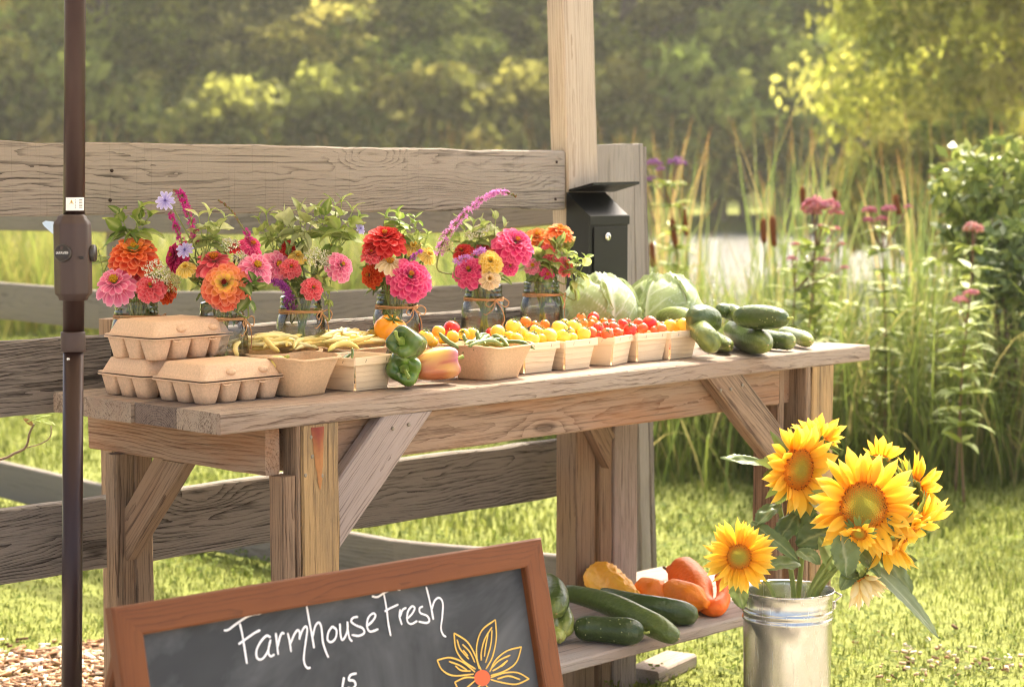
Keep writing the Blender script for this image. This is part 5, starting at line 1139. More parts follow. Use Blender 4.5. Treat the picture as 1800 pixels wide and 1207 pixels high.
tlist([(1122, 568, 9, .19, R2), (1130, 577, 9.5, .15, R2), (1162, 579, 10.5, .125, 'e06a30'), (1150, 580, 8, .13, R2), (1118, 578, 8, .17, R1), (1154, 572, 9, .17, 'efb04a'), (1165, 572, 8, .18, R2)], 'orange red cherry tomato around the ripest one in the fifth basket', 'tomatoes in the fifth basket')
tomato(1142, 568, 12.5, .155, 'd3121a', 'ripe crimson tomato on top of the fifth berry basket', None, cal=0.3)
tomato(1177, 572, 12, .16, Y1, 'yellow tomato at the left in the last berry basket', None, cal=0.6); tomato(1204, 571, 15, .15, Y1, 'larger yellow tomato at the right in the last berry basket', None, cal=1)
tlist([(1190, 572, 11, .17, Y2), (1180, 590, 10, .14, R1), (1178, 605, 10, .135, R1), (1200, 590, 12, .16, R2)], 'tomato packed under the yellow ones in the last berry basket', 'tomatoes packed in the last basket')
tlist([(924, 566, 10, .27, O1), (942, 571, 9, .26, O1), (958, 570, 9, .27, O1), (1012, 566, 8, .30, R1), (1021, 558, 8, .33, O1), (1025, 568, 10, .29, O1), (1042, 563, 9, .31, O1), (1038, 569, 8, .29, O1), (1062, 566, 7.5, .30, O1), (1050, 572, 9, .27, O1), (1005, 572, 9, .27, O1)], 'orange cherry tomato in the back row of baskets', 'orange tomatoes in the back row')
tlist([(1043, 558, 10.5, .33, R1), (1075, 568, 8, .30, R1), (1102, 566, 8, .28, R1), (1113, 572, 8, .26, R2), (1090, 572, 8, .26, R2)], 'red cherry tomato in the back row of baskets', 'red tomatoes in the back row')
tlist([(748, 593, 14, .21, Y1), (771, 583, 12.5, .25, 'efb43a'), (796, 592, 12, .22, Y1), (815, 587, 11, .26, Y1), (830, 587, 11, .27, Y1), (780, 598, 10, .22, Y2), (760, 601, 10, .22, Y2), (842, 600, 11, .22, Y1), (856, 596, 10, .23, Y1)], 'yellow tomato behind the purple pepper and green beans', 'yellow tomatoes behind the green beans')
tomato(744, 590, 11, .26, 'd8322a', 'small red tomato peeking out behind the yellow ones', None, cal=0)
tomato(794, 578, 16, .33, 'd8241c', 'large round red tomato behind the yellow tomatoes', None, cal=1)
tomato(828, 582, 8, .34, 'cf2a1e', 'tiny red tomato right of the big round one', None, cal=0)
tomato(862, 585, 9, .30, 'd03020', 'red tomato hidden behind the tall yellow ones', None, cal=0)
tomato(686, 578, 29, .28, 'ef9a22', 'big orange yellow heirloom tomato behind the green peppers', None, cal=1, name='heirloom_tomato', sq=0.78, cax=cdir(0.25, 0.75, 0.55), big=True)
tomato(655, 591, 13, .33, 'b79a35', 'small unripe green yellow tomato left of the heirloom tomato', None, cal=1)
# beans
def bean(pts, r, col, label, group, name):
    path = spline(pts, 12); mb = MB(); R = [r*max(0.12, (1-abs(2*i/11-1)**5))*(1+0.08*math.sin(i*2.2)) for i in range(12)]; c0 = lin(col); mb.tube(path, R, 8, lambda t, v: mixc(c0, lin('b5b04a') if name == 'wax_bean' else lin('7f8f45'), 0.6*sstep(0.85, 1, t)+0.15*math.sin(t*9)))
    return tag(mb.build(name, BEAN), label, 'bean', group)
random.seed(12)
def heap(n, cx, cy, hx, hy, z0, pal, r, L, label, group, name, arch=0.012, dome=0.018):
    for k in range(n):
        a = random.gauss(0, 0.55); u, v = random.uniform(-1, 1), random.uniform(-1, 1); x = cx+u*hx*0.75; y = cy+v*hy*0.75; z = z0+dome*(1-u*u*0.6-v*v*0.6)+random.uniform(-0.01, 0.006)
        l = L*random.uniform(0.75, 1.15)/2; d = Vector((math.cos(a), math.sin(a), random.gauss(0, 0.12))); c = Vector((x, y, z)); b_ = Vector((random.gauss(0, 0.006), random.gauss(0, 0.006), random.uniform(-0.2, 1)*arch))
        bean([c-d*l, c-d*l*0.4+b_*0.8, c+d*l*0.4+b_, c+d*l], r*random.uniform(0.8, 1.15), random.choice(pal), label, group, name)
WP = ['f0d988', 'f4e4a2', 'ead07a', 'e0cf84', 'f6eab8']
heap(46, 0.395, 0.325, 0.095, 0.07, TOP+0.082, WP, 0.0052, 0.11, 'pale yellow wax bean in the heap left of the fourth jar', 'yellow wax beans in the wide basket', 'wax_bean')
heap(32, 0.60, 0.315, 0.075, 0.06, TOP+0.082, WP, 0.0052, 0.10, 'pale yellow wax bean in the heap beside the heirloom tomato', 'yellow wax beans in the second basket', 'wax_bean')
bean([onY(632, 613, .24), onY(612, 604, .25), onY(590, 607, .26), onY(576, 618, .25)], 0.0068, 'f0d77c', 'longest arched wax bean lying on top of its heap', None, 'wax_bean')
bean([onY(461, 592, .27), onY(470, 600, .26), onY(480, 611, .26), onY(492, 618, .26)], 0.006, 'ecd27a', 'wax bean curling upward at the left of the wide heap', None, 'wax_bean')
bean([onY(424, 600, .27), onY(415, 606, .27), onY(414, 617, .27), onY(420, 628, .27)], 0.0052, 'efdc90', 'single wax bean standing over the left rim of its basket', None, 'wax_bean')
bean([onY(591, 586, .30), onY(586, 596, .29), onY(580, 608, .28)], 0.005, 'f0dda0', 'short pointed wax bean sticking straight up', None, 'wax_bean')
GB = ['66763a', '728244', '5a6a33', '7f8d52']
heap(16, 0.845, 0.118, 0.075, 0.062, TOP+0.068, GB, 0.0045, 0.10, 'green bean lying in the pulp basket', 'green beans in the pulp basket', 'green_bean', dome=0.012)
bean([onY(771, 584, .14), onY(783, 597, .13), onY(799, 608, .12), onY(806, 612, .12)], 0.0055, '6f7f45', 'green bean leaning out over the left rim of the pulp basket', None, 'green_bean')
bean([onY(822, 609, .085), onY(840, 603, .085), onY(865, 599, .085), onY(885, 610, .085)], 0.0062, '74844a', 'arched green bean lying along the front rim', None, 'green_bean')
bean([onY(839, 580, .15), onY(840, 592, .14), onY(846, 606, .13)], 0.005, '6a7a42', 'green bean standing upright in the pulp basket', None, 'green_bean')
bean([onY(815, 586, .15), onY(817, 596, .14), onY(826, 606, .13)], 0.0048, '66763d', 'short upright green bean left of the tallest one', None, 'green_bean')
bean([onY(853, 588, .15), onY(850, 597, .14), onY(853, 607, .13)], 0.0048, '6e7e46', 'short upright green bean right of the tallest one', None, 'green_bean')
bean([onY(619, 610, .19), onY(620, 620, .18), onY(618, 632, .17)], 0.003, '5c6e35', 'thin green bean tip poking up from the wooden basket', None, 'green_bean')
bean([onY(618, 621, .19), onY(608, 627, .18), onY(598, 633, .17)], 0.004, '5c6e35', 'green bean slanting in the wooden basket by the peppers', None, 'green_bean')
heap(7, 0.487, 0.168, 0.022, 0.04, TOP+0.030, GB, 0.006, 0.055, 'green bean lying deep in the wooden basket', 'green beans in the wooden basket', 'green_bean', dome=0.004)
p = onY(486, 634, 0.165)
mb = MB(); mb.ell(p-Vector((0, 0, 0.006)), (0.030, 0.022, 0.016), nu=10, nv=20, col=lambda th, ph: mixc(lin('f2d86a'), lin('efe19a'), 0.5+0.5*math.sin(3*ph)), fun=lambda th, ph: 1+0.06*math.cos(5*ph)); o = mb.build('yellow_squash', GOURD); tag(o, 'pale yellow squash lying in the pulp basket by the egg cartons', 'squash')
mb = MB(); mb.tube([p+Vector((0.02, 0, 0.004)), p+Vector((0.031, -0.002, 0.008))], 0.004, 7, col=lin('a3a552')); mb.build('stem', STEM, o)
# cabbages
def cabbage(c, r, label, seed, turn):
    c = Vector(c); mb = MB(); cd_ = lin('7a8e4e'); cl_ = lin('bcc88e'); cv_ = lin('f2f4de')
    mb.ell(c, (r*0.95, r*0.95, r*0.88), nu=24, nv=32, col=mixc(cd_, cl_, 0.1)); o = mb.build('cabbage', CABB); tag(o, label, 'cabbage', 'cabbages at the back of the table')
    random.seed(seed)
    view = math.atan2(-FWD.y, -FWD.x)
    leaves = [(view+turn+2.3, 1.35, 1.0), (view+turn-1.5, 1.30, 1.012), (view+turn+0.95, 1.22, 1.024), (view+turn-0.15, 1.15, 1.036)]
    for a0, half, k in leaves:
        mb = MB(); nu, nv = 46, 48; P = []; cc = []; up = Vector((0, 0, 1)); dirA = Vector((math.cos(a0), math.sin(a0), 0)); side = Vector((-math.sin(a0), math.cos(a0), 0))
        for i in range(nu+1):
            t = i/nu; row = []; ph = -PI*0.5+0.15+t*(2.75+0.1*math.sin(seed+a0))          # from the stalk below, over the shoulder, past the crown
            wmax = half*(1-(abs(t-0.5)*2)**4*0.45)*(0.5+0.5*sstep(0, 0.3, t))
            for j in range(nv+1):
                v = -1+2*j/nv; w_ = v*wmax*(1+0.04*math.sin(t*19+seed+a0))
                d = (dirA*math.cos(ph)*math.cos(w_)+up*math.sin(ph)*math.cos(w_)+side*math.sin(w_))
                s_ = abs(v); q = (t*4.4-s_*2.3+0.22*nz(t*3, v*3, seed)); fr = abs((q % 1)-0.5)*2; rib = math.exp(-((1-fr)/(0.10*(1.25-s_)))**2)*(1-s_*0.45)*sstep(0.02, 0.10, s_); midr = math.exp(-(s_/(0.055*(1.3-t)+0.008))**2)
                net = math.exp(-((abs(((t*11+s_*8+nz(t*9, v*9, seed)*1.1) % 1)-0.5)*2-1)/0.16)**2)*0.28
                vein = clamp(max(rib*0.9, midr, net)); edge = max(sstep(0.86, 1, abs(v)), sstep(0.93, 1, t)); rr_ = r*k*(1+0.032*vein+0.026*edge*math.sin(v*11+t*13+seed)+0.085*edge*edge+0.014*nz(t*4+seed, v*3, a0))
                p_ = c+Vector((d.x*rr_, d.y*rr_, d.z*rr_*0.93)); row.append(p_)
                cc.append(mixc(mixc(cd_, cl_, clamp(0.40+0.6*nz(t*2.5+seed, v*2, a0*3)+0.15*t)), cv_, vein*0.8))
            P.append(row)
        mb.grid(P, cc); mb.build('leaf', CABB, o)
    return o
ca = onY(1050, 545, 0.43); cabbage((ca.x, ca.y, TOP+0.098), 0.101, 'larger pale cabbage just right of the sixth jar', 3, 0.5)
cb = onY(1167, 545, 0.44); cabbage((cb.x, cb.y, TOP+0.094), 0.098, 'greener cabbage with a folded leaf behind the cucumbers', 8, -0.4)
# ------------------------------------------------------------------ flowers in the jars
def basis(n, spin=0.0):
    n = Vector(n).normalized(); u = n.orthogonal().normalized(); v = n.cross(u); c, s_ = math.cos(spin), math.sin(spin); return u*c+v*s_, v*c-u*s_, n
def leafgrid(mb, base, d, nrm, L, W, col, fold=0.25, droop=0.3, nu=7, nv=4, shape=1.0, serr=0.0, wav=0.0, vein=None, seed=0):
    d = Vector(d).normalized(); nrm = Vector(nrm); nrm = (nrm-d*nrm.dot(d)).normalized(); sd = d.cross(nrm); P = []; cc = []; p = Vector(base).copy(); a = 0.0
    for i in range(nu+1):
        t = i/nu; w = W*(math.sin(PI*min(1, t**(0.75*shape)*0.97+0.03))**0.9)*0.5+0.0003; w *= (1+serr*(1 if i % 2 else -1)*(0.5 if 0 < i < nu else 0))
        dd = d*math.cos(a)-nrm*math.sin(a); nn = nrm*math.cos(a)+d*math.sin(a); row = []
        for j in range(nv+1):
            v = -1+2*j/nv; row.append(p+sd*(v*w)+nn*(abs(v)*w*fold+wav*W*nz(t*5+seed, v*2, seed)*abs(v)))
            c = mixc(col, mulc(col, 1.25), clamp(0.5+0.8*nz(t*4+seed, v*3, seed)))
            if vein and j == nv//2: c = mixc(c, vein, 0.55)
            cc.append(c)
        P.append(row); p = p+dd*(L/nu); a += droop/nu
    mb.grid(P, cc)
def petal(mb, c, u, v, n, ang, r0, L, W, elev, c0, c1, c2, curl=0.25, cup=0.25, nu=5, nv=4):
    """u,v,n basis of the head"""
    rd = u*math.cos(ang)+v*math.sin(ang); sd = n.cross(rd); p = c+rd*r0; a = elev; P = []; cc = []
    for i in range(nu+1):
        t = i/nu; w = W*0.5*(0.42+0.58*sstep(0, 0.55, t))*(1-sstep(0.72, 1.06, t)**1.5*0.62)
        d = rd*math.cos(a)+n*math.sin(a); nn = n*math.cos(a)-rd*math.sin(a); row = []
        for j in range(nv+1):
            q = -1+2*j/nv; row.append(p+sd*(q*w)+nn*(q*q*w*cup)); e = max(sstep(0.6, 1, abs(q)), sstep(0.8, 1.0, t)); cc.append(mixc(mixc(c0, c1, sstep(0.0, 0.75, t)), c2, e*0.72))
        P.append(row); p = p+d*(L/nu); a -= curl/nu
    mb.grid(P, cc)
PAL = {  # base, body, rim, inner body, disc
 'orange': ('d8502a', 'e0452a', 'f6a070', 'f09030', 'e8b52a'), 'bigorange': ('d8602a', 'e24a38', 'f6a480', 'f4cc5c', '8a1c14'), 'pink': ('e8608a', 'ee7fa2', 'fac0d0', 'ea6a92', 'e8b42c'),
 'coral': ('d84450', 'e85a66', 'f69a9e', 'e2525a', 'e8902c'), 'hot': ('cc2464', 'de3a7a', 'f684aa', 'd83c74', 'e08a2a'), 'red': ('b01c20', 'd62c30', 'f06a64', 'cc2628', 'd88a24'), 'redor': ('b8281a', 'd03c1e', 'ee7a3c', 'd8501e', 'e09a2a'),
 'yellow': ('e2b93a', 'ecc95c', 'f6e6a0', 'e8c04a', 'dfa52a'), 'cream': ('e6c384', 'f0d9ae', 'f8ecd2', 'ecd09a', 'd89a2e'), 'magenta': ('8a1044', 'b01a58', 'd8487e', 'a81650', 'c87a2a'), 'lightor': ('e0702a', 'ec7c3c', 'f6b078', 'ee9236', 'e8b030')}
random.seed(5)
def jar_stem(jar, c, back, col=lin('6b7a38'), r=0.0026, seed=0):
    j = JARS[jar]; rs = random.Random(seed); a = rs.uniform(0, 2*PI); o1 = Vector((math.cos(a), math.sin(a), 0))*0.026; o2 = -o1*rs.uniform(0.6, 1.3)+Vector((rs.uniform(-.01, .01), rs.uniform(-.01, .01), 0))
    neck = j+Vector((0, 0, 0.182))+o1*rs.uniform(0.5, 1.0); bot = j+Vector((0, 0, 0.016))+o2; m = c+Vector(back)*0.035; m2 = m.lerp(neck, 0.5)+Vector((0, 0, 0.006))
    return spline([c, m, m2, neck, neck.lerp(bot, 0.5), bot], 20), [r*1.25]+[r]*18+[r*0.9]
def zinnia(jar, px, py, w, off, n, style, label, layers=5, full=1.0, name='zinnia', seed=None):
    D = depth(JARS[jar]+Vector((0, 0, 0.2)))+off; c = at(px, py, D); n = cdir(*n); R = w/2*D/FPX; seed = seed or int(px*7+py*3); rs = random.Random(seed)
    c = c-n*R*0.15
    c0, c1, c2, ci, cd_ = [lin(x) for x in PAL[style]]; t = thing(name, JARS[jar]+Vector((0, 0, 0.016)), label, 'flower', 'zinnias in the jars')
    u, v, n = basis(n, rs.uniform(0, 6)); mb = MB()
    for k in range(layers):
        f = k/max(1, layers-1); cnt = int((16-6*f)*full) if layers > 1 else 13; L = R*(0.90-0.56*f); el = math.radians(-14+66*f**1.2); body = mixc(c1, ci, f**2.2); bs = mulc(mixc(c0, ci, f**2.2), 0.62)  # shade in the gaps between petals is painted into the darker base colour
        for q in range(cnt):
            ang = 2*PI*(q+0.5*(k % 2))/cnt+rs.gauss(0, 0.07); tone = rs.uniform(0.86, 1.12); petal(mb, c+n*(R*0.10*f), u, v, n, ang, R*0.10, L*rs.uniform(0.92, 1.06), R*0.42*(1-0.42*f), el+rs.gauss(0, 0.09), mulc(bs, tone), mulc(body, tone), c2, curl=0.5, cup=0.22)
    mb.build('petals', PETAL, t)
    mb = MB(); rd = R*(0.26 if layers < 2 else 0.20 if layers < 4 else 0.11); cz = c+n*(R*(0.34 if layers > 2 else 0.12)); mb.ell(cz-n*rd*0.3, (rd*0.8, rd*0.8, rd*0.7), (u, v, n), 6, 12, col=mulc(cd_, 0.55))
    for q in range(26):
        rr_ = rd*math.sqrt(q/26); a = q*2.39996; p = cz+u*math.cos(a)*rr_+v*math.sin(a)*rr_+n*(rd*0.30*(1-(rr_/rd)**2)); mb.ell(p, rd*0.17, nu=4, nv=5, col=mixc(cd_, mulc(cd_, 0.7), rs.random()))
    mb.build('centre', PETAL, t)
    path, rad = jar_stem(jar, c-n*R*0.05, -n, seed=seed); mb = MB(); mb.tube(path, rad, 8, col=lambda s_, q: mixc(lin('6f7f3c'), lin('8a8f4a'), s_)); mb.ell(c-n*R*0.12, (R*0.22, R*0.22, R*0.16), (u, v, n), 6, 10, col=lin('5d6c34')); mb.build('stem', STEM, t)
    return t
def Z(jar, px, py, w, *a, **k): return zinnia(jar, px, py, w*1.16, *a, **k)
Z(0, 235, 438, 90, -0.01, (0.05, 0.80, 0.60), 'orange', 'orange red zinnia with a golden top highest in the first jar', 6)
Z(0, 201, 494, 74, -0.05, (-0.10, 0.62, 0.78), 'pink', 'pink zinnia with a yellow centre at the left of the first jar', 3)
Z(0, 264, 502, 54, -0.05, (0.05, 0.50, 0.86), 'coral', 'compact coral pink zinnia under the white lace flower', 5)
Z(0, 299, 512, 44, -0.01, (0.85, 0.1, 0.5), 'redor', 'orange red zinnia seen edge on at the right of the first jar', 4)
Z(0, 246, 478, 36, 0.0, (0.1, 0.9, 0.4), 'coral', 'small coral zinnia half hidden beneath the orange one', 3)
Z(1, 304, 449, 58, 0.02, (-0.75, 0.25, 0.6), 'magenta', 'dark magenta zinnia turned aside between the first two jars', 5)
Z(1, 325, 468, 36, -0.02, (-0.1, 0.55, 0.8), 'yellow', 'pale yellow zinnia beside the lavender flower', 2)
Z(1, 395, 498, 88, -0.06, (0.0, 0.30, 0.95), 'bigorange', 'big coral zinnia with yellow heart in front of the second jar', 7)
Z(1, 376, 455, 72, -0.01, (0.0, 0.88, 0.48), 'coral', 'flat pink coral zinnia just above the biggest one', 3)
Z(1, 452, 467, 62, -0.03, (0.35, 0.55, 0.75), 'pink', 'pink zinnia with orange eye right of the biggest one', 3)
Z(1, 413, 432, 34, 0.03, (0.1, 0.9, 0.35), 'red', 'red zinnia with orange cone under the upright spike', 2)
Z(1, 444, 428, 42, 0.04, (0.5, 0.6, 0.6), 'hot', 'rosy zinnia leaning right at the top of the second jar', 3)
Z(2, 490, 465, 54, 0.0, (0.45, 0.25, 0.85), 'pink', 'rose pink zinnia half covered by a basil leaf', 3)
Z(2, 512, 468, 38, -0.02, (0.2, 0.35, 0.9), 'coral', 'coral zinnia touching the rose pink one over the third jar', 4)
Z(2, 551, 505, 40, -0.05, (0.35, 0.35, 0.86), 'coral', 'small salmon zinnia low on the third jar rim', 4)
Z(2, 601, 465, 54, -0.02, (0.55, 0.35, 0.75), 'pink', 'pale pink zinnia with cream centre right of the third jar', 4)
Z(2, 508, 434, 36, 0.03, (0.0, 0.5, 0.85), 'red', 'red zinnia at the back of the third jar', 4)
Z(2, 524, 447, 34, 0.0, (0.2, 0.7, 0.6), 'yellow', 'yellow zinnia tucked beside the white lace over the third jar', 2)
Z(3, 676, 414, 82, 0.0, (0.05, 0.86, 0.50), 'red', 'scarlet coral zinnia at the top of the fourth jar', 6)
Z(3, 653, 444, 40, -0.02, (0.0, 0.85, 0.5), 'coral', 'small coral zinnia left of the open yellow one', 4)
Z(3, 686, 456, 52, -0.04, (0.05, 0.86, 0.5), 'cream', 'open single yellow zinnia with a raised golden cone', 1)
Z(3, 722, 484, 80, -0.05, (0.22, 0.45, 0.86), 'hot', 'big hot pink zinnia hanging over the fourth jar rim', 7)
Z(3, 648, 483, 46, -0.01, (-0.6, 0.1, 0.75), 'redor', 'deep red zinnia at the left of the fourth jar', 5)
Z(3, 727, 431, 36, 0.02, (0.2, 0.6, 0.75), 'yellow', 'small butter yellow zinnia high at the right of the fourth jar', 2)
Z(3, 755, 446, 34, 0.01, (0.5, 0.4, 0.75), 'yellow', 'butter yellow zinnia leaning out from the fourth jar', 2)
Z(3, 690, 502, 26, 0.02, (0.0, 0.2, 0.9), 'red', 'little red zinnia low among the stems of the fourth jar', 3)
Z(4, 812, 440, 40, 0.0, (-0.35, 0.6, 0.7), 'red', 'crimson zinnia at the upper left of the fifth jar', 5)
Z(4, 852, 436, 46, 0.02, (0.0, 0.7, 0.7), 'coral', 'coral zinnia behind the two yellow ones', 4)
Z(4, 887, 436, 42, 0.0, (0.2, 0.6, 0.75), 'lightor', 'salmon orange zinnia between coral and pink ones', 5)
Z(4, 824, 474, 60, -0.04, (-0.2, 0.5, 0.85), 'hot', 'magenta pink zinnia low at the left of the fifth jar', 6)
Z(4, 862, 458, 44, -0.05, (0.05, 0.35, 0.93), 'yellow', 'full lemon yellow zinnia above the cream one', 5)
Z(4, 861, 489, 38, -0.06, (0.05, 0.15, 0.97), 'cream', 'cream zinnia with golden eye right over the fifth jar rim', 2)
Z(4, 897, 467, 32, -0.02, (0.2, 0.4, 0.88), 'hot', 'small red pink zinnia beside the lemon one', 4)
Z(4, 908, 424, 74, -0.01, (0.35, 0.60, 0.72), 'hot', 'broad pink zinnia spread between the fifth and sixth jars', 6)
Z(5, 986, 402, 52, 0.0, (0.15, 0.92, 0.35), 'lightor', 'orange zinnia on a bare stalk at the top of the sixth jar', 4)
Z(5, 944, 414, 56, 0.03, (0.0, 0.75, 0.65), 'lightor', 'orange zinnia behind the broad pink one', 4)
Z(5, 996, 464, 40, -0.01, (0.65, 0.45, 0.6), 'coral', 'rosy zinnia drooping at the right over the cabbage', 3)
Z(5, 966, 440, 34, 0.0, (0.3, 0.5, 0.8), 'coral', 'coral zinnia in the leaves of the sixth jar', 3)
Z(5, 936, 466, 30, -0.02, (0.0, 0.2, 0.95), 'pink', 'small pink zinnia low above the sixth jar', 3)
Z(5, 962, 482, 28, -0.02, (0.2, 0.1, 0.95), 'hot', 'tiny rose zinnia against the sixth jar neck', 3)
# lavender chicory
def chicory(jar, px, py, w, off, n, label):
    D = depth(JARS[jar]+Vector((0, 0, 0.2)))+off; c = at(px, py, D); R = w/2*D/FPX; t = thing('chicory_flower', JARS[jar]+Vector((0, 0, 0.016)), label, 'flower', 'lavender chicory flowers'); u, v, n = basis(cdir(*n)); mb = MB(); rs = random.Random(px)
    for q in range(11): petal(mb, c, u, v, n, 2*PI*q/11+rs.gauss(0, 0.06), R*0.08, R*rs.uniform(0.82, 1), R*0.36, rs.gauss(0.12, 0.1), lin('a497d8'), lin('bdb4e6'), lin('dcd6f2'), curl=0.2)
    mb.build('petals', PETAL, t); mb = MB()
    for q in range(12): mb.tube([c, c+n*R*0.25+(u*math.cos(q*2.4)+v*math.sin(q*2.4))*R*0.14], R*0.025, 4, col=lin('8a7ac4'))
    mb.build('centre', PETAL, t); path, rad = jar_stem(jar, c, -n, r=0.0016, seed=px); mb = MB(); mb.tube(path, rad, 6, col=lin('7b8748')); mb.build('stem', STEM, t); return t
chicory(1, 291, 353, 36, 0.02, (-0.15, 0.15, 0.95), 'lavender chicory flower standing highest before the fence rail')
chicory(1, 325, 440, 34, -0.01, (-0.2, 0.4, 0.9), 'lavender chicory flower beside the magenta zinnia')
chicory(2, 633, 402, 22, 0.03, (0.6, 0.3, 0.7), 'small lavender chicory flower right of the tall basil')
# purple loosestrife spikes
def spike(jar, pts, off, r, label, cols, dens=55, browntip=0.3, name='loosestrife_spike', startc=0.0):
    D = depth(JARS[jar]+Vector((0, 0, 0.2)))+off; P = [at(x, y, D) for x, y in pts]; path = spline(P, 24); t = thing(name, JARS[jar]+Vector((0, 0, 0.016)), label, 'flower', 'purple loosestrife spikes'); rs = random.Random(int(pts[0][0])); mb = MB()
    mb.tube(path, [0.0018*(1-0.6*i/23) for i in range(24)], 6, col=lin('7c7a45')); st, rad = jar_stem(jar, path[0], Vector((0, 0, -1)), r=0.0017, seed=int(pts[0][0])); mb.tube(st, rad, 6, col=lin('7c7a45')); mb.build('stem', STEM, t); mb = MB()
    for k in range(int(dens*1.9)):
        f = startc+(1-startc)*rs.random(); i = min(22, int(f*23)); p = path[i].lerp(path[i+1], rs.random()); a = rs.uniform(0, 6.28); d = Vector((math.cos(a), math.sin(a)*0.8, rs.uniform(-0.3, 0.7))).normalized(); rr_ = r*(1-0.55*f)*rs.uniform(0.5, 1.25); tip = f > 1-browntip
        if tip or rs.random() < 0.35: mb.ell(p+d*rr_*0.5, (r*0.16, r*0.16, r*0.24), nu=3, nv=5, col=lin(rs.choice(['8c7c4a', '9a6a52', '7f8048'])))
        if not tip:
            u, v, n = basis(d, rs.uniform(0, 6))
            for q in range(5): petal(mb, p+d*rr_*0.75, u, v, n, q*1.2566, r*0.03, r*rs.uniform(0.42, 0.72), r*0.26, 0.5, lin(cols[0]), lin(rs.choice(cols)), lin(cols[-1]), nu=2, nv=2)
    mb.build('florets', PETAL, t); return t
MG = ['b8257e', 'cc3c94', 'd860a8', 'c4308a']
spike(1, [(345, 430), (338, 395), (325, 358), (316, 340), (305, 334)], 0.03, 0.011, 'magenta loosestrife spike bending left at its tip by the chicory', MG, browntip=0.2)
spike(1, [(320, 425), (312, 405), (303, 385), (300, 372)], 0.02, 0.009, 'shorter magenta loosestrife spike left of the second jar', MG, dens=30, browntip=0.15)
spike(1, [(442, 425), (430, 405), (412, 378), (398, 362), (384, 352)], 0.04, 0.008, 'slim green loosestrife spike with few pink florets leaning left', MG, dens=45, browntip=0.72)
spike(2, [(512, 540), (505, 515), (495, 500), (478, 496)], -0.03, 0.013, 'purple loosestrife tuft low beside the third jar rim', ['8a2a8c', 'a03a9c', '7a2478', 'b458b0'], dens=40, browntip=0.0)
spike(3, [(722, 470), (728, 450), (742, 440)], -0.02, 0.008, 'small purple florets over the hot pink zinnia', ['a03a9c', 'b85ab4'], dens=18, browntip=0.0)
spike(4, [(770, 450), (785, 415), (806, 388), (835, 360), (862, 343), (886, 338), (908, 346)], -0.01, 0.013, 'long arching loosestrife spike rising left of the fifth jar', ['c86ab8', 'd88ac8', 'b84aa4', 'e0a8d8'], dens=85, browntip=0.16)
spike(4, [(800, 462), (820, 452), (840, 443), (850, 440)], -0.05, 0.012, 'lilac florets lying over the magenta zinnia', ['b060c0', 'c480d0', 'a858b8', 'd8a0dc'], dens=26, browntip=0.0)
# white lace umbels
def lace(jar, px, py, w, off, n, label, cream=False, seed=1, asp=0.6):
    D = depth(JARS[jar]+Vector((0, 0, 0.2)))+off; c = at(px, py, D); R = w/2*D/FPX; t = thing('lace_flower', JARS[jar]+Vector((0, 0, 0.016)), label, 'flower', 'white lace umbels'); u, v, n = basis(cdir(*n)); rs = random.Random(seed); mb = MB(); ms = MB(); foot = c-n*R*0.9
    for k in range(26):
        rr_ = R*math.sqrt((k+0.5)/26); a = k*2.39996; q = c+u*math.cos(a)*rr_+v*math.sin(a)*rr_-n*(rr_/R)**2*R*0.25; ms.tube([foot, foot.lerp(q, 0.6)+n*R*0.05, q-n*R*0.02], 0.0004, 4, col=lin('95985e'))
        for z in range(15):
            d = Vector((rs.gauss(0, 1), rs.gauss(0, 1), rs.gauss(0, 1)))*R*0.085; mb.ell(q+d-n*d.dot(n)*0.6, R*rs.uniform(0.03, 0.055), nu=3, nv=5, col=lin(rs.choice(['f2eedd', 'e8e3c8', 'faf8ee', 'dcd6b4']) if not cream else rs.choice(['e6dcb4', 'd8cc9c', 'efe8c8'])))
    mb.build('florets', PETAL, t); path, rad = jar_stem(jar, foot, -n, r=0.0016, seed=seed); ms.tube(path, rad, 6, col=lin('7d8a4c')); ms.build('stem', STEM, t); return t
lace(0, 277, 474, 52, -0.06, (0.3, 0.6, 0.7), 'white lace umbel over the coral zinnia in the first jar', seed=2); lace(0, 304, 492, 44, -0.03, (0.8, 0.3, 0.5), 'cream lace umbel hanging right of the first jar', True, 3)
lace(1, 396, 424, 54, 0.03, (0.0, 0.9, 0.4), 'flat white lace umbel seen from the side above the second jar', seed=4); lace(1, 423, 452, 30, 0.0, (0.2, 0.5, 0.8), 'small white lace umbel between two pink zinnias', seed=5)
lace(2, 557, 449, 44, -0.02, (0.05, 0.6, 0.75), 'white lace umbel in the middle of the third jar', seed=6); lace(2, 577, 462, 24, -0.03, (0.5, 0.4, 0.7), 'small lace umbel touching the pale pink zinnia', seed=7)
lace(4, 838, 402, 50, 0.02, (-0.35, 0.8, 0.4), 'white lace umbel edge on beneath the arching spike', seed=8)
lace(4, 783, 432, 30, -0.02, (-0.5, 0.5, 0.7), 'creamy floret cluster at the root of the arching spike', True, 9)
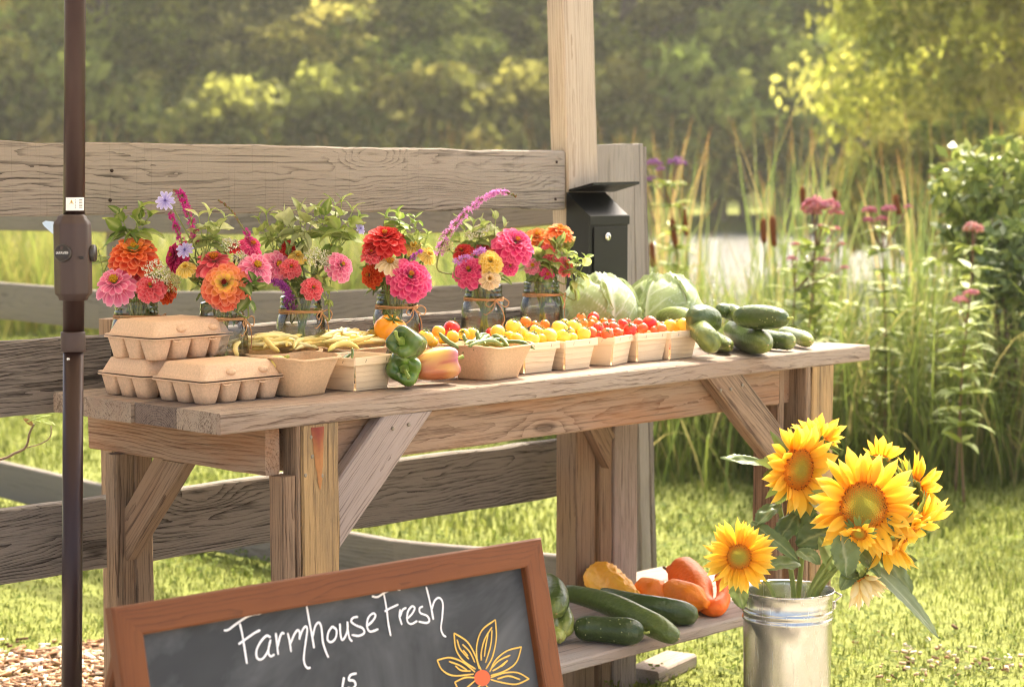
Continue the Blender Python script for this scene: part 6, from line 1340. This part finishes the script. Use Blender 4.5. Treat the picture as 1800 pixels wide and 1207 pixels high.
# basil sprigs: each leaf a part
def sprig(jar, px, py, w, h, off, n, label, pal=('6f8238', '879449', '5f7433'), seed=0, lsz=1.0, name='basil_sprig', foldcol=None):
    D = depth(JARS[jar]+Vector((0, 0, 0.2)))+off; rs = random.Random(seed+px); root = at(px+rs.uniform(-6, 6), py+h*0.6, D); t = thing(name, JARS[jar]+Vector((0, 0, 0.016)), label, 'leaves', 'basil sprigs among the flowers')
    st, rad = jar_stem(jar, root, Vector((0, 0, -1)), r=0.002, seed=px); mb = MB(); mb.tube(st, rad, 6, col=lin('7f8b48')); W_ = w*D/FPX; nt = max(2, int(n/3.2)); ls = []
    for k in range(nt):
        f = (k+0.5)/nt-0.5; tip = at(px+f*w*0.85+rs.gauss(0, w*0.05), py-h*(0.42-1.1*f*f)+rs.uniform(-0.12, 0.25)*h, D+rs.uniform(-0.03, 0.03)); path = spline([tip, tip.lerp(root, 0.5)+Vector((0, 0, 0.004)), root], 8); mb.tube(path, 0.0011, 5, col=lin('86914c')); ls.append((tip, path))
    mb.build('stem', STEM, t)
    for k, (tip, path) in enumerate(ls):
        out = (tip-root).normalized(); nl_ = rs.randint(6, 9)
        for q in range(nl_):
            lev = q//2; p = path[min(7, lev*2)] if lev else tip; a = q*PI+lev*1.5+rs.gauss(0, 0.5); hz = (RGT*math.cos(a)-FWD*math.sin(a)); el = (1.15, 0.45, 0.0, -0.4)[min(3, lev)]+rs.gauss(0, 0.3); d = (hz*math.cos(el)+out*math.sin(el)).normalized(); L = W_*(0.30, 0.42, 0.46, 0.42)[min(3, lev)]*rs.uniform(0.75, 1.25)*lsz
            mb = MB(); col = lin(rs.choice(pal)); col = mulc(col, rs.uniform(0.95, 1.4)); nrm = out*math.cos(el)-hz*math.sin(el)+Vector((rs.gauss(0, .35), rs.gauss(0, .35), rs.gauss(0, .2))); leafgrid(mb, p, d, nrm, L, L*rs.uniform(0.48, 0.62), col, fold=rs.uniform(0.15, 0.5), droop=rs.uniform(0.2, 1.5), vein=lin('c3c78c'), seed=k*9+q+px, wav=0.15); mb.build('leaf', LEAF, t)
    return t
sprig(0, 234, 396, 96, 62, 0.02, 16, 'basil sprig crowning the first jar')
sprig(0, 184, 452, 52, 50, 0.0, 9, 'basil sprig hanging at the left of the first jar', pal=('8d9659', '7b8a4a'))
sprig(1, 366, 410, 84, 78, 0.03, 17, 'pale green basil sprig behind the second jar', pal=('8d9659', 'a2a76a', '7c8a4b'))
sprig(1, 436, 505, 50, 40, -0.04, 5, 'dark basil leaves hanging beside the biggest coral zinnia', pal=('4b5f2a', '5c7033'), lsz=1.6)
sprig(2, 478, 412, 76, 62, 0.05, 15, 'basil sprig drooping over the rose pink zinnia', pal=('7a8a45', '8d9a55'))
sprig(2, 528, 402, 90, 62, 0.04, 16, 'silvery basil sprig at the top of the third jar', pal=('a0a678', '8f9863', 'b0b48a'))
sprig(2, 594, 398, 92, 80, 0.03, 20, 'tallest bushy basil sprig right of the third jar', pal=('74853f', '8a984f', '667a3a'))
sprig(2, 572, 500, 46, 60, -0.01, 6, 'basil leaves hanging by the third jar rim', pal=('6b7b3e', '7c8a49'))
sprig(3, 702, 388, 74, 52, 0.03, 12, 'basil sprig above the scarlet zinnia of the fourth jar')
sprig(3, 738, 420, 50, 46, 0.03, 9, 'basil leaves behind the butter yellow zinnias', pal=('8d9a55', '7a8a48'))
sprig(4, 826, 420, 72, 56, 0.03, 13, 'basil leaves under the arching spike', pal=('7a8a48', '93a05d'))
sprig(4, 868, 412, 60, 50, 0.03, 10, 'grey green leaves at the back of the fifth jar', pal=('98a06c', '86905a'))
sprig(5, 962, 455, 84, 70, -0.01, 14, 'leafy basil sprig filling the sixth jar', pal=('7d8c49', '6a7c3c', '8f9b58'))
sprig(5, 1012, 470, 64, 56, -0.02, 11, 'basil sprig reaching right over the cabbage', pal=('6f8240', '7d8f4a', 'a5ac70'))
sprig(5, 990, 445, 56, 50, 0.02, 9, 'broad basil leaves beside the black box', pal=('8a9652', '76873f'))

# leafy filler round each jar mouth
for k, lab in enumerate(('green filler leaves round the first jar mouth', 'green filler leaves round the second jar mouth', 'green filler leaves round the third jar mouth', 'green filler leaves round the fourth jar mouth', 'green filler leaves round the fifth jar mouth', 'green filler leaves round the sixth jar mouth')):
    px, py = ((240, 490), (385, 480), (530, 475), (692, 470), (850, 462), (955, 455))[k]
    sprig(k, px, py+8, 104, 84, 0.04, 20, lab, pal=('5f6f38', '6d7d42', '4f6030', '7d8a4c'), seed=50+k, lsz=0.85, name='filler_sprig')
# ------------------------------------------------------------------ sunflowers
def sf_petal_mesh(k, pale=False):
    rs = random.Random(k*13+(99 if pale else 0)); mb = MB(); P = []; cc = []; nu, nv = 8, 4; a = rs.uniform(-0.1, 0.25); x, z = 0.0, 0.0; tw = rs.uniform(-0.5, 0.5); c0, c1, c2 = (lin('ec9f20'), lin('f9c738'), lin('fddc68')) if not pale else (lin('e6c870'), lin('f0dca0'), lin('f6e9c4'))
    wf = rs.uniform(0.38, 0.50)
    for i in range(nu+1):
        t = i/nu; w = wf*0.5*(0.45+0.55*sstep(0, 0.35, t))*max(0.0, 1-sstep(0.55, 1.02, t)**1.7)+0.004; row = []
        for j in range(nv+1):
            q = -1+2*j/nv; yy = q*w; zz = z+q*q*w*0.45-0.02*math.cos(q*PI*1.5)*(1-t); th = tw*t; row.append(Vector((x, yy*math.cos(th)-0*zz, zz+yy*math.sin(th)))); cc.append(mixc(mixc(c0, c1, sstep(0, 0.45, t)), c2, sstep(0.4, 1, t)*(0.6+0.4*abs(q))))
        P.append(row); x += math.cos(a)/nu; z += math.sin(a)/nu; a += rs.uniform(-0.02, 0.16)*(1 if k % 3 else -1.2)*(i/nu)
    mb.grid(P, cc); return mb.mesh('petal', PETAL)
SFP = [sf_petal_mesh(k) for k in range(8)]; SFPP = [sf_petal_mesh(k, True) for k in range(5)]
BUCKET_TOP = BC+Vector((0, 0, BH))
def petal_obj(parent, c, u, v, n, ang, r0, L, W, elev, meshes, rs):
    rd = u*math.cos(ang)+v*math.sin(ang); X = rd*math.cos(elev)+n*math.sin(elev); Zv = n*math.cos(elev)-rd*math.sin(elev); Y = Zv.cross(X); tw = rs.gauss(0, 0.25); Y2 = Y*math.cos(tw)+Zv*math.sin(tw); Z2 = Zv*math.cos(tw)-Y*math.sin(tw); p = c+rd*r0
    M = Matrix(((X.x*L, Y2.x*W, Z2.x*L, p.x), (X.y*L, Y2.y*W, Z2.y*L, p.y), (X.z*L, Y2.z*W, Z2.z*L, p.z), (0, 0, 0, 1))); link(bpy.data.objects.new('petal', rs.choice(meshes)), parent, M)
def bigleaf(parent, base, tip, nrm, W, col, droop=0.6, seed=0, wav=0.10, vein='a9b07a', name='leaf', nu=18):
    mb = MB(); d = (tip-base); L = d.length*1.06; d0 = d.normalized(); nrm = Vector(nrm); nrm = (nrm-d0*nrm.dot(d0)).normalized(); d1 = d0*math.cos(droop*0.45)+nrm*math.sin(droop*0.45); n1 = nrm*math.cos(droop*0.45)-d0*math.sin(droop*0.45); sd = d1.cross(n1); nv = 12; P = []; cc = []; p = base.copy(); a = 0; c0 = lin(col); vn = lin(vein)
    for i in range(nu+1):
        t = i/nu; w = W*0.5*(t+0.02)**0.6*max(0.0, 1-t)**0.8*1.72*(1.0-0.12*(i % 2))+0.0004; dd = d1*math.cos(a)-n1*math.sin(a); nn = n1*math.cos(a)+d1*math.sin(a); row = []
        for j in range(nv+1):
            q = -1+2*j/nv; back = -abs(q)*w*0.30*(1-t); rib = abs(((t*6-abs(q)*1.7) % 1)-0.5)*2; vm = max(math.exp(-(abs(q)/0.06)**2), math.exp(-((1-rib)/0.12)**2)*0.6*(1-abs(q)*0.6))
            row.append(p+sd*(q*w)+dd*(back*-0.6)+nn*(abs(q)*w*0.22+wav*W*nz(t*4+seed, q*2.2, seed)+0.012*W*(1-vm))); cc.append(mixc(mixc(c0, mulc(c0, 1.3), clamp(0.5+nz(t*3+seed, q*2, seed))), vn, vm*0.55))
        P.append(row); p = p+dd*(L/nu); a += droop/nu
    mb.grid(P, cc); return mb.build(name, LEAFG, parent)
def sunflower(px, py, wo, wd, off, n, label, npet=19, rows=2, elev=0.1, green=0.45, stem_from=(0, 0), seed=1, disc=True, pale=False, droop=0.0, name='sunflower', hood=0.0, stem_r=0.0065, arc=None):
    D = bD_+off; c = at(px, py, D); n = cdir(*n); u, v, n = basis(n, seed); R = wo*1.2/2*D/FPX; rd = wd/2*D/FPX; rs = random.Random(seed); foot = BC+RGT*stem_from[0]+FWD*stem_from[1]+Vector((0, 0, 0.06)); t = thing(name, foot, label, 'flower', 'sunflowers in the bucket'); L = (R-rd*0.85)
    for k in range(rows):
        for q in range(npet):
            ang = 2*PI*(q+0.5*k)/npet+rs.gauss(0, 0.09)
            dirv = u*math.cos(ang)+v*math.sin(ang); hang = -dirv.z*droop
            petal_obj(t, c-n*(0.004*k), u, v, n, ang, rd*0.85, L*rs.uniform(0.82, 1.12)*(1-0.06*k), L*rs.uniform(0.95, 1.35)*(2*PI*rd/npet/ (0.30*L))*0.52+L*0.35, elev+rs.gauss(0, 0.24)-0.12*k+hood*(1 if dirv.z > 0.3 else 0), SFPP if pale else SFP, rs)
    if disc:
        mb = MB(); cg, cy, co, cb_ = lin('b4ac44'), lin('d8b030'), lin('dd8418'), lin('84420f'); base = []
        mb.lathe([(rd*1.0, -rd*0.14), (rd*1.0, 0.0), (rd*0.85, rd*0.13), (rd*0.6, rd*0.17), (rd*0.35, rd*0.15), (0.0, rd*0.12)], 40, c=c, axis=n, col=lambda i, a: mixc(co, cg, sstep(0.3, 0.75, i)))
        N = 420
        for k in range(N):
            f = math.sqrt(k/N); a = k*2.39996; r_ = rd*f*0.99; z = rd*(0.12+0.06*math.sin(PI*min(1, f*1.1)))-rd*0.16*max(0, f-0.8)*4*0.5; p = c+u*math.cos(a)*r_+v*math.sin(a)*r_+n*z; col = mixc(cg, cy, sstep(0, green, f)) if f < green else mixc(cy, co, sstep(green, green+0.25, f))
            if f > 0.78 and rs.random() < 0.25: col = cb_
            s_ = rd*0.028*(0.7+0.7*f); mb.add([p+n*s_*2.0, p+u*s_, p+v*s_, p-u*s_, p-v*s_], [(0, 1, 2), (0, 2, 3), (0, 3, 4), (0, 4, 1)], mulc(col, rs.uniform(0.85, 1.15)))
        mb.build('disc', PETAL, t, smooth=False)
    mb = MB()
    for q in range(16):
        ang = 2*PI*q/16+rs.gauss(0, 0.1); d = u*math.cos(ang)+v*math.sin(ang); leafgrid(mb, c-n*rd*0.25+d*rd*0.7, (d-n*0.25+UPV*0.1).normalized(), -n+d*0.3, R*rs.uniform(0.45, 0.7), rd*0.5, lin(rs.choice(['6f8040', '7e8c4a', '5f7038'])), droop=rs.uniform(-0.8, 0.3), nu=5)
    mb.ell(c-n*rd*0.35, (rd*0.8, rd*0.8, rd*0.38), (u, v, n), 8, 16, col=lin('74843f')); mb.build('sepals', LEAF, t)
    mb = MB(); rim = Vector((foot.x, foot.y, 0))*1.0+Vector((0, 0, BH)); side = (c-BUCKET_TOP); side.z = 0; rim = BUCKET_TOP+side.normalized()*min(BR*0.82, side.length*0.55) if side.length > 0.02 else BUCKET_TOP; rim = rim+FWD*stem_from[1]*0.6; ro = rim-BUCKET_TOP; ro = ro.normalized()*min(ro.length, BR*0.70) if ro.length > 1e-4 else ro; rim = BUCKET_TOP+ro+Vector((0, 0, 0.004)); rim2 = BUCKET_TOP+ro*0.75+Vector((0, 0, -0.07)); foot = Vector((BC.x, BC.y, 0.08))-Vector((ro.x, ro.y, 0))*0.3
    b0 = c-n*rd*0.5; b1 = b0-n*0.05+Vector((0, 0, -0.02)); path = spline([b0, b1, b1.lerp(rim, 0.5)+Vector((0, 0, 0.015)), rim, rim2, foot], 24); mb.tube(path, [stem_r*(0.75+0.35*i/23) for i in range(24)], 10, col=lambda s_, q: mixc(lin('748342'), lin('8c9656'), s_), rfun=lambda s_, a: 1+0.05*math.cos(7*a)); mb.build('stem', STEM, t)
    return t
s1 = sunflower(1403, 824, 146, 78, -0.02, (0.62, -0.05, 0.70), 'large sunflower turned to the right, upper left of the bunch', 20, 2, 0.15, 0.3, (-0.03, -0.01), 3, droop=0.2)
s2 = sunflower(1518, 889, 172, 88, -0.10, (0.02, 0.12, 0.98), 'biggest sunflower facing the viewer with a green gold disc', 21, 2, 0.12, 0.46, (0.01, -0.03), 5, droop=0.1)
s3 = sunflower(1299, 978, 112, 47, -0.13, (-0.12, 0.02, 0.97), 'small open sunflower hanging left of the bucket rim', 22, 2, 0.05, 0.42, (-0.05, -0.05), 7, stem_r=0.005)
s4 = sunflower(1610, 862, 118, 56, 0.05, (0.85, 0.25, -0.35), 'sunflower facing away at the upper right of the bunch', 16, 2, 0.2, 0.5, (0.04, 0.03), 9)
s5 = sunflower(1604, 930, 134, 70, -0.05, (0.62, -0.66, 0.22), 'sunflower bent downward at the right, its green back showing', 19, 2, 0.15, 0.4, (0.05, -0.02), 11)
s6 = sunflower(1560, 962, 112, 46, -0.07, (0.15, -0.95, 0.15), 'sunflower drooping straight down under the biggest bloom', 14, 1, 0.75, 0.4, (0.03, -0.01), 13)
s7 = sunflower(1549, 806, 80, 32, 0.04, (0.25, 0.75, -0.35), 'half open sunflower bud peeking above the biggest bloom', 13, 1, 0.75, 0.4, (0.02, 0.04), 15)
s8 = sunflower(1438, 772, 92, 36, 0.06, (0.25, 0.8, -0.4), 'sunflower behind the large left one with petals pointing up', 14, 2, 0.5, 0.4, (-0.01, 0.05), 17)
s9 = sunflower(1513, 1018, 104, 32, -0.08, (0.45, -0.88, 0.1), 'pale cream sunflower drooping over the bucket side', 15, 2, 0.95, 0.4, (0.06, -0.04), 19, pale=True, stem_r=0.0045)
s10 = sunflower(1510, 937, 62, 30, -0.15, (-0.25, -0.55, 0.75), 'small curled sunflower bud hanging in front of the biggest bloom', 14, 1, 0.55, 0.4, (0.02, -0.05), 21, stem_r=0.0045)
def lp(px, py, off): return at(px, py, bD_+off)
bigleaf(s1, lp(1348, 818, 0.02), lp(1270, 806, 0.00), cdir(0.1, 0.9, 0.45), 0.067, '66763f', 0.2, 1)
bigleaf(s1, lp(1372, 888, -0.03), lp(1330, 925, -0.06), cdir(-0.5, 0.6, 0.6), 0.075, '55663a', 0.7, 2)
bigleaf(s3, lp(1320, 918, -0.05), lp(1402, 985, -0.09), cdir(-0.3, 0.75, 0.6), 0.058, '5f7040', 0.4, 3)
bigleaf(s1, lp(1400, 905, 0.0), lp(1365, 960, -0.06), cdir(-0.2, 0.5, 0.8), 0.080, '53643a', 0.5, 4)
bigleaf(s2, lp(1400, 958, -0.06), lp(1462, 930, -0.05), cdir(0.0, 0.5, 0.85), 0.102, '4d5d33', 0.5, 5)
bigleaf(s2, lp(1400, 968, -0.08), lp(1440, 990, -0.11), cdir(0.1, 0.7, 0.7), 0.065, '69794a', 0.6, 6)
bigleaf(s2, lp(1478, 940, -0.13), lp(1488, 1010, -0.16), cdir(0.15, 0.25, 0.95), 0.104, '6b7a4a', 0.5, 7, vein='c5c9a0')
bigleaf(s1, lp(1420, 880, 0.0), lp(1468, 905, -0.02), cdir(0.2, 0.7, 0.6), 0.072, '8e9878', 0.5, 8, vein='d0d3b8')
bigleaf(s5, lp(1520, 985, -0.10), lp(1644, 1114, -0.12), cdir(0.5, 0.45, 0.75), 0.066, '7c8762', 0.35, 9, vein='c2c7a6', wav=0.06)
bigleaf(s5, lp(1545, 975, -0.04), lp(1600, 1040, -0.06), cdir(0.4, 0.5, 0.75), 0.087, '6c7a4e', 0.4, 10)
bigleaf(s3, lp(1296, 1010, -0.08), lp(1306, 1066, -0.10), cdir(-0.4, 0.1, 0.9), 0.075, '74824a', 0.3, 11)
bigleaf(s4, lp(1580, 905, 0.0), lp(1598, 835, -0.01), cdir(-0.5, 0.1, 0.85), 0.070, '6f7d4e', 0.4, 12)
bigleaf(s5, lp(1590, 935, -0.10), lp(1560, 912, -0.11), cdir(0.1, 0.4, 0.9), 0.065, '5c6c3e', 0.5, 13)
bigleaf(s8, lp(1425, 775, 0.04), lp(1398, 758, 0.02), cdir(-0.2, 0.5, 0.8), 0.051, '98a27c', 0.4, 14)
bigleaf(s9, lp(1500, 995, -0.08), lp(1478, 1035, -0.10), cdir(0.2, 0.4, 0.9), 0.058, '66754a', 0.6, 15)
bigleaf(s6, lp(1440, 905, 0.02), lp(1400, 940, 0.03), cdir(-0.3, 0.5, 0.8), 0.080, '46562e', 0.5, 16)

bigleaf(s1, lp(1405, 990, -0.04), lp(1345, 1000, -0.10), cdir(-0.2, 0.6, 0.75), 0.07, '6f7f48', 0.6, 21)
bigleaf(s2, lp(1470, 1000, -0.05), lp(1440, 945, -0.10), cdir(0.1, 0.2, 0.95), 0.075, '7a8952', 0.4, 22)
bigleaf(s2, lp(1500, 960, -0.06), lp(1545, 1010, -0.12), cdir(0.2, 0.4, 0.9), 0.07, '74834e', 0.6, 23)
bigleaf(s1, lp(1385, 930, 0.02), lp(1440, 870, 0.0), cdir(0.1, 0.3, 0.9), 0.07, '5d6d3c', 0.4, 24)
bigleaf(s5, lp(1560, 990, -0.02), lp(1610, 985, -0.05), cdir(0.3, 0.6, 0.7), 0.055, '66754a', 0.5, 25)
# ------------------------------------------------------------------ bank plants
def ground_at(px, D): s = (px-900)/FPX*D; return ds(D, s, terr(D, s))
def cattail(px0, py0, px1, py1, D, label, wpx=11):
    """seed head from (px0,py0) top to (px1,py1) bottom"""
    a = at(px0, py0, D); b = at(px1, py1, D); d = (a-b).normalized(); foot = ground_at(px1+(px1-px0)*1.5, D); foot.z = min(foot.z, 0); t = thing('cattail', foot, label, 'cattail', 'cattails at the pond edge'); r = wpx/2*D/FPX; n = 12; path = [b.lerp(a, i/(n-1)) for i in range(n)]; mb = MB(); mb.tube(path, [r*(1-abs(2*i/(n-1)-1)**8*0.6) for i in range(n)], 10, col=lambda s_, v: mixc(lin('6e3a1c'), lin('854a26'), 0.5+0.5*math.sin(v*40+s_*30))); mb.build('seed_head', vmat_cat, t)
    mb = MB(); mb.tube(spline([foot, foot.lerp(b, 0.5)+RGT*0.01, b], 10), [0.006-0.0003*i for i in range(10)], 6, col=lin('7c8848')); mb.tube([a, a+d*r*2.2, a+d*r*5], [0.003, 0.0028, 0.0012], 5, col=lin('b08a58')); mb.build('stem', STEM, t)
    for k in range(2):
        mb = MB(); rs = random.Random(int(px0)+k); leafgrid(mb, foot+Vector((rs.gauss(0, .03), rs.gauss(0, .03), 0)), Vector((rs.gauss(0, 0.10), rs.gauss(0, 0.10), 1)), FWD*-1, (a.z-foot.z)*rs.uniform(0.8, 1.05), 0.024, lin('7c8848'), fold=0.2, droop=rs.uniform(0, 0.35), nu=8, nv=2); mb.build('leaf', GRASSM, t)
vmat_cat = vmat('cattail_brown', 0.95, 0, 120, 0.2, 500, 0.5, 0.002, spec=0.1)
CT = [(1181, 384, 1188, 437, 10.5, 'cattail standing just right of the fence corner'), (1199, 358, 1207, 414, 10.8, 'taller cattail leaning beside the one near the fence corner'), (1145, 426, 1148, 470, 10.2, 'cattail half hidden by the corner post'), (1341, 384, 1343, 427, 9.8, 'left one of the cattail pair before the water'), (1357, 380, 1361, 434, 9.8, 'right one of the cattail pair before the water'),
 (1410, 328, 1412, 366, 11.5, 'cattail rising behind the big pink flower head'), (1466, 334, 1470, 352, 11.5, 'small cattail right of the big pink flower head'), (1574, 342, 1580, 378, 11.5, 'thin cattail between the pink flowers and the shrub'), (1659, 312, 1664, 362, 10, 'dark cattail standing against the shrub')]
for c_ in CT: cattail(*c_)
def weed(px, py, D, label, flower=None, wpx=0, pal=('8f9a45', 'a3aa52', '7f8c3e'), seed=0, lsz=0.12, group='leafy bank plants', sub=None, nl=9):
    top = at(px, py, D); rs = random.Random(seed*7+px); foot = ground_at(px+rs.uniform(-30, 30), D); t = thing('pink_flowered_weed' if flower else 'leafy_weed', foot, label, 'plant', group); path = spline([foot, foot.lerp(top, 0.5)+RGT*rs.gauss(0, 0.03), top], 14); mb = MB(); mb.tube(path, [0.006-0.0003*i for i in range(14)], 6, col=lin('7a5c44') if flower else lin('87803f')); 
    H = top.z-foot.z; ml = MB(); nw = max(6, int(H/0.06))
    for k in range(nw):
        f = 0.34+0.66*(k+0.5)/nw; i = min(12, int(f*13)); p = path[i]
        for q in range(4):
            a = q*PI/2+k*0.8+rs.gauss(0, 0.2); d = Vector((math.cos(a), math.sin(a), rs.uniform(0.05, 0.6))); leafgrid(ml, p, d, Vector((0, 0, 1))+d*-0.2, lsz*rs.uniform(0.8, 1.5)*(1.15-0.35*f), lsz*0.36, lin(rs.choice(pal)), fold=0.2, droop=rs.uniform(0.3, 1.2), nu=4, nv=2)
    mb.build('stem', STEM, t); ml.build('leaves', LEAF, t)
    if flower:
        mb = MB(); R = wpx/2*D/FPX; pc = [lin(c) for c in flower]
        for (dx, dy, k) in (sub or [(0, 0, 1.0)]):
            c = at(px+dx, py+dy, D)+Vector((rs.gauss(0, .02), rs.gauss(0, .02), 0)); r = R*k
            for q in range(int(60*k+20)):
                a = rs.uniform(0, 6.28); rr_ = r*math.sqrt(rs.random()); z = 0.42*r*(1-(rr_/r)**2)+rs.gauss(0, r*0.10); mb.ell(c+Vector((math.cos(a)*rr_, math.sin(a)*rr_, z)), r*rs.uniform(0.10, 0.19), nu=3, nv=6, col=rs.choice(pc))
            mb.tube([c, c.lerp(path[11], 0.7), path[11]], 0.003, 5, col=lin('8a6450'))
        mb.build('flower_head', PETAL, t)
    return t
PK = ('d88a94', 'e0a0a4', 'c87684', 'ebb8b4')
PL = ('b07aa8', 'c490b8', 'a06898')
weed(1440, 365, 8.9, 'pink flowered weed with the biggest domed flower head', PK, 46, seed=1, sub=[(-18, 2, 0.9), (2, -4, 1.0), (22, -2, 0.9), (-8, 8, 0.7), (28, 10, 0.6)])
weed(1424, 400, 9.0, 'pink flowered weed with small heads under the biggest one', PK, 20, seed=2, sub=[(0, 0, 1), (45, 3, 1), (-20, 30, .8), (15, 32, .9), (58, 30, .8)])
weed(1400, 450, 8.8, 'low pink flowered weed in front of the water', PK, 18, seed=3, sub=[(-8, 5, 1), (38, 6, 1), (58, 8, .9), (80, 20, .8)])
weed(1548, 372, 9.2, 'rosy flowered weed with several heads beside the reeds', ('cf7f92', 'd898a0', 'b9687c'), 26, seed=4, sub=[(-16, -2, 1), (10, -4, 1), (-15, 16, .8), (8, 14, .8), (55, -8, .6)])
weed(1716, 403, 8.6, 'pale pink flowered weed against the dark shrub', ('e0a4a0', 'e8c0b4', 'd48c8c'), 34, seed=5, sub=[(-12, 0, 1), (10, -3, .9)])
weed(1705, 520, 8.3, 'pink flowered weed lowest by the right edge', PK, 26, seed=6, sub=[(-15, 8, 1), (8, -4, 1)])
weed(1168, 290, 10.5, 'lilac flowered weed beyond the fence corner', PL, 36, seed=7, sub=[(-14, -2, .8), (16, -3, .9), (-12, 26, .6), (0, 8, .5)])
LW = [(1235, 560, 8.9), (1330, 600, 8.6), (1385, 520, 9.2), (1440, 560, 8.8), (1500, 520, 9.2), (1535, 480, 9.6), (1560, 585, 8.6), (1610, 520, 9.1), (1650, 560, 8.7), (1690, 470, 9.3), (1730, 560, 8.7), (1765, 500, 9.1), (1790, 570, 8.5), (1640, 440, 9.8), (1470, 470, 9.8), (1180, 390, 10.6), (1275, 545, 9.4), (1595, 465, 9.7)]
LB = ['leafy weed behind the cucumbers on the bank', 'leafy weed just past the far table end', 'leafy weed below the small pink heads', 'yellow green weed right of the table end', 'upright weed before the bright water', 'slender weed under the rosy flowers', 'low weed above the tall grass in the middle', 'weed in the thick of the bank right of the water', 'bushy weed in front of the reeds on the right', 'weed standing left of the pale pink flowers', 'weed beneath the dark shrub', 'weed at the right edge under the shrub', 'low weed cut by the right edge', 'tall weed beside the dark cattail', 'weed rising at the water edge under the pink heads', 'weed with lilac neighbour by the fence corner', 'small weed left of the cattail pair', 'weed under the thin cattail']
for i, (x, y, D) in enumerate(LW): weed(x, y-4, D+0.6, LB[i], seed=20+i, lsz=0.105)
# shrub at the right edge
def shrub(px, py, D, rx, rz, label, seed, n=2600, leaf=0.022, pal=('55652f', '6f7c3c', '8d9650', '475527')):
    c = at(px, py, D); foot = ground_at(px, D); t = thing('shrub', foot, label, 'shrub'); r = np.random.default_rng(seed); q = r.normal(0, 1, (n, 3)); q /= np.linalg.norm(q, axis=1)[:, None]; q *= (0.35+0.7*r.random((n, 1))**0.6)
    q *= np.array([[0.8+0.35*nz(a[0]*2, a[1]*2, a[2]*2+seed)] for a in q]); ctr = np.array(c)+q*np.array([rx, rx, rz]); nn = r.normal(0, 1, (n, 3))+np.array([0, 0, .8]); nn /= np.linalg.norm(nn, axis=1)[:, None]; t1 = np.cross(nn, r.normal(0, 1, (n, 3))); t1 /= np.linalg.norm(t1, axis=1)[:, None]; t2 = np.cross(nn, t1); s_ = leaf*r.uniform(0.7, 1.5, (n, 1))
    V = np.stack([ctr+t1*s_*1.4, ctr+t2*s_*0.6, ctr-t1*s_*1.4, ctr-t2*s_*0.6], 1).reshape(-1, 3); P_ = np.array([lin(x) for x in pal]); C_ = np.repeat(P_[r.integers(0, len(pal), n)], 4, axis=0)
    V = V-np.array(foot); link(bpy.data.objects.new('foliage', npmesh('foliage', V, np.arange(len(V)).reshape(-1, 4), C_, LEAFG)), t, Matrix.Translation(foot))
    for k in range(7):
        mb = MB(); a = random.uniform(0, 6.28); e = c+Vector((math.cos(a)*rx*0.6, math.sin(a)*rx*0.6, rz*random.uniform(-0.2, 0.7))); mb.tube(spline([foot+Vector((random.gauss(0, .05), random.gauss(0, .05), 0)), foot.lerp(e, 0.5)+Vector((0, 0, 0.1)), e], 8), [0.010-0.001*i for i in range(8)], 6, col=lin('6b5742')); mb.build('stem', STEM, t)
shrub(1745, 370, 9.6, 0.34, 0.40, 'light green leafy shrub at the right edge beside the cattail', 4, 1500, 0.027, pal=('7f8c44', '96a052', 'a9ae60', '6b7838'))
shrub(1800, 470, 9.2, 0.26, 0.34, 'darker shrub cut by the right edge under the light one', 6, 1000, pal=('5a6938', '6c7a42', '7f8b4c'))
# twig with a leaf at the far left
DT = 4.75
t = thing('twig', ground_at(-60, DT), 'thin bare twig with one broad leaf beyond the pole', 'twig'); mb = MB(); mb.tube(spline([ground_at(-60, DT), at(-40, 860, DT), at(10, 806, DT), at(44, 787, DT), at(52, 760, DT), at(60, 745, DT)], 18), [0.004-0.0001*i for i in range(18)], 6, col=lin('84705a')); mb.tube(spline([at(44, 787, DT), at(70, 780, DT), at(88, 768, DT), at(90, 748, DT)], 10), 0.0014, 6, col=lin('84705a')); mb.build('stem', STEM, t)
for (x0, y0, x1, y1, w, s_) in ((48, 742, 94, 728, 0.034, 1), (62, 738, 96, 748, 0.026, 2)): bigleaf(t, at(x0, y0, DT), at(x1, y1, DT-0.02), cdir(0.1, 0.9, 0.5), w, '8c9a48', 0.5, s_)
bigleaf(t, at(58, 748, DT), at(42, 736, DT), cdir(0, 0.6, 0.8), 0.018, '8a6a44', 0.4, 3)
# white jetty on the far bank
D_ = 60.0; a = at(1560, 346, D_); b = at(1622, 338, D_); t = thing('white_jetty', a.lerp(b, 0.5), 'small white boarded jetty on the far bank right of the rosy flowers', 'jetty')
beam('deck', a, b, 0.22, 0.16, (0, 0, 1), plain('white_paint', 'f2f0ee', 0.5), t, seg=4, seed=5)
for k in range(5): q = a.lerp(b, (k+0.5)/5); beam('pile', (q.x, q.y, -0.4), (q.x, q.y, q.z), 0.08, 0.08, (1, 0, 0), BARK, t, seg=2, seed=k)
